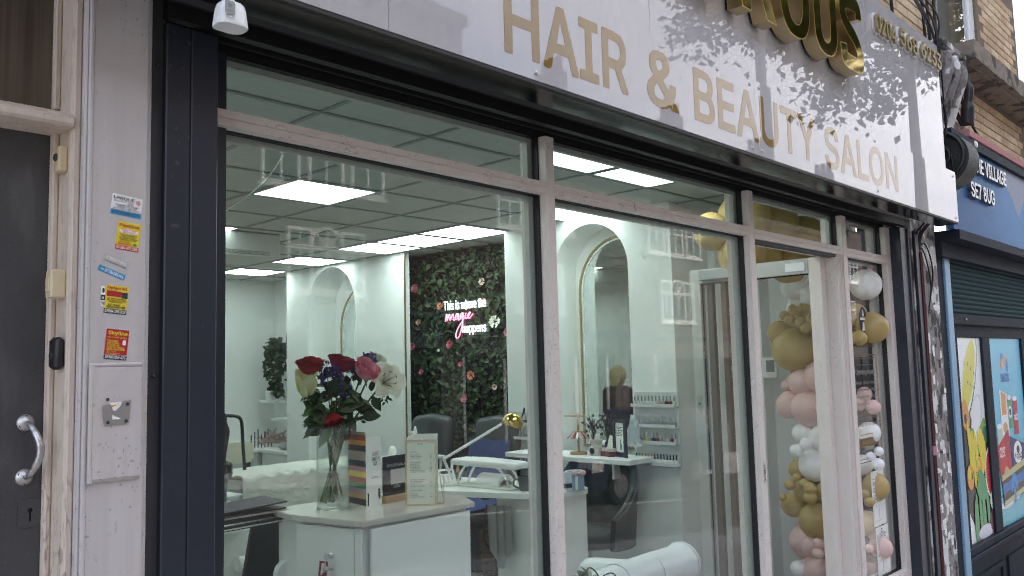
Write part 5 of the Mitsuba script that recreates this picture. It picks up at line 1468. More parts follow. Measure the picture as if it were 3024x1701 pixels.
obj('shell', ua(moved(m, np.array([[0, 0, 1], [1, 0, 0], [0, 1, 0]], float)), La * .36, .001, .08), 'white_gloss', uvl, smooth=35)
tw = obj('desk_towel', ua(bx(-.01, La + .05, -.05, .22, .0005, .010, .004)), 'towel_white', label='white folded towel under the nail lamp', cat='towel')
ck = thing('card_terminal', 'small white card terminal with dark display on the desk', 'card terminal')
uc = lambda m: moved(m, rotz(-.35) @ rotx(.9), (3.937, 4.383, 0.802))
obj('case', uc(bx(-.062, .062, 0, .135, -.012, .012, .008)), 'white_gloss', ck, smooth=40)
obj('display', uc(bx(-.042, .042, .092, .114, .0123, .0133)), 'acrylic_dark', ck)
obj('keys', uc(cat([bx(-.04 + .03 * i, -.02 + .03 * i, .02 + .02 * j, .032 + .02 * j, .0123, .014) for i in range(3) for j in range(3)])), 'sticker_faded', ck)
for lab, p_, r, h, mt, cap in (('dark dropper bottle with black cap on the desk', (4.231, 4.783, 0.8000), .018, .05, 'bottle_dark', 'black_plastic'), ('clear spray bottle with white cap on the desk', (4.244, 4.694, 0.8000), .020, .07, 'glass_clear', 'white_gloss'), ('green glass bottle with wooden cap on the desk', (4.191, 4.574, 0.8000), .024, .06, 'bottle_green', 'wood'),
                                   ('clear stubby bottle with black cap on the desk', (4.316, 4.829, 0.8000), .019, .05, 'glass_clear', 'black_plastic')):
    b_ = thing('bottle', lab, 'bottle')
    p_ = np.array(p_)
    obj('body', lathe([(0, 0), (r, 0), (r, h * .8), (r * .45, h), (0, h)], 20, p_), mt, b_, smooth=40)
    obj('cap', lathe([(0, h + .0003), (r * .5, h + .0003), (r * .5, h * 1.25), (r * .3, h * 1.7), (0, h * 1.7)], 16, p_), cap, b_, smooth=40)
mat('bottle_dark', (.02, .012, .01), .15)
mat('bottle_green', (.015, .045, .032), .15)
mg_ = thing('mug', 'grey straight-sided mug at the right end of the desk', 'mug')
pm = np.array((4.083, 3.816, 0.8))
obj('body', lathe([(0, 0), (.030, 0), (.036, .004), (.046, .09), (.043, .091), (.034, .008), (0, .007)], 28, pm), 'mug_grey', mg_, smooth=40)
mat('mug_grey', (.085, .092, .095), .3)
hd = np.array([-.8, .6, 0])
obj('handle', tube(spline([pm + hd * .04 + [0, 0, .075], pm + hd * .07 + [0, 0, .07], pm + hd * .072 + [0, 0, .035], pm + hd * .036 + [0, 0, .02]], 6), .006, 8), 'mug_grey', mg_, smooth=True)
gb = thing('gift_bag', 'pale blue gift bag with a pink bow on the desk corner', 'gift bag')
pg = np.array((4.294, 3.574, 0.801))
obj('bag', moved(bx(-.055, .055, -.03, .03, 0, .125, .003), rotz(-.5), pg), 'bag_blue', gb)
mat('bag_blue', (.22, .32, .42), .5)
bw_ = cat([ball((-.028, 0, 0), .024, 2, (1, .45, .75)), ball((.028, 0, 0), .024, 2, (1, .45, .75)), ball((0, -.004, 0), .010, 2)])
obj('bow', moved(bw_, rotz(-.5), pg + [.0, -.035, .108]), 'bow_pink', gb, smooth=True)
mat('bow_pink', (.62, .42, .40), .7)
obj('ribbon', moved(bx(-.009, .009, -.033, -.0305, 0, .09), rotz(-.5), pg), 'vinyl_white', gb)
for lab, p_, w_, h_, mt in (('clear striped acrylic box behind the mullion on the desk', (4.236, 3.587, 0.8000), .022, .12, 'stripe_box'), ('black round jar beside the blue gift bag', (4.299, 3.600, 0.8000), .018, .045, 'black_plastic')):
    p_ = np.array(p_)
    obj('desk_box' if w_ > .02 else 'jar', moved(bx(-w_, w_, -w_, w_, 0, h_, .002), rotz(-.4), p_) if w_ > .02 else lathe([(0, 0), (w_, 0), (w_, h_), (0, h_)], 18, p_), mt, label=lab, cat='box' if w_ > .02 else 'jar')
mat('stripe_box', proc(lambda p, n, uv: mix((.03, .04, .07), (.55, .58, .62), smoothstep(.45, .55, noise(p.z * 55, 1, 2)))), .2)
# gold desk lamp
gl_ = thing('desk_lamp', 'brass domed desk lamp on a long white arm', 'lamp')
h0 = P(*(4.171, 4, 1.216))
obj('shade', moved(sheet([[(.075 * math.sin(t) * math.cos(a), .075 * math.sin(t) * math.sin(a), .075 * math.cos(t)) for a in np.linspace(0, 2 * PI, 33)] for t in np.linspace(0, PI * .56, 9)]), rotz(-.8) @ roty(.35), h0), 'brass_polished', gl_, smooth=True)
obj('arm', cat([rod(P(*(4.064, 4, 1.221)), P(*(3.682, 4.15, 1.021)), .009, 10), rod(P(*(3.682, 4.15, 1.021)), P(*(3.902, 4.3, 0.837)), .009, 10)]), 'white_gloss', gl_, smooth=30)
obj('knob', cat([ball(h0 + P(.06, 0, .01), .016, 2), ball(h0 + P(.085, 0, .03), .012, 2), tube(spline([h0 + P(.06, 0, .01), h0 + P(.10, 0, .05), h0 + P(.12, 0, .10), h0 + P(.14, .02, .06)], 5), .005, 6)]), 'black_plastic', gl_, smooth=True)

# under the desk: hanging towel, cable, wicker basket
ht = thing('hanging_towel', 'grey white towel hanging under the nail desk', 'towel')
u = np.linspace(0, 1, 22); v = np.linspace(0, 1, 12)
U_, V_ = np.meshgrid(u, v, indexing='ij')
e0, e1 = P(*(3.978, 4.058, 0.7)), P(*(4.053, 3.902, 0.7))
XX = e0[0] + (e1[0] - e0[0]) * U_; YY = e0[1] + (e1[1] - e0[1]) * U_ + .022 * np.sin(U_ * 21) * (1 - .3 * V_)
obj('cloth', sheet(np.stack([XX, YY - .01 * V_, .70 - V_ * (.24 + .16 * np.sin(np.clip(U_ * 1.1, 0, 1) * PI))], -1)), 'cloth_grey', ht, smooth=True)
obj('desk_cable', tube(spline([(3.904, 3.992, 0.72), (3.911, 4.02, 0.62), (4.018, 4.132, 0.45), (4.066, 4.088, 0.36), (4.137, 4.165, 0.16)], 6), .005, 6), 'rubber', smooth=True, label='black cable hanging beside the grey towel under the desk', cat='cable')
wb = thing('wicker_basket', 'dark brown wicker basket on the floor under the desk', 'basket')
bc_ = np.array((4.33, 4.237, 0.02))
rows_ = []
for k in range(24):
    z = .02 + .019 * k
    rr = .15 + .03 * k / 24
    t = np.linspace(0, 2 * PI, 49)
    rows_.append(tube(np.c_[bc_[0] + (rr + .006 * np.sin(t * 12 + PI * (k % 2))) * np.cos(t), bc_[1] + (rr + .006 * np.sin(t * 12 + PI * (k % 2))) * np.sin(t), np.full(49, z)], .0105, 5))
obj('weave', cat(rows_), 'wicker', wb, smooth=True, kind='stuff')
obj('stakes', cat([rod((bc_[0] + .15 * math.cos(a), bc_[1] + .15 * math.sin(a), 0), (bc_[0] + .18 * math.cos(a), bc_[1] + .18 * math.sin(a), .48), .005, 5) for a in np.linspace(0, 2 * PI, 25)[:-1]]), 'wicker', wb)
obj('lining', lathe([(0, 0), (.135, 0), (.16, .44), (.157, .44), (.13, .004), (0, .004)], 24, bc_), 'ink', wb)

# tufted grey swivel chair by the arched wall
tc = thing('tufted_chair', 'dark grey tufted velvet tub chair beside the nail desk', 'chair')
def chair_shell(cx, cy, rot, w=.54, hb=.50, z0=.42):
    u = np.linspace(-1, 1, 37); v = np.linspace(0, 1, 19)
    U_, V_ = np.meshgrid(u, v, indexing='ij')
    a = U_ * 2.05
    top_ = np.where(np.abs(U_) < .42, 1.0, 1.0 - .62 * np.clip((np.abs(U_) - .42) / .58, 0, 1) ** .8)
    z = z0 + V_ * hb * top_
    r = (w / 2) * (1 + .10 * V_) + .015
    tuft = sum(np.exp(-(((a - ta) / .16) ** 2 + ((V_ - tv) / .10) ** 2)) for ta in (-1.0, -.35, .35, 1.0) for tv in (.30, .58, .84)) + sum(np.exp(-(((a - ta) / .16) ** 2 + ((V_ - tv) / .10) ** 2)) for ta in (-.68, 0, .68) for tv in (.44, .71))
    inn = np.stack([(r - .055 + .030 * tuft) * np.sin(a) * 1.05, -(r - .055 + .030 * tuft) * np.cos(a), z], -1)
    out = np.stack([r * np.sin(a) * 1.05, -r * np.cos(a), z], -1)
    P_ = np.concatenate([inn, out[:, ::-1]], 1)
    P_ = np.concatenate([P_, P_[:, :1]], 1)
    sh_ = sheet(P_)
    pipe = tube(out[:, -1] * .5 + inn[:, -1] * .5 + [0, 0, .004], .014, 8)
    arm_pipe = tube(out[6:31:1, -1] + [0, 0, .002], .008, 6)
    Rm_ = rotz(rot)
    t_ = (cx, cy, 0)
    return moved(sh_, Rm_, t_), moved(pipe, Rm_, t_), moved(arm_pipe, Rm_, t_)


cxy = (4.72, 3.87)
sh_, pi_, ap_ = chair_shell(cxy[0] + .0, cxy[1] - .05, 1.68, .60, .54, .36)
obj('shell', sh_, 'velvet', tc, smooth=True)
obj('piping', cat([pi_]), 'velvet', tc, smooth=True)
obj('seat', lathe([(0, .36), (.22, .36), (.25, .40), (.25, .44), (.22, .47), (0, .475)], 28, (cxy[0], cxy[1] - .05, 0)), 'velvet', tc, smooth=True)
obj('base', cat([rod((cxy[0], cxy[1] - .05, .05), (cxy[0], cxy[1] - .05, .37), .025, 12)] + [tube([(cxy[0], cxy[1] - .05, .08), (cxy[0] + .28 * math.cos(a), cxy[1] - .05 + .28 * math.sin(a), .03)], [.018, .012], 8) for a in np.arange(5) * 2 * PI / 5]), 'chrome', tc, smooth=30)
lv_ = P(*(4.643, 3.7, 0.432)); lv2 = P(*(4.733, 3.7, 0.383))
obj('lever', cat([rod(lv_ - (lv2 - lv_) * .8, lv2, .006, 8), rod(lv_ * .45 + lv2 * .55, lv2, .011, 8)]), 'black_plastic', tc)

# shelf along the arched wall and its things
sf2 = thing('wall_shelf', 'white wall shelf below the right arched mirror', 'shelf')
obj('board', bx(4.86, 5.199, 3.55, 4.75, .895, .932, .004), 'white_gloss', sf2)
obj('bracket', cat([bx(4.95, 5.199, 3.75, 3.77, .78, .8945), bx(4.95, 5.199, 4.5, 4.52, .78, .8945)]), 'white_matt', sf2)
SZ = .9325
p_ = np.array([5.02, 4.130, SZ])
ss = thing('swatch_stand', 'wooden stand with a fan of nail colour swatches on the shelf', 'swatch stand')
obj('base', lathe([(0, 0), (.065, 0), (.065, .018), (0, .018)], 28, p_), 'wood', ss, smooth=40)
obj('post', cat([rod(p_ + [0, 0, .018], p_ + [0, 0, .30], .008), rod(p_ + [-.05, .09, .285], p_ + [.03, -.04, .285], .006)]), 'wood', ss)
obj('disc', lathe([(0, .16), (.035, .16), (.035, .17), (0, .17)], 20, p_), 'wood', ss)
for i in range(22):
    a = i * 2 * PI / 22
    d = np.array([math.cos(a), math.sin(a), 0])
    obj('swatch', hull_box(p_ + d * .036 + [0, 0, .163], p_ + d * .085 + [0, 0, .120], .007), ('pink_print', 'taupe_print', 'ink_plum', 'bow_pink', 'red_print', 'pr_fig', 'print_white')[i % 7], ss)
p_ = np.array([5.02, 3.963, SZ])
ob = thing('oil_burner', 'pale round ceramic oil burner on the shelf', 'oil burner')
obj('body', lathe([(0, 0), (.045, 0), (.05, .02), (.05, .06), (.036, .075), (.05, .10), (.052, .115), (.047, .115), (.034, .085), (0, .085)], 28, p_), 'ceramic', ob, smooth=40)
mat('ceramic', (.48, .42, .40), .35)
obj('opening', moved(lathe([(0, 0), (.022, 0), (.022, .002), (0, .002)], 20), np.column_stack([[0, -1, 0], [0, 0, 1], [-1, 0, 0]]) @ np.eye(3), p_ + [-.0495, -.0, .035]), 'black_void', ob)
p_ = np.array([5.02, 3.845, SZ])
obj('red_box', moved(bx(-.06, .06, -.035, .035, 0, .035, .002), rotz(1.2), p_), 'brick_red', label='flat dark red box on the shelf under a paper pad', cat='box')
mat('brick_red', (.13, .03, .025), .5)
obj('paper_pad', moved(bx(-.06, .055, -.03, .03, .0355, .058, .002), rotz(1.35), p_), 'pale_pad', label='pale pink paper pad on the red box on the shelf', cat='pad')
mat('pale_pad', (.5, .42, .40), .7)
obj('open_card', moved(bx(-.05, .05, -.002, .002, .059, .15), rotz(1.3) @ rotx(.3), p_ + [.02, .01, .0]), 'menu_paper', label='pale greenish card leaning on the shelf', cat='card')
p_ = np.array([5.02, 3.735, SZ])
fs_ = thing('framed_notice', 'black framed white notice standing on the shelf', 'frame')
uo = lambda m: moved(m, SIDE @ roty(-.35), p_)
obj('frame', uo(ext(sbox(-.085, 0, .085, .27).difference(sbox(-.055, .035, .055, .245)), .015)), 'dark_navy_plastic', fs_)
mat('dark_navy_plastic', (.012, .016, .028), .3)
obj('paper', uo(ext(sbox(-.0555, .0345, .0555, .2455), .006)), 'white_paper', fs_)
obj('print', uo(moved(cat([ext(sbox(-.045, .21 - .012 * i, .035 - .012 * (i % 2), .215 - .012 * i), .0004) for i in range(6)] + [ext(Polygon([(-.0, .05), (.02, .05), (.018, .08), (.026, .085), (.010, .10), (.004, .13), (-.002, .13), (.002, .09)]), .0004)]), None, (0, 0, .0062))), 'ink', fs_)
for lab, y_, h_ in (('dried dark flower bunch in a bottle on the shelf', 4.076, .24), ('second dried flower bunch standing behind the oil burner', 3.937, .25)):
    k = thing('dried_flowers', lab, 'dried flowers')
    b0 = np.array([5.14, y_, SZ])
    obj('jar', lathe([(0, 0), (.03, 0), (.03, .08), (.02, .10), (0, .10)], 18, b0), 'dark_plastic', k, smooth=40)
    obj('stems', cat([tube([b0 + [0, 0, .09], b0 + [rng.normal(0, .012), rng.normal(0, .012), .17], b0 + [rng.normal(0, .035), rng.normal(0, .035), h_ + rng.normal(0, .02)]], .003, 5) for _ in range(16)] + [ball(b0 + [rng.normal(0, .035), rng.normal(0, .035), h_ + rng.normal(-.05, .04)], .010, 1) for _ in range(24)]), 'dried_mauve', k, kind='stuff')
mat('dried_mauve', (.07, .055, .06), .9)
gl2 = thing('plastic_bag', 'crumpled clear plastic bag hanging beside the polish rack', 'bag')
p_ = P(*(5.13, 3.699, 1.224))
bagp = [[(p_[0] + .02 * math.sin(7 * u_ + 3 * v_), p_[1] + (.02 + .055 * v_) * math.cos(u_) + .008 * math.sin(9 * v_ + 5 * u_), p_[2] - .22 * v_ + .008 * math.sin(5 * u_)) for v_ in np.linspace(0, 1, 9)] for u_ in np.linspace(0, PI, 9)]
obj('film', sheet(bagp), 'film_white', gl2, smooth=True)
scene['film_white'] = {'type': 'twosided', 'bsdf': {'type': 'principled', 'base_color': rgb((.62, .68, .70)), 'roughness': .2}}

# nail polish racks
BOT = mikit.ply(bx(-.0105, .0105, -.0105, .0105, 0, .036, .003), 'white_gloss')
CAP = mikit.ply(cat([lathe([(0, .0365), (.006, .0365), (.0045, .074), (0, .075)], 8)]), 'black_plastic')
cols = {'clear': ('pol_clear', 'pol_greycap'), 'nude': ('pol_nude', 'pol_greycap'), 'red': ('pol_red', 'pol_greycap'), 'dark': ('ink_plum', 'pol_greycap'), 'blackcap': ('print_white', 'black_plastic'), 'goldcap': ('print_white', 'gold_vinyl'), 'pink': ('pink_print', 'steel'), 'mint': ('pr_mint', 'steel'), 'yellow': ('pr_yellow', 'white_gloss'), 'teal': ('pr_teal2', 'white_gloss'), 'violet': ('petal_violet_b', 'pol_greycap'), 'sil': ('pol_grey', 'steel'), 'brown': ('brick_red', 'white_gloss')}
for nm, c in (('pol_clear', (.55, .57, .56)), ('pol_greycap', (.22, .24, .24)), ('pol_nude', (.45, .32, .29)), ('pol_red', (.24, .01, .02)), ('pol_grey', (.28, .30, .31)), ('petal_violet_b', (.20, .21, .36))):
    mat(nm, c, .2)


def rack(lab, y0, y1, zs_, rows, where):
    t = thing('polish_rack', lab, 'rack')
    obj('back', bx(5.192, 5.1995, y0, y1, min(zs_) - .02, max(zs_) + .10), 'acrylic_pale2', t)
    for z, row, w_ in zip(zs_, rows, where):
        obj('shelf', bx(5.135, 5.1915, y0, y1, z - .006, z), 'acrylic_pale2', t)
        obj('lip', bx(5.132, 5.1345, y0, y1, z - .006, z + .018), 'acrylic_pale2', t)
        n = len(row)
        for i, c in enumerate(row):
            y = y1 - .018 - (y1 - y0 - .036) * i / (n - 1)
            k = num('polish_bottle')
            kind_ = {'clear': 'clear', 'sil': 'grey', 'blackcap': 'black-capped', 'goldcap': 'gold-capped'}.get(c, 'coloured')
            labels[k] = {'label': f'{kind_} nail polish bottle on the {w_}', 'category': 'nail polish', 'group': f'{kind_} bottles on the {w_}'}
            inst('body', BOT, T().translate([5.163, y, z + .0005]), k, cols[c][0])
            inst('cap', CAP, T().translate([5.163, y, z + .0005]), k, cols[c][1])


scene['acrylic_pale2'] = {'type': 'twosided', 'bsdf': {'type': 'principled', 'base_color': rgb((.58, .60, .59)), 'roughness': .15}}
rack('clear nail polish rack on the right end of the arched wall', 3.345, 3.72, (1.291, 1.146, 1.028, .878),
     (['clear'] * 7 + ['nude', 'nude', 'dark', 'red', 'clear'], ['sil'] * 13, ['brown', 'nude', 'sil', 'yellow', 'sil', 'dark', 'red', 'sil', 'pink', 'mint', 'red', 'clear'], ['blackcap', 'goldcap', 'goldcap', 'goldcap', 'goldcap', 'goldcap'] + ['blackcap'] * 8),
     ('top shelf of the right rack', 'second shelf of the right rack', 'third shelf of the right rack', 'bottom shelf of the right rack'))
rack('nail polish rack left of the middle mullion', 4.715, 5.02, (1.125, 1.01, .865, .775), (['teal', 'teal', 'dark', 'yellow', 'yellow', 'brown', 'dark', 'violet', 'nude'], ['sil'] * 9, ['violet'] * 9, ['violet'] * 9),
     ('top shelf of the left rack', 'second shelf of the left rack', 'third shelf of the left rack', 'bottom shelf of the left rack'))

# pedicure chairs in front of the leaf wall
def pedi(lab, y, towel):
    t = thing('pedicure_chair', lab, 'chair', 'pedicure chairs by the leaf wall')
    obj('back', blob([hullm([((5.12, y - .19, .50), .06), ((5.12, y + .19, .50), .06), ((5.20, y - .19, 1.10), .07), ((5.20, y + .19, 1.10), .07), ((5.19, y, 1.12), .075)])], .05, 10), 'leather_grey', t, smooth=True)
    obj('seat', blob([hullm([((4.65, y - .20, .42), .06), ((4.65, y + .20, .42), .06), ((5.12, y - .20, .42), .06), ((5.12, y + .20, .42), .06)])], .05, 6), 'leather_grey', t, smooth=True)
    for s in (-1, 1):
        obj('arm', blob([hullm([((4.72, y + s * .30, .62), .05), ((5.15, y + s * .30, .66), .055)]), hullm([((4.80, y + s * .30, .35), .045), ((5.12, y + s * .30, .60), .045)])], .05, 6), 'leather_grey', t, smooth=True)
    obj('base', bx(4.70, 5.20, y - .22, y + .22, 0, .36, .02), 'dark_plastic', t)
    if towel:
        u_ = np.linspace(0, 1, 18); v_ = np.linspace(-1, 1, 13)
        A_, B_2 = np.meshgrid(u_, v_, indexing='ij')
        xx = np.interp(A_, [0, .45, .6, 1], [5.115, 5.03, 4.95, 4.52]); zz = np.interp(A_, [0, .45, .6, 1], [1.00, .58, .50, .495]) - .25 * np.clip(A_ - .9, 0, 1) * 4
        obj('blue_towel', sheet(np.stack([xx - .035 - .008 * np.sin(B_2 * 9 + A_ * 7), y + B_2 * .24, zz + .008 * np.sin(B_2 * 6 + A_ * 13)], -1)), 'cloth_blue', smooth=True, label='crumpled blue towel spread over the pedicure chair', cat='towel')


pedi('dark grey pedicure chair at the left of the leaf wall', 5.99, False)
pedi('dark grey pedicure chair with a blue towel near the brass lamp', 5.14, True)
nt = thing('small_table', 'small white table with a printed sheet between the pedicure chairs', 'table')
tcx, tcy = 4.55, 5.55
obj('top', bx(tcx - .22, tcx + .22, tcy - .2, tcy + .2, .86, .885, .004), 'white_gloss', nt)
obj('legs', cat([rod((tcx + a, tcy + b, 0), (tcx + a, tcy + b, .86), .012) for a in (-.19, .19) for b in (-.17, .17)]), 'white_matt', nt)
ps = thing('price_sheet', 'rounded white printed sheet standing on the small white table', 'sign')
ux = lambda m: moved(m, SIDE @ roty(-.5), (tcx, tcy - .08, .8855))
obj('sheet', ux(ext(sbox(-.08, 0, .08, .17).union(Point(0, .17).buffer(.08)), .003)), 'white_paper', ps)
obj('print_lines', ux(moved(cat([ext(sbox(-.06, .03 + .017 * i, .05 - .02 * (i % 2), .037 + .017 * i), .0004) for i in range(9)]), None, (0, 0, .0032))), 'ink_teal', ps)
obj('tissue', ball((tcx - .1, tcy + .1, .93), .04, 2, (1, .7, 1.1)), 'white_paper', smooth=True, label='crumpled white tissue on the small white table', cat='tissue')
hd_ = thing('small_bust', 'small pale practice head on the small white table', 'bust')
hb_ = np.array([tcx + .05, tcy + .02, .8855])
obj('head', blob([hullm([(hb_ + [0, 0, .17], .032), (hb_ + [-.012, 0, .14], .022)]), hullm([(hb_ + [0, 0, .12], .016), (hb_ + [0, 0, .06], .018)]), hullm([(hb_ + [0, -.035, .035], .02), (hb_ + [0, .035, .035], .02), (hb_ + [0, 0, .012], .03)])], .012, 5), 'skin_pale', hd_, smooth=True)
mat('skin_pale', (.50, .40, .30), .5)

# massage bed with towel, cabinets, stool, tubular stand
mb = thing('massage_bed', 'treatment bed covered with thick white towels near the back', 'bed')
bx0, bx1, by0, by1, bz = 3.30, 4.75, 6.02, 6.68, .80
obj('top', bx(bx0 + .02, bx1 - .02, by0 + .03, by1 - .03, bz - .12, bz - .02, .03), 'vinyl_white', mb)
obj('legs', cat([rod((x, y, 0), (x, y, bz - .12), .022) for x in (bx0 + .15, bx1 - .15) for y in (by0 + .1, by1 - .1)]), 'wood', mb)
u_ = np.linspace(0, 1, 56); v_ = np.linspace(0, 1, 46)
A_, B_2 = np.meshgrid(u_, v_, indexing='ij')
s_ = B_2 * 1.35
yy = np.where(s_ < .32, by0 - .005, np.minimum(by0 + (s_ - .32) * .66, by1))
zz = np.where(s_ < .32, bz - .28 + s_ * .88, bz) + 0
pts3 = np.stack([bx0 + A_ * (bx1 - bx0), yy, zz], -1)
pts3[..., 2] += .025 * meshkit.fbm(pts3 * [5, 5, 3], 4, seed=3) + .012 * np.sin(A_ * 60 + 3 * meshkit.fbm(pts3 * 4, 2)) * (s_ > .3) * (s_ < .5)
pts3[..., 1] -= .020 * meshkit.fbm(pts3 * [9, 3, 9] + 5, 4, seed=9)
obj('towels', sheet(pts3), 'towel_white', mb, smooth=True)
mat('cabinet_grey', (.42, .43, .42), .4)
mat('stool_cream', (.60, .58, .47), .5)
kb = thing('base_cabinet', 'white cabinet with worktop along the back wall', 'cabinet')
obj('carcass', bx(3.6, 5.78, 9.32, 9.72, 0, .66), 'white_matt', kb)
obj('worktop', bx(3.58, 5.78, 9.28, 9.72, .662, .70, .004), 'white_gloss', kb)
for x in np.arange(3.62, 5.7, .54):
    d_ = obj('door', bx(x, x + .53, 9.302, 9.319, .06, .652, .003), 'cabinet_grey', kb)
    obj('knob', ball((x + (.48 if int((x - 3.62) / .54 + .5) % 2 == 0 else .05), 9.296, .58), .013, 2), 'steel', d_)
c2 = thing('side_cabinet', 'white cabinet with a folded cloth beside the left niche', 'cabinet')
obj('carcass', bx(5.34, 5.77, 8.72, 9.26, 0, .66), 'white_matt', c2)
obj('worktop', bx(5.30, 5.77, 8.70, 9.27, .662, .70, .004), 'white_gloss', c2)
obj('folded_cloth', ball((5.45, 8.9, .735), .06, 2, (1.5, 2, .55)), 'cloth_grey', smooth=True, label='folded grey cloth on the cabinet beside the left niche', cat='cloth')
tr = thing('tool_rack', 'row of small dark nail tools standing on the worktop', 'tools')
t0_ = P(*(5.304, 9.45, 0.691))
obj('tools', cat([rod((t0_[0] + .045 * i, 9.45, .70), (t0_[0] + .045 * i, 9.45, .86 + .03 * (i % 3)), .007, 6) for i in range(7)]), 'dark_plastic', tr, kind='stuff')
hm = thing('brush_heap', 'tangled heap of pink and dark brushes on the worktop', 'brushes')
t0_ = P(*(5.604, 9.45, 0.675))
obj('brushes', cat([rod(t0_ + [rng.uniform(-.2, .2), rng.uniform(-.08, .08), .06 + rng.uniform(0, .05)], t0_ + [rng.uniform(-.2, .2), rng.uniform(-.08, .08), .06 + rng.uniform(.0, .18)], .012, 6) for _ in range(26)]), 'pol_nude', hm, kind='stuff')
stl = thing('stool', 'white padded stool with low backrest near the treatment bed', 'stool')
sy_ = 7.05
sx0, sx1, sz0, sz1 = 3.668, 3.98, 0.807, 0.995
obj('back', fprism(sbox(sx0, sz0, sx1, sz1).buffer(-.06).buffer(.06), sy_, .06), 'stool_cream', stl, smooth=35)
obj('post', bx((sx0 + sx1) / 2 + .08, (sx0 + sx1) / 2 + .14, sy_ + .02, sy_ + .05, .45, sz0), 'black_plastic', stl)
obj('seat', lathe([(0, .45), (.19, .45), (.2, .48), (.19, .52), (0, .53)], 24, ((sx0 + sx1) / 2 + .02, sy_ + .25, 0)), 'vinyl_white', stl, smooth=40)
obj('base', cat([rod(((sx0 + sx1) / 2 + .02, sy_ + .25, .05), ((sx0 + sx1) / 2 + .02, sy_ + .25, .45), .03)] + [rod(((sx0 + sx1) / 2 + .02, sy_ + .25, .08), ((sx0 + sx1) / 2 + .02 + .25 * math.cos(a), sy_ + .25 + .25 * math.sin(a), .03), .015) for a in np.arange(5) * 1.2566]), 'chrome', stl)
tbs = obj('tubular_stand', tube(spline([(3.393, 6.5, 1.264), (3.48, 6.5, 1.258), (3.536, 6.5, 1.242), (3.561, 6.5, 1.189), (3.573, 6.5, 1.013), (3.592, 6.5, 0.754), (3.622, 6.5, 0.112)], 6), .014, 8), 'black_plastic', smooth=True, label='black bent tube stand in front of the white stool', cat='stand')

# trailing plant on its wall shelf
ws2 = thing('plant_shelf', 'small white wall shelf with wire frame by the left niche', 'shelf')
obj('board', bx(5.50, 5.779, 9.25, 9.62, 1.235, 1.262, .003), 'white_gloss', ws2)
obj('wire_frame', cat([tube([(5.76, 9.22, 1.30), (5.62, 9.22, 1.75), (5.66, 9.22, 2.12), (5.775, 9.22, 2.16)], .008, 6), tube([(5.62, 9.22, 1.75), (5.775, 9.22, 1.95)], .008, 6), tube([(5.775, 9.22, 1.5), (5.64, 9.22, 1.68)], .008, 6)]), 'black_plastic', ws2)
tp2 = thing('trailing_plant', 'dark green trailing plant hanging over the white pot', 'plant')
pz = 1.25
px_ = 5.58
obj('pot', lathe([(0, 0), (.055, 0), (.07, .12), (.065, .12), (.05, .01), (0, .01)], 20, (px_ - .06, 9.38, 1.2625)), 'white_gloss', tp2, smooth=40)
obj('basket', bx(px_ - .02, px_ + .10, 9.30, 9.42, 1.86, 1.97, .006), 'ink', tp2)
pp_ = []
for k in range(330):
    t_ = rng.random()
    wd = np.interp(t_, [0, .1, .45, .62, .7, 1], [.05, .09, .16, .15, .07, .05])
    pp_.append((px_ - .03 + rng.normal(0, wd * .55), 9.33 + rng.normal(0, .05), 2.03 - .70 * t_))
obj('foliage', scatter(lf, np.array(pp_), [frame_of(np.array([rng.normal(0, .7), -.3, rng.normal(-.5, .5)]), np.array([-.3, -.9, .3]) + rng.normal(0, .3, 3)) for _ in pp_], rng.uniform(.055, .085, len(pp_))), 'leaf_dark', tp2, smooth=True, kind='stuff')
pbs = thing('bottle_row', 'short row of small bottles on the ledge under the trailing plant', 'bottles')
obj('bottles', cat([lathe([(0, 0), (.022, 0), (.022, .06), (.008, .07), (.008, .12), (0, .12)], 10, (5.62 + .0 * i, 8.95 - .07 * i, 1.06)) for i in range(4)]), 'dark_plastic', pbs, kind='stuff')
obj('ledge', bx(5.42, 5.779, 8.71, 9.2, 1.03, 1.0595), 'white_gloss', pbs)

# ---------------------------------------------------------------- woman standing by the bed, her back to the mirror
wo = thing('person', 'blonde woman in a dark top and jeans standing half hidden behind the dark column', 'person')
WX, WY = 2.985, 5.92
B = lambda x, y, z: np.array([WX + x, WY + y, z])            # x: she faces -x, so her back is towards +x
seg = lambda *q: hullm(q)
torso = [seg((B(.0, -.10, 1.30), .055), (B(.0, .10, 1.30), .055), (B(.015, -.10, 1.18), .085), (B(.015, .10, 1.18), .085)),
         seg((B(.015, -.10, 1.18), .085), (B(.015, .10, 1.18), .085), (B(.0, -.08, .98), .078), (B(.0, .08, .98), .078)),
         seg((B(.0, -.08, .98), .078), (B(.0, .08, .98), .078), (B(.01, -.09, .86), .09), (B(.01, .09, .86), .09))]
sleeves = [seg((B(.0, s * .155, 1.285), .052), (B(-.03, s * .20, 1.06), .042)) for s in (-1, 1)] + [seg((B(-.03, s * .20, 1.06), .042), (B(-.12, s * .185, .97), .036)) for s in (-1, 1)]
neck = [seg((B(.005, 0, 1.30), .045), (B(-.015, 0, 1.40), .042))]
obj('top', blob(torso + sleeves, .03, 8), 'top_maroon', wo, smooth=True)
legs = [seg((B(.01, -.09, .86), .09), (B(.01, .09, .86), .09), (B(.01, 0, .80), .09))]
for s in (-1, 1):
    legs += [seg((B(.01, s * .085, .84), .088), (B(-.01, s * .085, .46), .055)), seg((B(-.01, s * .085, .46), .055), (B(.02, s * .085, .10), .040))]
obj('jeans', blob(legs, .03, 8), 'denim', wo, smooth=True)
for s in (-1, 1):
    obj('shoe', blob([seg((B(.035, s * .085, .045), .042), (B(-.13, s * .09, .035), .034))], .02, 4), 'ink', wo, smooth=True)
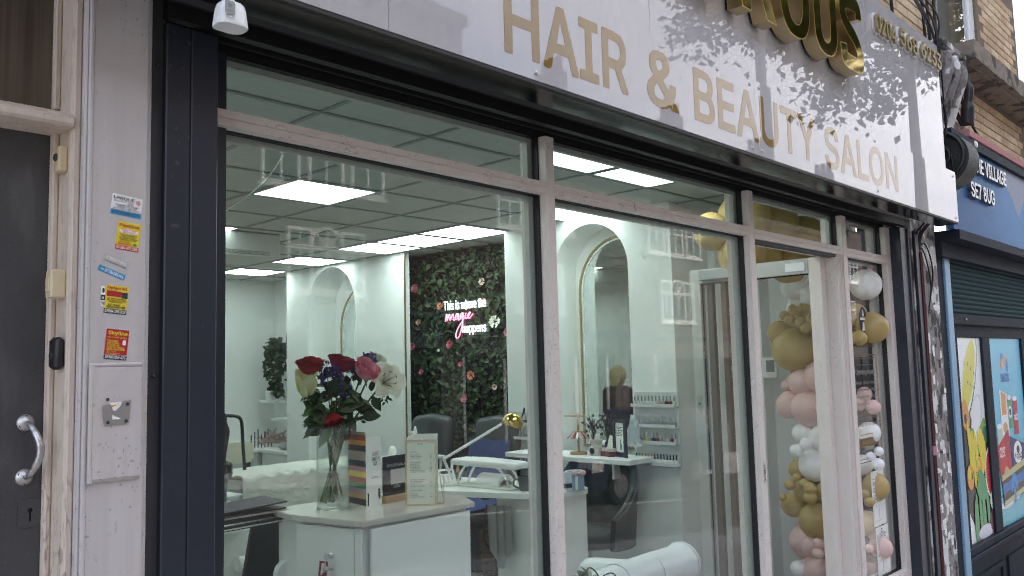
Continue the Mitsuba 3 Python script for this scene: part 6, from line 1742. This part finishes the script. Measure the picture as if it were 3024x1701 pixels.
head = [seg((B(-.03, 0, 1.475), .088), (B(-.02, 0, 1.485), .088), (B(-.055, 0, 1.42), .060)), seg((B(-.065, 0, 1.385), .035), (B(-.08, 0, 1.40), .03)), seg((B(-.112, 0, 1.455), .012), (B(-.128, 0, 1.432), .012)),
        seg((B(-.03, -.085, 1.45), .018), (B(-.03, -.085, 1.47), .016)), seg((B(-.03, .085, 1.45), .018), (B(-.03, .085, 1.47), .016))] + neck
obj('head', blob(head, .012, 5), 'skin', wo, smooth=True)
obj('eye', cat([ball(B(-.113, s * .033, 1.463), .009, 2) for s in (-1, 1)]), 'print_white', wo, smooth=True)
obj('iris', cat([ball(B(-.1195, s * .033, 1.463), .004, 1) for s in (-1, 1)]), 'ink_brown', wo)
obj('mouth', blob([seg((B(-.115, -.02, 1.402), .006), (B(-.118, 0, 1.403), .007), (B(-.115, .02, 1.402), .006))], .008, 3), 'pink_print', wo, smooth=True)
# tied hair: strands drawn down into a low bun
st_ = []
for k in range(240):
    a = rng.uniform(-1.75, 1.75)
    el_ = rng.uniform(-.25, 1.5)
    d = np.array([math.cos(a) * math.cos(el_), math.sin(a) * math.cos(el_), math.sin(el_)])
    if d[0] < -.45 and d[2] < .75:
        continue
    c0_ = B(-.022, 0, 1.478)
    p0 = c0_ + d * np.array([.098, .099, .102])
    dm_ = np.array([max(d[0], .25), d[1] * .95, -.15]); dm_ /= np.linalg.norm(dm_)
    st_.append(tube(spline([p0, c0_ + (d * .35 + dm_ * .65) / np.linalg.norm(d * .35 + dm_ * .65) * .103 + [0, 0, -.02], B(.062, d[1] * .05, 1.385), B(.060, d[1] * .02, 1.352)], 5), np.r_[np.full(13, .0065), .005, .004, .003], 5))
obj('hair', cat([blob([seg((B(-.012, 0, 1.488), .093), (B(.0, 0, 1.44), .088)), seg((B(.02, 0, 1.42), .07), (B(.055, 0, 1.365), .032))], .02, 5)] + st_), 'hair_blonde', wo, smooth=True)
mat('hair_blonde', proc(lambda p, n, uv: mix((.16, .11, .045), (.42, .32, .15), fbm(p.y * 160, p.x * 60, p.z * 14, 3))), .45)
for s in (-1, 1):
    wr = B(-.15, s * .18, .955)
    hand = [seg((wr, .026), (wr + [-.055, 0, -.012], .024)), seg((wr + [-.02, -s * .0, .0], .02), (wr + [-.05, -s * .03, .012], .011)), seg((wr + [-.05, -s * .03, .012], .011), (wr + [-.078, -s * .035, .004], .009))]
    for q in range(4):
        b0 = wr + [-.06, (q - 1.5) * .017, -.012]
        L1 = (.034, .04, .037, .028)[q]
        hand += [seg((b0, .0095), (b0 + [-L1, 0, -.008], .0085)), seg((b0 + [-L1, 0, -.008], .0085), (b0 + [-L1 * 1.6, 0, -.03], .0075))]
    obj('hand', blob(hand, .006, 3), 'skin', wo, smooth=True)
    obj('forearm', blob([seg((B(-.11, s * .186, .972), .031), (wr, .024))], .02, 3), 'skin', wo, smooth=True)
wb_ = thing('belt_bag', 'small black tool bag at the hip of the woman', 'bag')
obj('pouch', bx(WX + .10, WX + .165, WY - .06, WY + .06, .84, .96, .02), 'black_plastic', wb_, smooth=40)
obj('strap', tube([(WX + .12 * math.cos(t), WY + .19 * math.sin(t), .955) for t in np.linspace(0, 2 * PI, 33)], .010, 6), 'black_plastic', wb_)

# ---------------------------------------------------------------- balloon garland round the entrance
ga = thing('balloon_garland', 'garland of gold, pink and white balloons round the salon entrance', 'balloons')
def balloon(x, y, z, r, c, ax=None):
    ax = np.array(ax if ax is not None else [rng.normal(), rng.normal(), rng.normal()], float); ax /= np.linalg.norm(ax)
    t = np.linspace(0, PI, 19)
    prof = np.c_[np.sin(t) * (1 - .05 * np.cos(t)), -np.cos(t) * (1.03 + .05 * (t < .8))]
    m = trimesh.creation.revolve(prof, sections=30)
    m = cat([m, lathe([(0, -1.14), (.07, -1.16), (.035, -1.08), (.06, -1.0), (0, -1.0)], 10)])
    m.apply_scale(r)
    obj('balloon', moved(m, frame_of(np.cross(ax, [.31, .5, .8]), ax), (x, y, z)), 'balloon_' + c, ga, smooth=True)


for b_ in (
    (5.420, 2.550, 2.087, 0.088, 'white'),
    (5.420, 2.542, 2.097, 0.046, 'white'),
    (5.420, 2.479, 2.145, 0.049, 'white'),
    (5.420, 2.405, 2.018, 0.096, 'white'),
    (5.420, 2.420, 2.140, 0.055, 'white'),
    (5.420, 2.531, 2.027, 0.027, 'white'),
    (5.420, 2.615, 2.158, 0.043, 'white'),
    (5.500, 2.106, 2.068, 0.099, 'white'),
    (5.500, 2.205, 2.097, 0.042, 'white'),
    (5.420, 2.568, 1.666, 0.145, 'gold'),
    (5.420, 2.666, 1.782, 0.082, 'gold'),
    (5.420, 2.436, 1.878, 0.103, 'gold'),
    (5.420, 2.362, 1.656, 0.068, 'gold'),
    (5.420, 2.152, 1.875, 0.072, 'gold'),
    (5.420, 2.050, 1.787, 0.097, 'gold'),
    (5.280, 2.497, 1.920, 0.037, 'gold'),
    (5.280, 2.561, 1.889, 0.032, 'gold'),
    (5.280, 2.523, 1.862, 0.036, 'gold'),
    (5.280, 2.374, 1.853, 0.039, 'gold'),
    (5.280, 2.414, 1.803, 0.039, 'gold'),
    (5.280, 2.305, 1.815, 0.044, 'gold'),
    (5.280, 2.330, 1.739, 0.045, 'gold'),
    (5.280, 2.451, 1.837, 0.037, 'gold'),
    (5.280, 2.280, 1.879, 0.036, 'gold'),
    (5.200, 2.048, 1.718, 0.047, 'gold'),
    (5.400, 2.378, 1.479, 0.111, 'pink'),
    (5.400, 2.519, 1.449, 0.089, 'pink'),
    (5.400, 2.613, 1.300, 0.090, 'pink'),
    (5.400, 2.477, 1.277, 0.119, 'pink'),
    (5.400, 2.632, 1.431, 0.035, 'pink'),
    (5.400, 2.115, 1.373, 0.045, 'pink'),
    (5.400, 2.159, 1.319, 0.052, 'pink'),
    (5.400, 2.067, 1.293, 0.045, 'pink'),
    (5.260, 2.342, 1.290, 0.031, 'pink'),
    (5.260, 2.318, 1.226, 0.039, 'pink'),
    (5.400, 2.530, 1.119, 0.068, 'white'),
    (5.400, 2.386, 1.096, 0.094, 'white'),
    (5.400, 2.455, 0.914, 0.108, 'white'),
    (5.400, 2.102, 1.134, 0.067, 'white'),
    (5.400, 2.161, 0.932, 0.064, 'white'),
    (5.280, 2.460, 1.058, 0.040, 'white'),
    (5.280, 2.524, 1.014, 0.043, 'white'),
    (5.280, 2.004, 1.036, 0.028, 'white'),
    (5.280, 2.054, 1.002, 0.028, 'white'),
    (5.280, 2.015, 0.959, 0.037, 'white'),
    (5.400, 2.581, 0.878, 0.062, 'gold'),
    (5.400, 2.537, 0.749, 0.078, 'gold'),
    (5.400, 2.625, 0.648, 0.081, 'gold'),
    (5.400, 2.372, 0.749, 0.086, 'gold'),
    (5.400, 2.468, 0.563, 0.118, 'gold'),
    (5.400, 2.083, 0.805, 0.081, 'gold'),
    (5.400, 2.144, 0.577, 0.076, 'gold'),
    (5.270, 2.533, 0.847, 0.025, 'gold'),
    (5.270, 2.580, 0.796, 0.037, 'gold'),
    (5.270, 2.447, 0.779, 0.041, 'gold'),
    (5.270, 2.447, 0.725, 0.041, 'gold'),
    (5.270, 2.313, 0.628, 0.036, 'gold'),
    (5.270, 2.286, 0.575, 0.041, 'gold'),
    (5.270, 2.488, 0.809, 0.030, 'gold'),
    (5.270, 2.100, 0.774, 0.028, 'gold'),
    (5.270, 2.077, 0.731, 0.031, 'gold'),
    (5.270, 2.633, 0.712, 0.024, 'gold'),
    (5.400, 2.578, 0.427, 0.084, 'pink'),
    (5.400, 2.522, 0.400, 0.077, 'pink'),
    (5.400, 2.365, 0.406, 0.085, 'pink'),
    (5.400, 2.481, 0.242, 0.092, 'pink'),
    (5.400, 2.108, 0.516, 0.044, 'pink'),
    (5.400, 2.074, 0.442, 0.068, 'pink'),
    (5.400, 2.129, 0.293, 0.056, 'pink'),
    (5.400, 2.521, 0.291, 0.046, 'pink'),
    (5.270, 2.416, 0.444, 0.032, 'pink'),
    (5.270, 2.418, 0.381, 0.036, 'pink'),
    (5.270, 2.335, 0.307, 0.033, 'pink'),
    (5.270, 2.298, 0.267, 0.038, 'pink'),
    (5.270, 2.095, 0.455, 0.025, 'pink'),
    (5.400, 2.605, 0.232, 0.060, 'white')):
    balloon(*b_)
for k_ in range(26):
    z_ = .15 + .078 * k_
    balloon(5.60 + rng.normal(0, .03), 2.50 + rng.normal(0, .07), z_, rng.uniform(.10, .14), 'white' if z_ < .35 or .86 < z_ < 1.12 or z_ > 1.86 else 'pink' if z_ < .55 or 1.12 <= z_ < 1.48 else 'gold')
# in-view ones that stand above the door head
for (x, y, z, r, c) in ((5.00, 2.66, 2.52, .17, 'gold'), (5.28, 2.60, 2.50, .165, 'gold'), (5.50, 2.50, 2.42, .15, 'gold'), (4.86, 2.62, 2.28, .15, 'gold'), (5.14, 2.64, 2.26, .14, 'gold'), (5.36, 2.55, 2.22, .12, 'gold'), (4.74, 2.75, 2.42, .12, 'gold')):
    balloon(x, y, z, r, c)

# ---------------------------------------------------------------- tub sofa and plant in the window
so = thing('tub_sofa', 'white leather tub sofa back close behind the right pane', 'sofa')
L0 = 2.62
rollp = [(L0, 2.56, .50), (2.85, 2.535, .535), (3.3, 2.535, .552), (3.70, 2.535, .558), (3.90, 2.53, .556)]
obj('back_roll', cat([tube(spline(rollp, 8), [.095] * 30 + [.10, .108, .106], 22), ball((3.90, 2.53, .556), .108, 3, (.35, 1, 1))]), 'sofa_white', so, smooth=True)
obj('back_panel', cat([bx(L0, 3.87, 2.50, 2.62, .02, .53, .02)]), 'sofa_white', so)
obj('arm', blob([seg((np.array([3.80, 2.60, .48]), .09), (np.array([3.80, 3.05, .44]), .09)), seg((np.array([3.80, 2.60, .12]), .08), (np.array([3.80, 3.05, .12]), .08), (np.array([3.80, 2.60, .46]), .08), (np.array([3.80, 3.05, .42]), .08))], .05, 6), 'sofa_white', so, smooth=True)
obj('seat', bx(L0, 3.75, 2.62, 3.10, .10, .36, .03), 'sofa_white', so)
obj('seam', cat([tube([(x + .003 * math.sin(a), 2.535 - .0965 * math.sin(a) * (1 if x > 0 else 1), .553 + .0965 * math.cos(a)) for a in np.linspace(-.6, 2.4, 16)], .0022, 5) for x in (3.05, 3.33, 3.60)]), 'sofa_seam', so)
mat('sofa_white', (.62, .63, .64), .33, bump=lambda p, n, uv: fbm(p.x * 16, p.y * 16, p.z * 16, 4), scale=.006)
mat('sofa_seam', (.40, .41, .42), .4)
pw = thing('window_plant', 'variegated green potted plant low in the window beside the sofa', 'plant')
pc = np.array([2.973, 2.42, 0.638])
obj('pot', lathe([(0, -.26), (.06, -.26), (.075, -.07), (.066, -.07), (.055, -.24), (0, -.24)], 24, pc), 'mug_grey', pw, smooth=40)
for q in range(64):
    a = rng.uniform(0, 2 * PI); e = rng.uniform(-.1, 1.0)
    d = np.array([math.cos(a) * math.cos(e), math.sin(a) * math.cos(e), math.sin(e)])
    obj('leaf', moved(sheet(leaf(rng.uniform(.06, .10), .035, .3, .55, 5)), frame_of(d, np.array([0, -.3, 1]) + rng.normal(0, .2, 3)), pc + [rng.normal(0, .02), rng.normal(0, .02), rng.uniform(-.03, .02)]), ('leaf_mid', 'leaf_dark', 'leaf_pale2')[q % 3], pw, smooth=True)
obj('runner', cat([tube(spline([pc + [-.02, 0, .0], pc + [-.05, -.02, .05], pc + [-.02, -.03, .085], pc + [.03, -.03, .05], pc + [.05, -.03, .01]], 6), .0035, 5), tube(spline([pc + [.05, 0, 0], pc + [.10, -.02, .03], pc + [.16, -.02, .025], pc + [.20, -.02, -.02]], 6), .0035, 5)]), 'leaf_dark', pw)
kp = thing('wall_keypad', 'small white keypad with grey screen on the wall behind the door glass', 'keypad')
kq = P(*(5.8, 2.942, 1.545))
obj('case', bx(5.775, 5.799, kq[1] - .06, kq[1] + .06, kq[2] - .075, kq[2] + .075, .005), 'white_gloss', kp)
obj('screen', bx(5.772, 5.7745, kq[1] - .045, kq[1] + .02, kq[2] - .03, kq[2] + .055), 'ink_grey', kp)

# ================================================================ across the road (seen in the glass and the glossy sign)
OY_ = -11.9
def opp(m, x, z, off=0.0):
    """outline in local (right, up) as seen from the shop side of the road"""
    return moved(m, OPPO, (x, OY_ + off, z))


def sash(parent, xc, z0, w, h, bars):
    o = sbox(-w / 2, 0, w / 2, h)
    fr_p = o.difference(o.buffer(-.07))
    for k in range(1, bars):
        fr_p = fr_p.union(sbox(-w / 2 + w * k / bars - .02, .02, -w / 2 + w * k / bars + .02, h - .02))
    fr_p = fr_p.union(sbox(-w / 2, h * .5 - .025, w / 2, h * .5 + .025)).union(sbox(-w / 2 - .08, -.08, w / 2 + .08, .0))
    k = obj('window', opp(ext(fr_p, .10), xc, z0, -.02), 'white_far', parent)
    obj('pane', opp(ext(o.buffer(-.05), .004), xc, z0, .02), 'pane_far', k)


def palladian(parent, xc, z0):
    side = lambda s: sbox(s * .70 - .32, 0, s * .70 + .32, 1.40)
    mid = sbox(-.46, 0, .46, 1.0).union(Point(0, 1.0).buffer(.46, 20))
    o = shapely.union_all([side(-1), side(1), mid])
    fr_p = shapely.union_all([g_.difference(g_.buffer(-.07)) for g_ in (side(-1), side(1), mid)] + [sbox(-1.02, .92, 1.02, 1.02).intersection(o), sbox(-.02, 0, .02, 1.45), sbox(-.72, 0, -.69, 1.4), sbox(.69, 0, .72, 1.4), sbox(-1.10, -.09, 1.10, 0)] + [shapely.LineString([(0, 1.0), (.46 * math.cos(a), 1.0 + .46 * math.sin(a))]).buffer(.014) for a in (PI / 4, PI * .75)] + [Point(0, 1.0).buffer(.2).difference(Point(0, 1.0).buffer(.175)).intersection(mid)])
    k = obj('window', opp(ext(fr_p, .12), xc, z0, -.02), 'white_far', parent, label='white three-part window with an arched middle light')
    obj('pane', opp(ext(o.buffer(-.05), .004), xc, z0, .02), 'pane_far', k)
    obj('arch_brick', opp(ext(sbox(-1.25, -.1, 1.25, 1.75).difference(o.buffer(.02)).intersection(Point(0, .2).buffer(1.6)), .02), xc, z0, -.015), 'brick_far_dark', parent)


mat('white_far', (.80, .79, .76), .5)
mat('brick_far_dark', (.10, .05, .035), .9)
scene['pane_far'] = {'type': 'twosided', 'bsdf': {'type': 'roughplastic', 'diffuse_reflectance': rgb((.02, .022, .025)), 'alpha': .02, 'int_ior': 1.5}}
BAY = 7.1
XC0 = 10.8
names = {0: ('ANDREW JOHNSON', 'funeral shop front with pale fascia letters across the road', 'fascia_far_grey', 'white_far'), 1: ('', 'plain shop front between two lettered shops across the road', 'fascia_far_cream', 'ink'), 2: ('BROTHERS BARBERS 2', 'barber shop front with pale lettering across the road', 'fascia_far_grey2', 'gold_vinyl')}
mat('fascia_far_grey', (.11, .12, .125), .5); mat('fascia_far_cream', (.15, .14, .13), .6); mat('fascia_far_grey2', (.17, .165, .16), .5); mat('slate', (.07, .07, .08), .7); mat('render_far', (.17, .155, .14), .85)
for b in range(-3, 5):
    xc = XC0 + BAY * b
    zb = slope(xc) * .35
    low = False
    ht = 8.7 if b > 0 else 10.6
    hs = thing('terrace_house', f'{"low" if low else "tall"} brick terrace building across the road, ' + ('first', 'second', 'third', 'fourth', 'fifth', 'sixth', 'seventh', 'eighth', 'ninth', 'tenth')[b + 3] + ' from the left', 'building', 'terrace across the road')
    obj('wall', bx(xc - BAY / 2 + .005, xc + BAY / 2 - .005, OY_ - 6, OY_, -2.2, zb + ht), 'brick_far' if b not in (1,) else 'brick_far', hs)
    rf = obj('roof', moved(ext([(OY_ - 6.2, zb + ht), (OY_ + .25, zb + ht), (OY_ - 2.9, zb + ht + 2.0)], BAY - .02), np.array([[0, 0, 1], [1, 0, 0], [0, 1, 0]], float), (xc - BAY / 2 + .01, 0, 0)), 'slate', hs)
    obj('chimney', bx(xc + BAY / 2 - .55, xc + BAY / 2 - .05, OY_ - 3.4, OY_ - 2.4, zb + ht + .8, zb + ht + 3.1), 'brick_far', rf)
    obj('pot', cat([lathe([(0, 0), (.14, 0), (.11, .5), (0, .5)], 12, (xc + BAY / 2 - .3, OY_ - 3.15 + .3 * k, zb + ht + 3.1)) for k in range(3)]), 'brick_far_dark', rf)
    obj('cornice', bx(xc - BAY / 2 + .01, xc + BAY / 2 - .01, OY_ + .001, OY_ + .22, zb + ht - .25, zb + ht - .02), 'render_far', hs)
    if not low:
        palladian(hs, xc, zb + 3.55)
        for dx_ in (-1.15, 0, 1.15):
            sash(hs, xc + dx_, zb + 5.85, .95, 1.45, 2)
    else:
        for dx_ in (-1.4, 1.4):
            sash(hs, xc + dx_, zb + 3.4, 1.1, 1.5, 2)
    tname, flab, fm, tm = names[b % 3]
    sf_ = obj('shopfront', cat([bx(xc - BAY / 2 + .2, xc + BAY / 2 - .2, OY_ + .001, OY_ + .16, zb + 2.30, zb + 3.02), bx(xc - BAY / 2 + .1, xc + BAY / 2 - .1, OY_ + .002, OY_ + .34, zb + 3.03, zb + 3.16)]), fm, hs, label=flab)
    obj('stone_pier', cat([bx(xc + s * (BAY / 2 - .18) - .17, xc + s * (BAY / 2 - .18) + .17, OY_ + .001, OY_ + .2, -2, zb + 2.295) for s in (-1, 1)]), 'render_far', hs)
    obj('shop_window', bx(xc - 3.0, xc + 3.0, OY_ + .002, OY_ + .03, zb + .6, zb + 2.29), 'pane_far', hs)
    obj('window_bars', cat([bx(xc - 3.05 + 1.5 * k, xc - 2.95 + 1.5 * k, OY_ + .0305, OY_ + .07, zb + .0, zb + 2.29) for k in range(5)]), 'white_far' if b % 2 else 'ink', hs)
    obj('stall_riser', bx(xc - 3.2, xc + 3.2, OY_ + .002, OY_ + .05, -2, zb + .595), fm, hs)
    if b == 0:
        obj('lettering', opp(words('ANDREW JOHNSON', .25, 3.5, .01), xc + 1.75, 2.50, .165), tm, sf_)
        obj('lettering', opp(words('FUNERAL SERVICES', .11, 1.9, .01), xc + .95, 2.34, .165), tm, sf_)
    if b == 2:
        obj('lettering', opp(words('BROTHERS BARBERS 2', .24, 4.4, .01, True), xc + 2.7, zb + 2.55, .165), tm, sf_)
bp = thing('barber_pole', 'red and white barber pole on the shop across the road', 'barber pole')
bpx = 23.0
obj('tube', lathe([(0, 0), (.08, 0), (.08, .75), (0, .75)], 20, (bpx, OY_ + .35, 1.0)), 'barber_stripe', bp, smooth=40)
mat('barber_stripe', proc(lambda p, n, uv: mix((.72, .72, .72), (.35, .05, .06), smoothstep(.45, .55, (lambda t: t - dr.floor(t))((p.z + .5 * p.x) * 4.0)))), .3)
obj('caps', cat([ball((bpx, OY_ + .35, 1.78), .09, 2), ball((bpx, OY_ + .35, .97), .09, 2), rod((bpx, OY_, 1.4), (bpx, OY_ + .35, 1.4), .03)]), 'white_far', bp)

lp_ = thing('lamp_post', 'grey street lamp post on the near kerb', 'lamp post')
lx_, ly_ = 8.924, 4.12 - 5.24
obj('post', cat([tube([(lx_, ly_, -.6), (lx_, ly_, 5.6)], [.075, .055], 16), tube(spline([(lx_, ly_, 5.6), (lx_, ly_ - .1, 6.2), (lx_, ly_ - .8, 6.5)], 6), .04, 10)]), 'post_grey', lp_, smooth=40)
obj('lantern', bx(lx_ - .12, lx_ + .12, ly_ - 1.4, ly_ - .78, 6.45, 6.58, .03), 'dark_plastic', lp_)
mat('post_grey', proc(lambda p, n, uv: mix((.20, .20, .195), (.38, .37, .35), fbm(p.x * 60, p.y * 60, p.z * 30, 3))), .7)

# blue hatchback on the far side of the road
car = thing('parked_car', 'dark blue hatchback on the far side of the road', 'car')
cx0, cyc = 11.1, -5.6
cz0 = slope(11.8) - .12
prof_ = spline([(0, .42), (.04, .72), (.62, .90), (1.25, .98), (1.9, 1.42), (2.6, 1.50), (3.3, 1.44), (3.82, 1.02), (3.98, .92), (4.02, .50)], 6)
side_p = Polygon([tuple(q) for q in prof_] + [(4.0, .28), (0.05, .28)]).buffer(0)
wheels = [(.78, .31), (3.22, .31)]
bodyp = side_p
for wx_, wz_ in wheels:
    bodyp = bodyp.difference(Point(wx_, wz_).buffer(.37, 16))
glassp = Polygon([(1.38, 1.0), (1.98, 1.38), (2.6, 1.44), (3.22, 1.38), (3.62, 1.02)])
W2 = .84
cm = lambda m: moved(m, np.array([[1, 0, 0], [0, 0, -1], [0, 1, 0]], float), (cx0, cyc, cz0))
lowp = bodyp.intersection(sbox(-.1, 0, 5, .99))
cabin = bodyp.intersection(sbox(-.1, .985, 5, 2))
cab = ext(cabin.buffer(-.004), 2 * W2 - .02)
v = cab.vertices.copy()
tz = np.clip((v[:, 1] - .98) / .55, 0, 1)
v[:, 2] = (v[:, 2] - (W2 - .01)) * (1 - .20 * tz) ; cab = trimesh.Trimesh(v, cab.faces, process=False)
obj('body', cat([cm(moved(ext(lowp, 2 * W2), None, (0, 0, -W2))), cm(cab)]), 'car_blue', car, smooth=25)
mat('car_blue', (.02, .032, .075), .2, coat=1.0)
gw = ext(glassp, 2 * W2 - .0)
v = gw.vertices.copy(); tz = np.clip((v[:, 1] - .98) / .55, 0, 1); v[:, 2] = (v[:, 2] - W2) * (1 - .20 * tz) * 1.004
gl_p = trimesh.Trimesh(v, gw.faces, process=False)
obj('side_window', cm(gl_p), 'pane_far', car)
obj('pillar', cm(cat([(lambda m_: (m_.vertices.__setitem__((slice(None), 2), (m_.vertices[:, 2] - W2) * (1 - .20 * np.clip((m_.vertices[:, 1] - .98) / .55, 0, 1)) * 1.009), m_)[1])(ext(Polygon(q), 2 * W2)) for q in ([(2.42, 1.0), (2.54, 1.0), (2.52, 1.45), (2.45, 1.45)], [(3.28, 1.0), (3.4, 1.0), (3.2, 1.36), (3.14, 1.38)])])), 'car_blue', car)
obj('windscreen', cm(moved(ext(Polygon([(1.24, .985), (1.30, .99), (1.90, 1.405), (1.86, 1.412)]).buffer(.008), 1.25), None, (0, 0, -.625))), 'pane_far', car)
for wx_, wz_ in wheels:
    for s in (-1, 1):
        w_ = obj('wheel', cm(moved(ext(Point(wx_, wz_).buffer(.31, 20), .2), None, (0, 0, s * (W2 - .10) - .1))), 'rubber', car)
        obj('rim', cm(moved(ext(Point(wx_, wz_).buffer(.2, 20), .02), None, (0, 0, s * (W2 + .005) - .01))), 'steel', w_)
for s in (-1, 1):
    obj('headlight', cm(moved(ext(sbox(.02, .62, .30, .76).buffer(.02), .3), None, (0, 0, s * (W2 - .13) - .15))), 'white_gloss', car)
    obj('mirror', cm(moved(ext(sbox(1.45, .98, 1.62, 1.09).buffer(.02), .16), None, (0, 0, s * (W2 + .06) - .08))), 'car_blue', car)

# street trees on the far pavement
tleaf = [sheet(leaf(1, .7, .2, .15, 2)), sheet(leaf(1, .55, .3, .3, 2))]
def tree(lab, x, y, z0, H, R, N, seed):
    g = np.random.default_rng(seed)
    t = thing('street_tree', lab, 'tree', 'plane trees along the road')
    base = np.array([x, y, z0])
    br_ = [tube(spline([base, base + [.1, 0, H * .25], base + [-.05, .1, H * .45], base + [.1, .05, H * .8]], 6), np.linspace(.24, .05, 19), 10)]
    tips = []
    for k in range(26):
        a = g.uniform(0, 2 * PI); h = g.uniform(.60, .86) * H
        p0 = base + [0, 0, h]
        d = np.array([math.cos(a), math.sin(a), g.uniform(.15, .9)])
        L = R * g.uniform(.6, 1.1)
        p2 = p0 + d * L
        br_.append(tube(spline([p0, (p0 + p2) / 2 + [0, 0, .2], p2], 4), np.linspace(.09, .02, 9), 6))
        for q in range(5):
            tips.append(p0 + d * L * g.uniform(.45, 1.1) + g.normal(0, .5, 3))
    obj('trunk', cat(br_), 'bark', t, smooth=True)
    tips = np.array(tips)
    pos = tips[g.integers(0, len(tips), N)] + g.normal(0, .34, (N, 3)) * [1, 1, .8]
    fr_s = [frame_of(g.normal(0, 1, 3), g.normal(0, 1, 3) + [0, 0, .6]) for _ in range(N)]
    obj('crown', scatter(tleaf, pos, fr_s, g.uniform(.14, .25, N)), 'leaf_tree', t, kind='stuff')


mat('bark', (.16, .14, .115), .9)
tree('leafy plane tree on the kerb right of the shop', 17.5, -2.3, -1.2, 13.5, 3.7, 22000, 5)
tree('far plane tree at the end of the road', 58.0, -9.4, -2.4, 11.0, 4.0, 5000, 6)
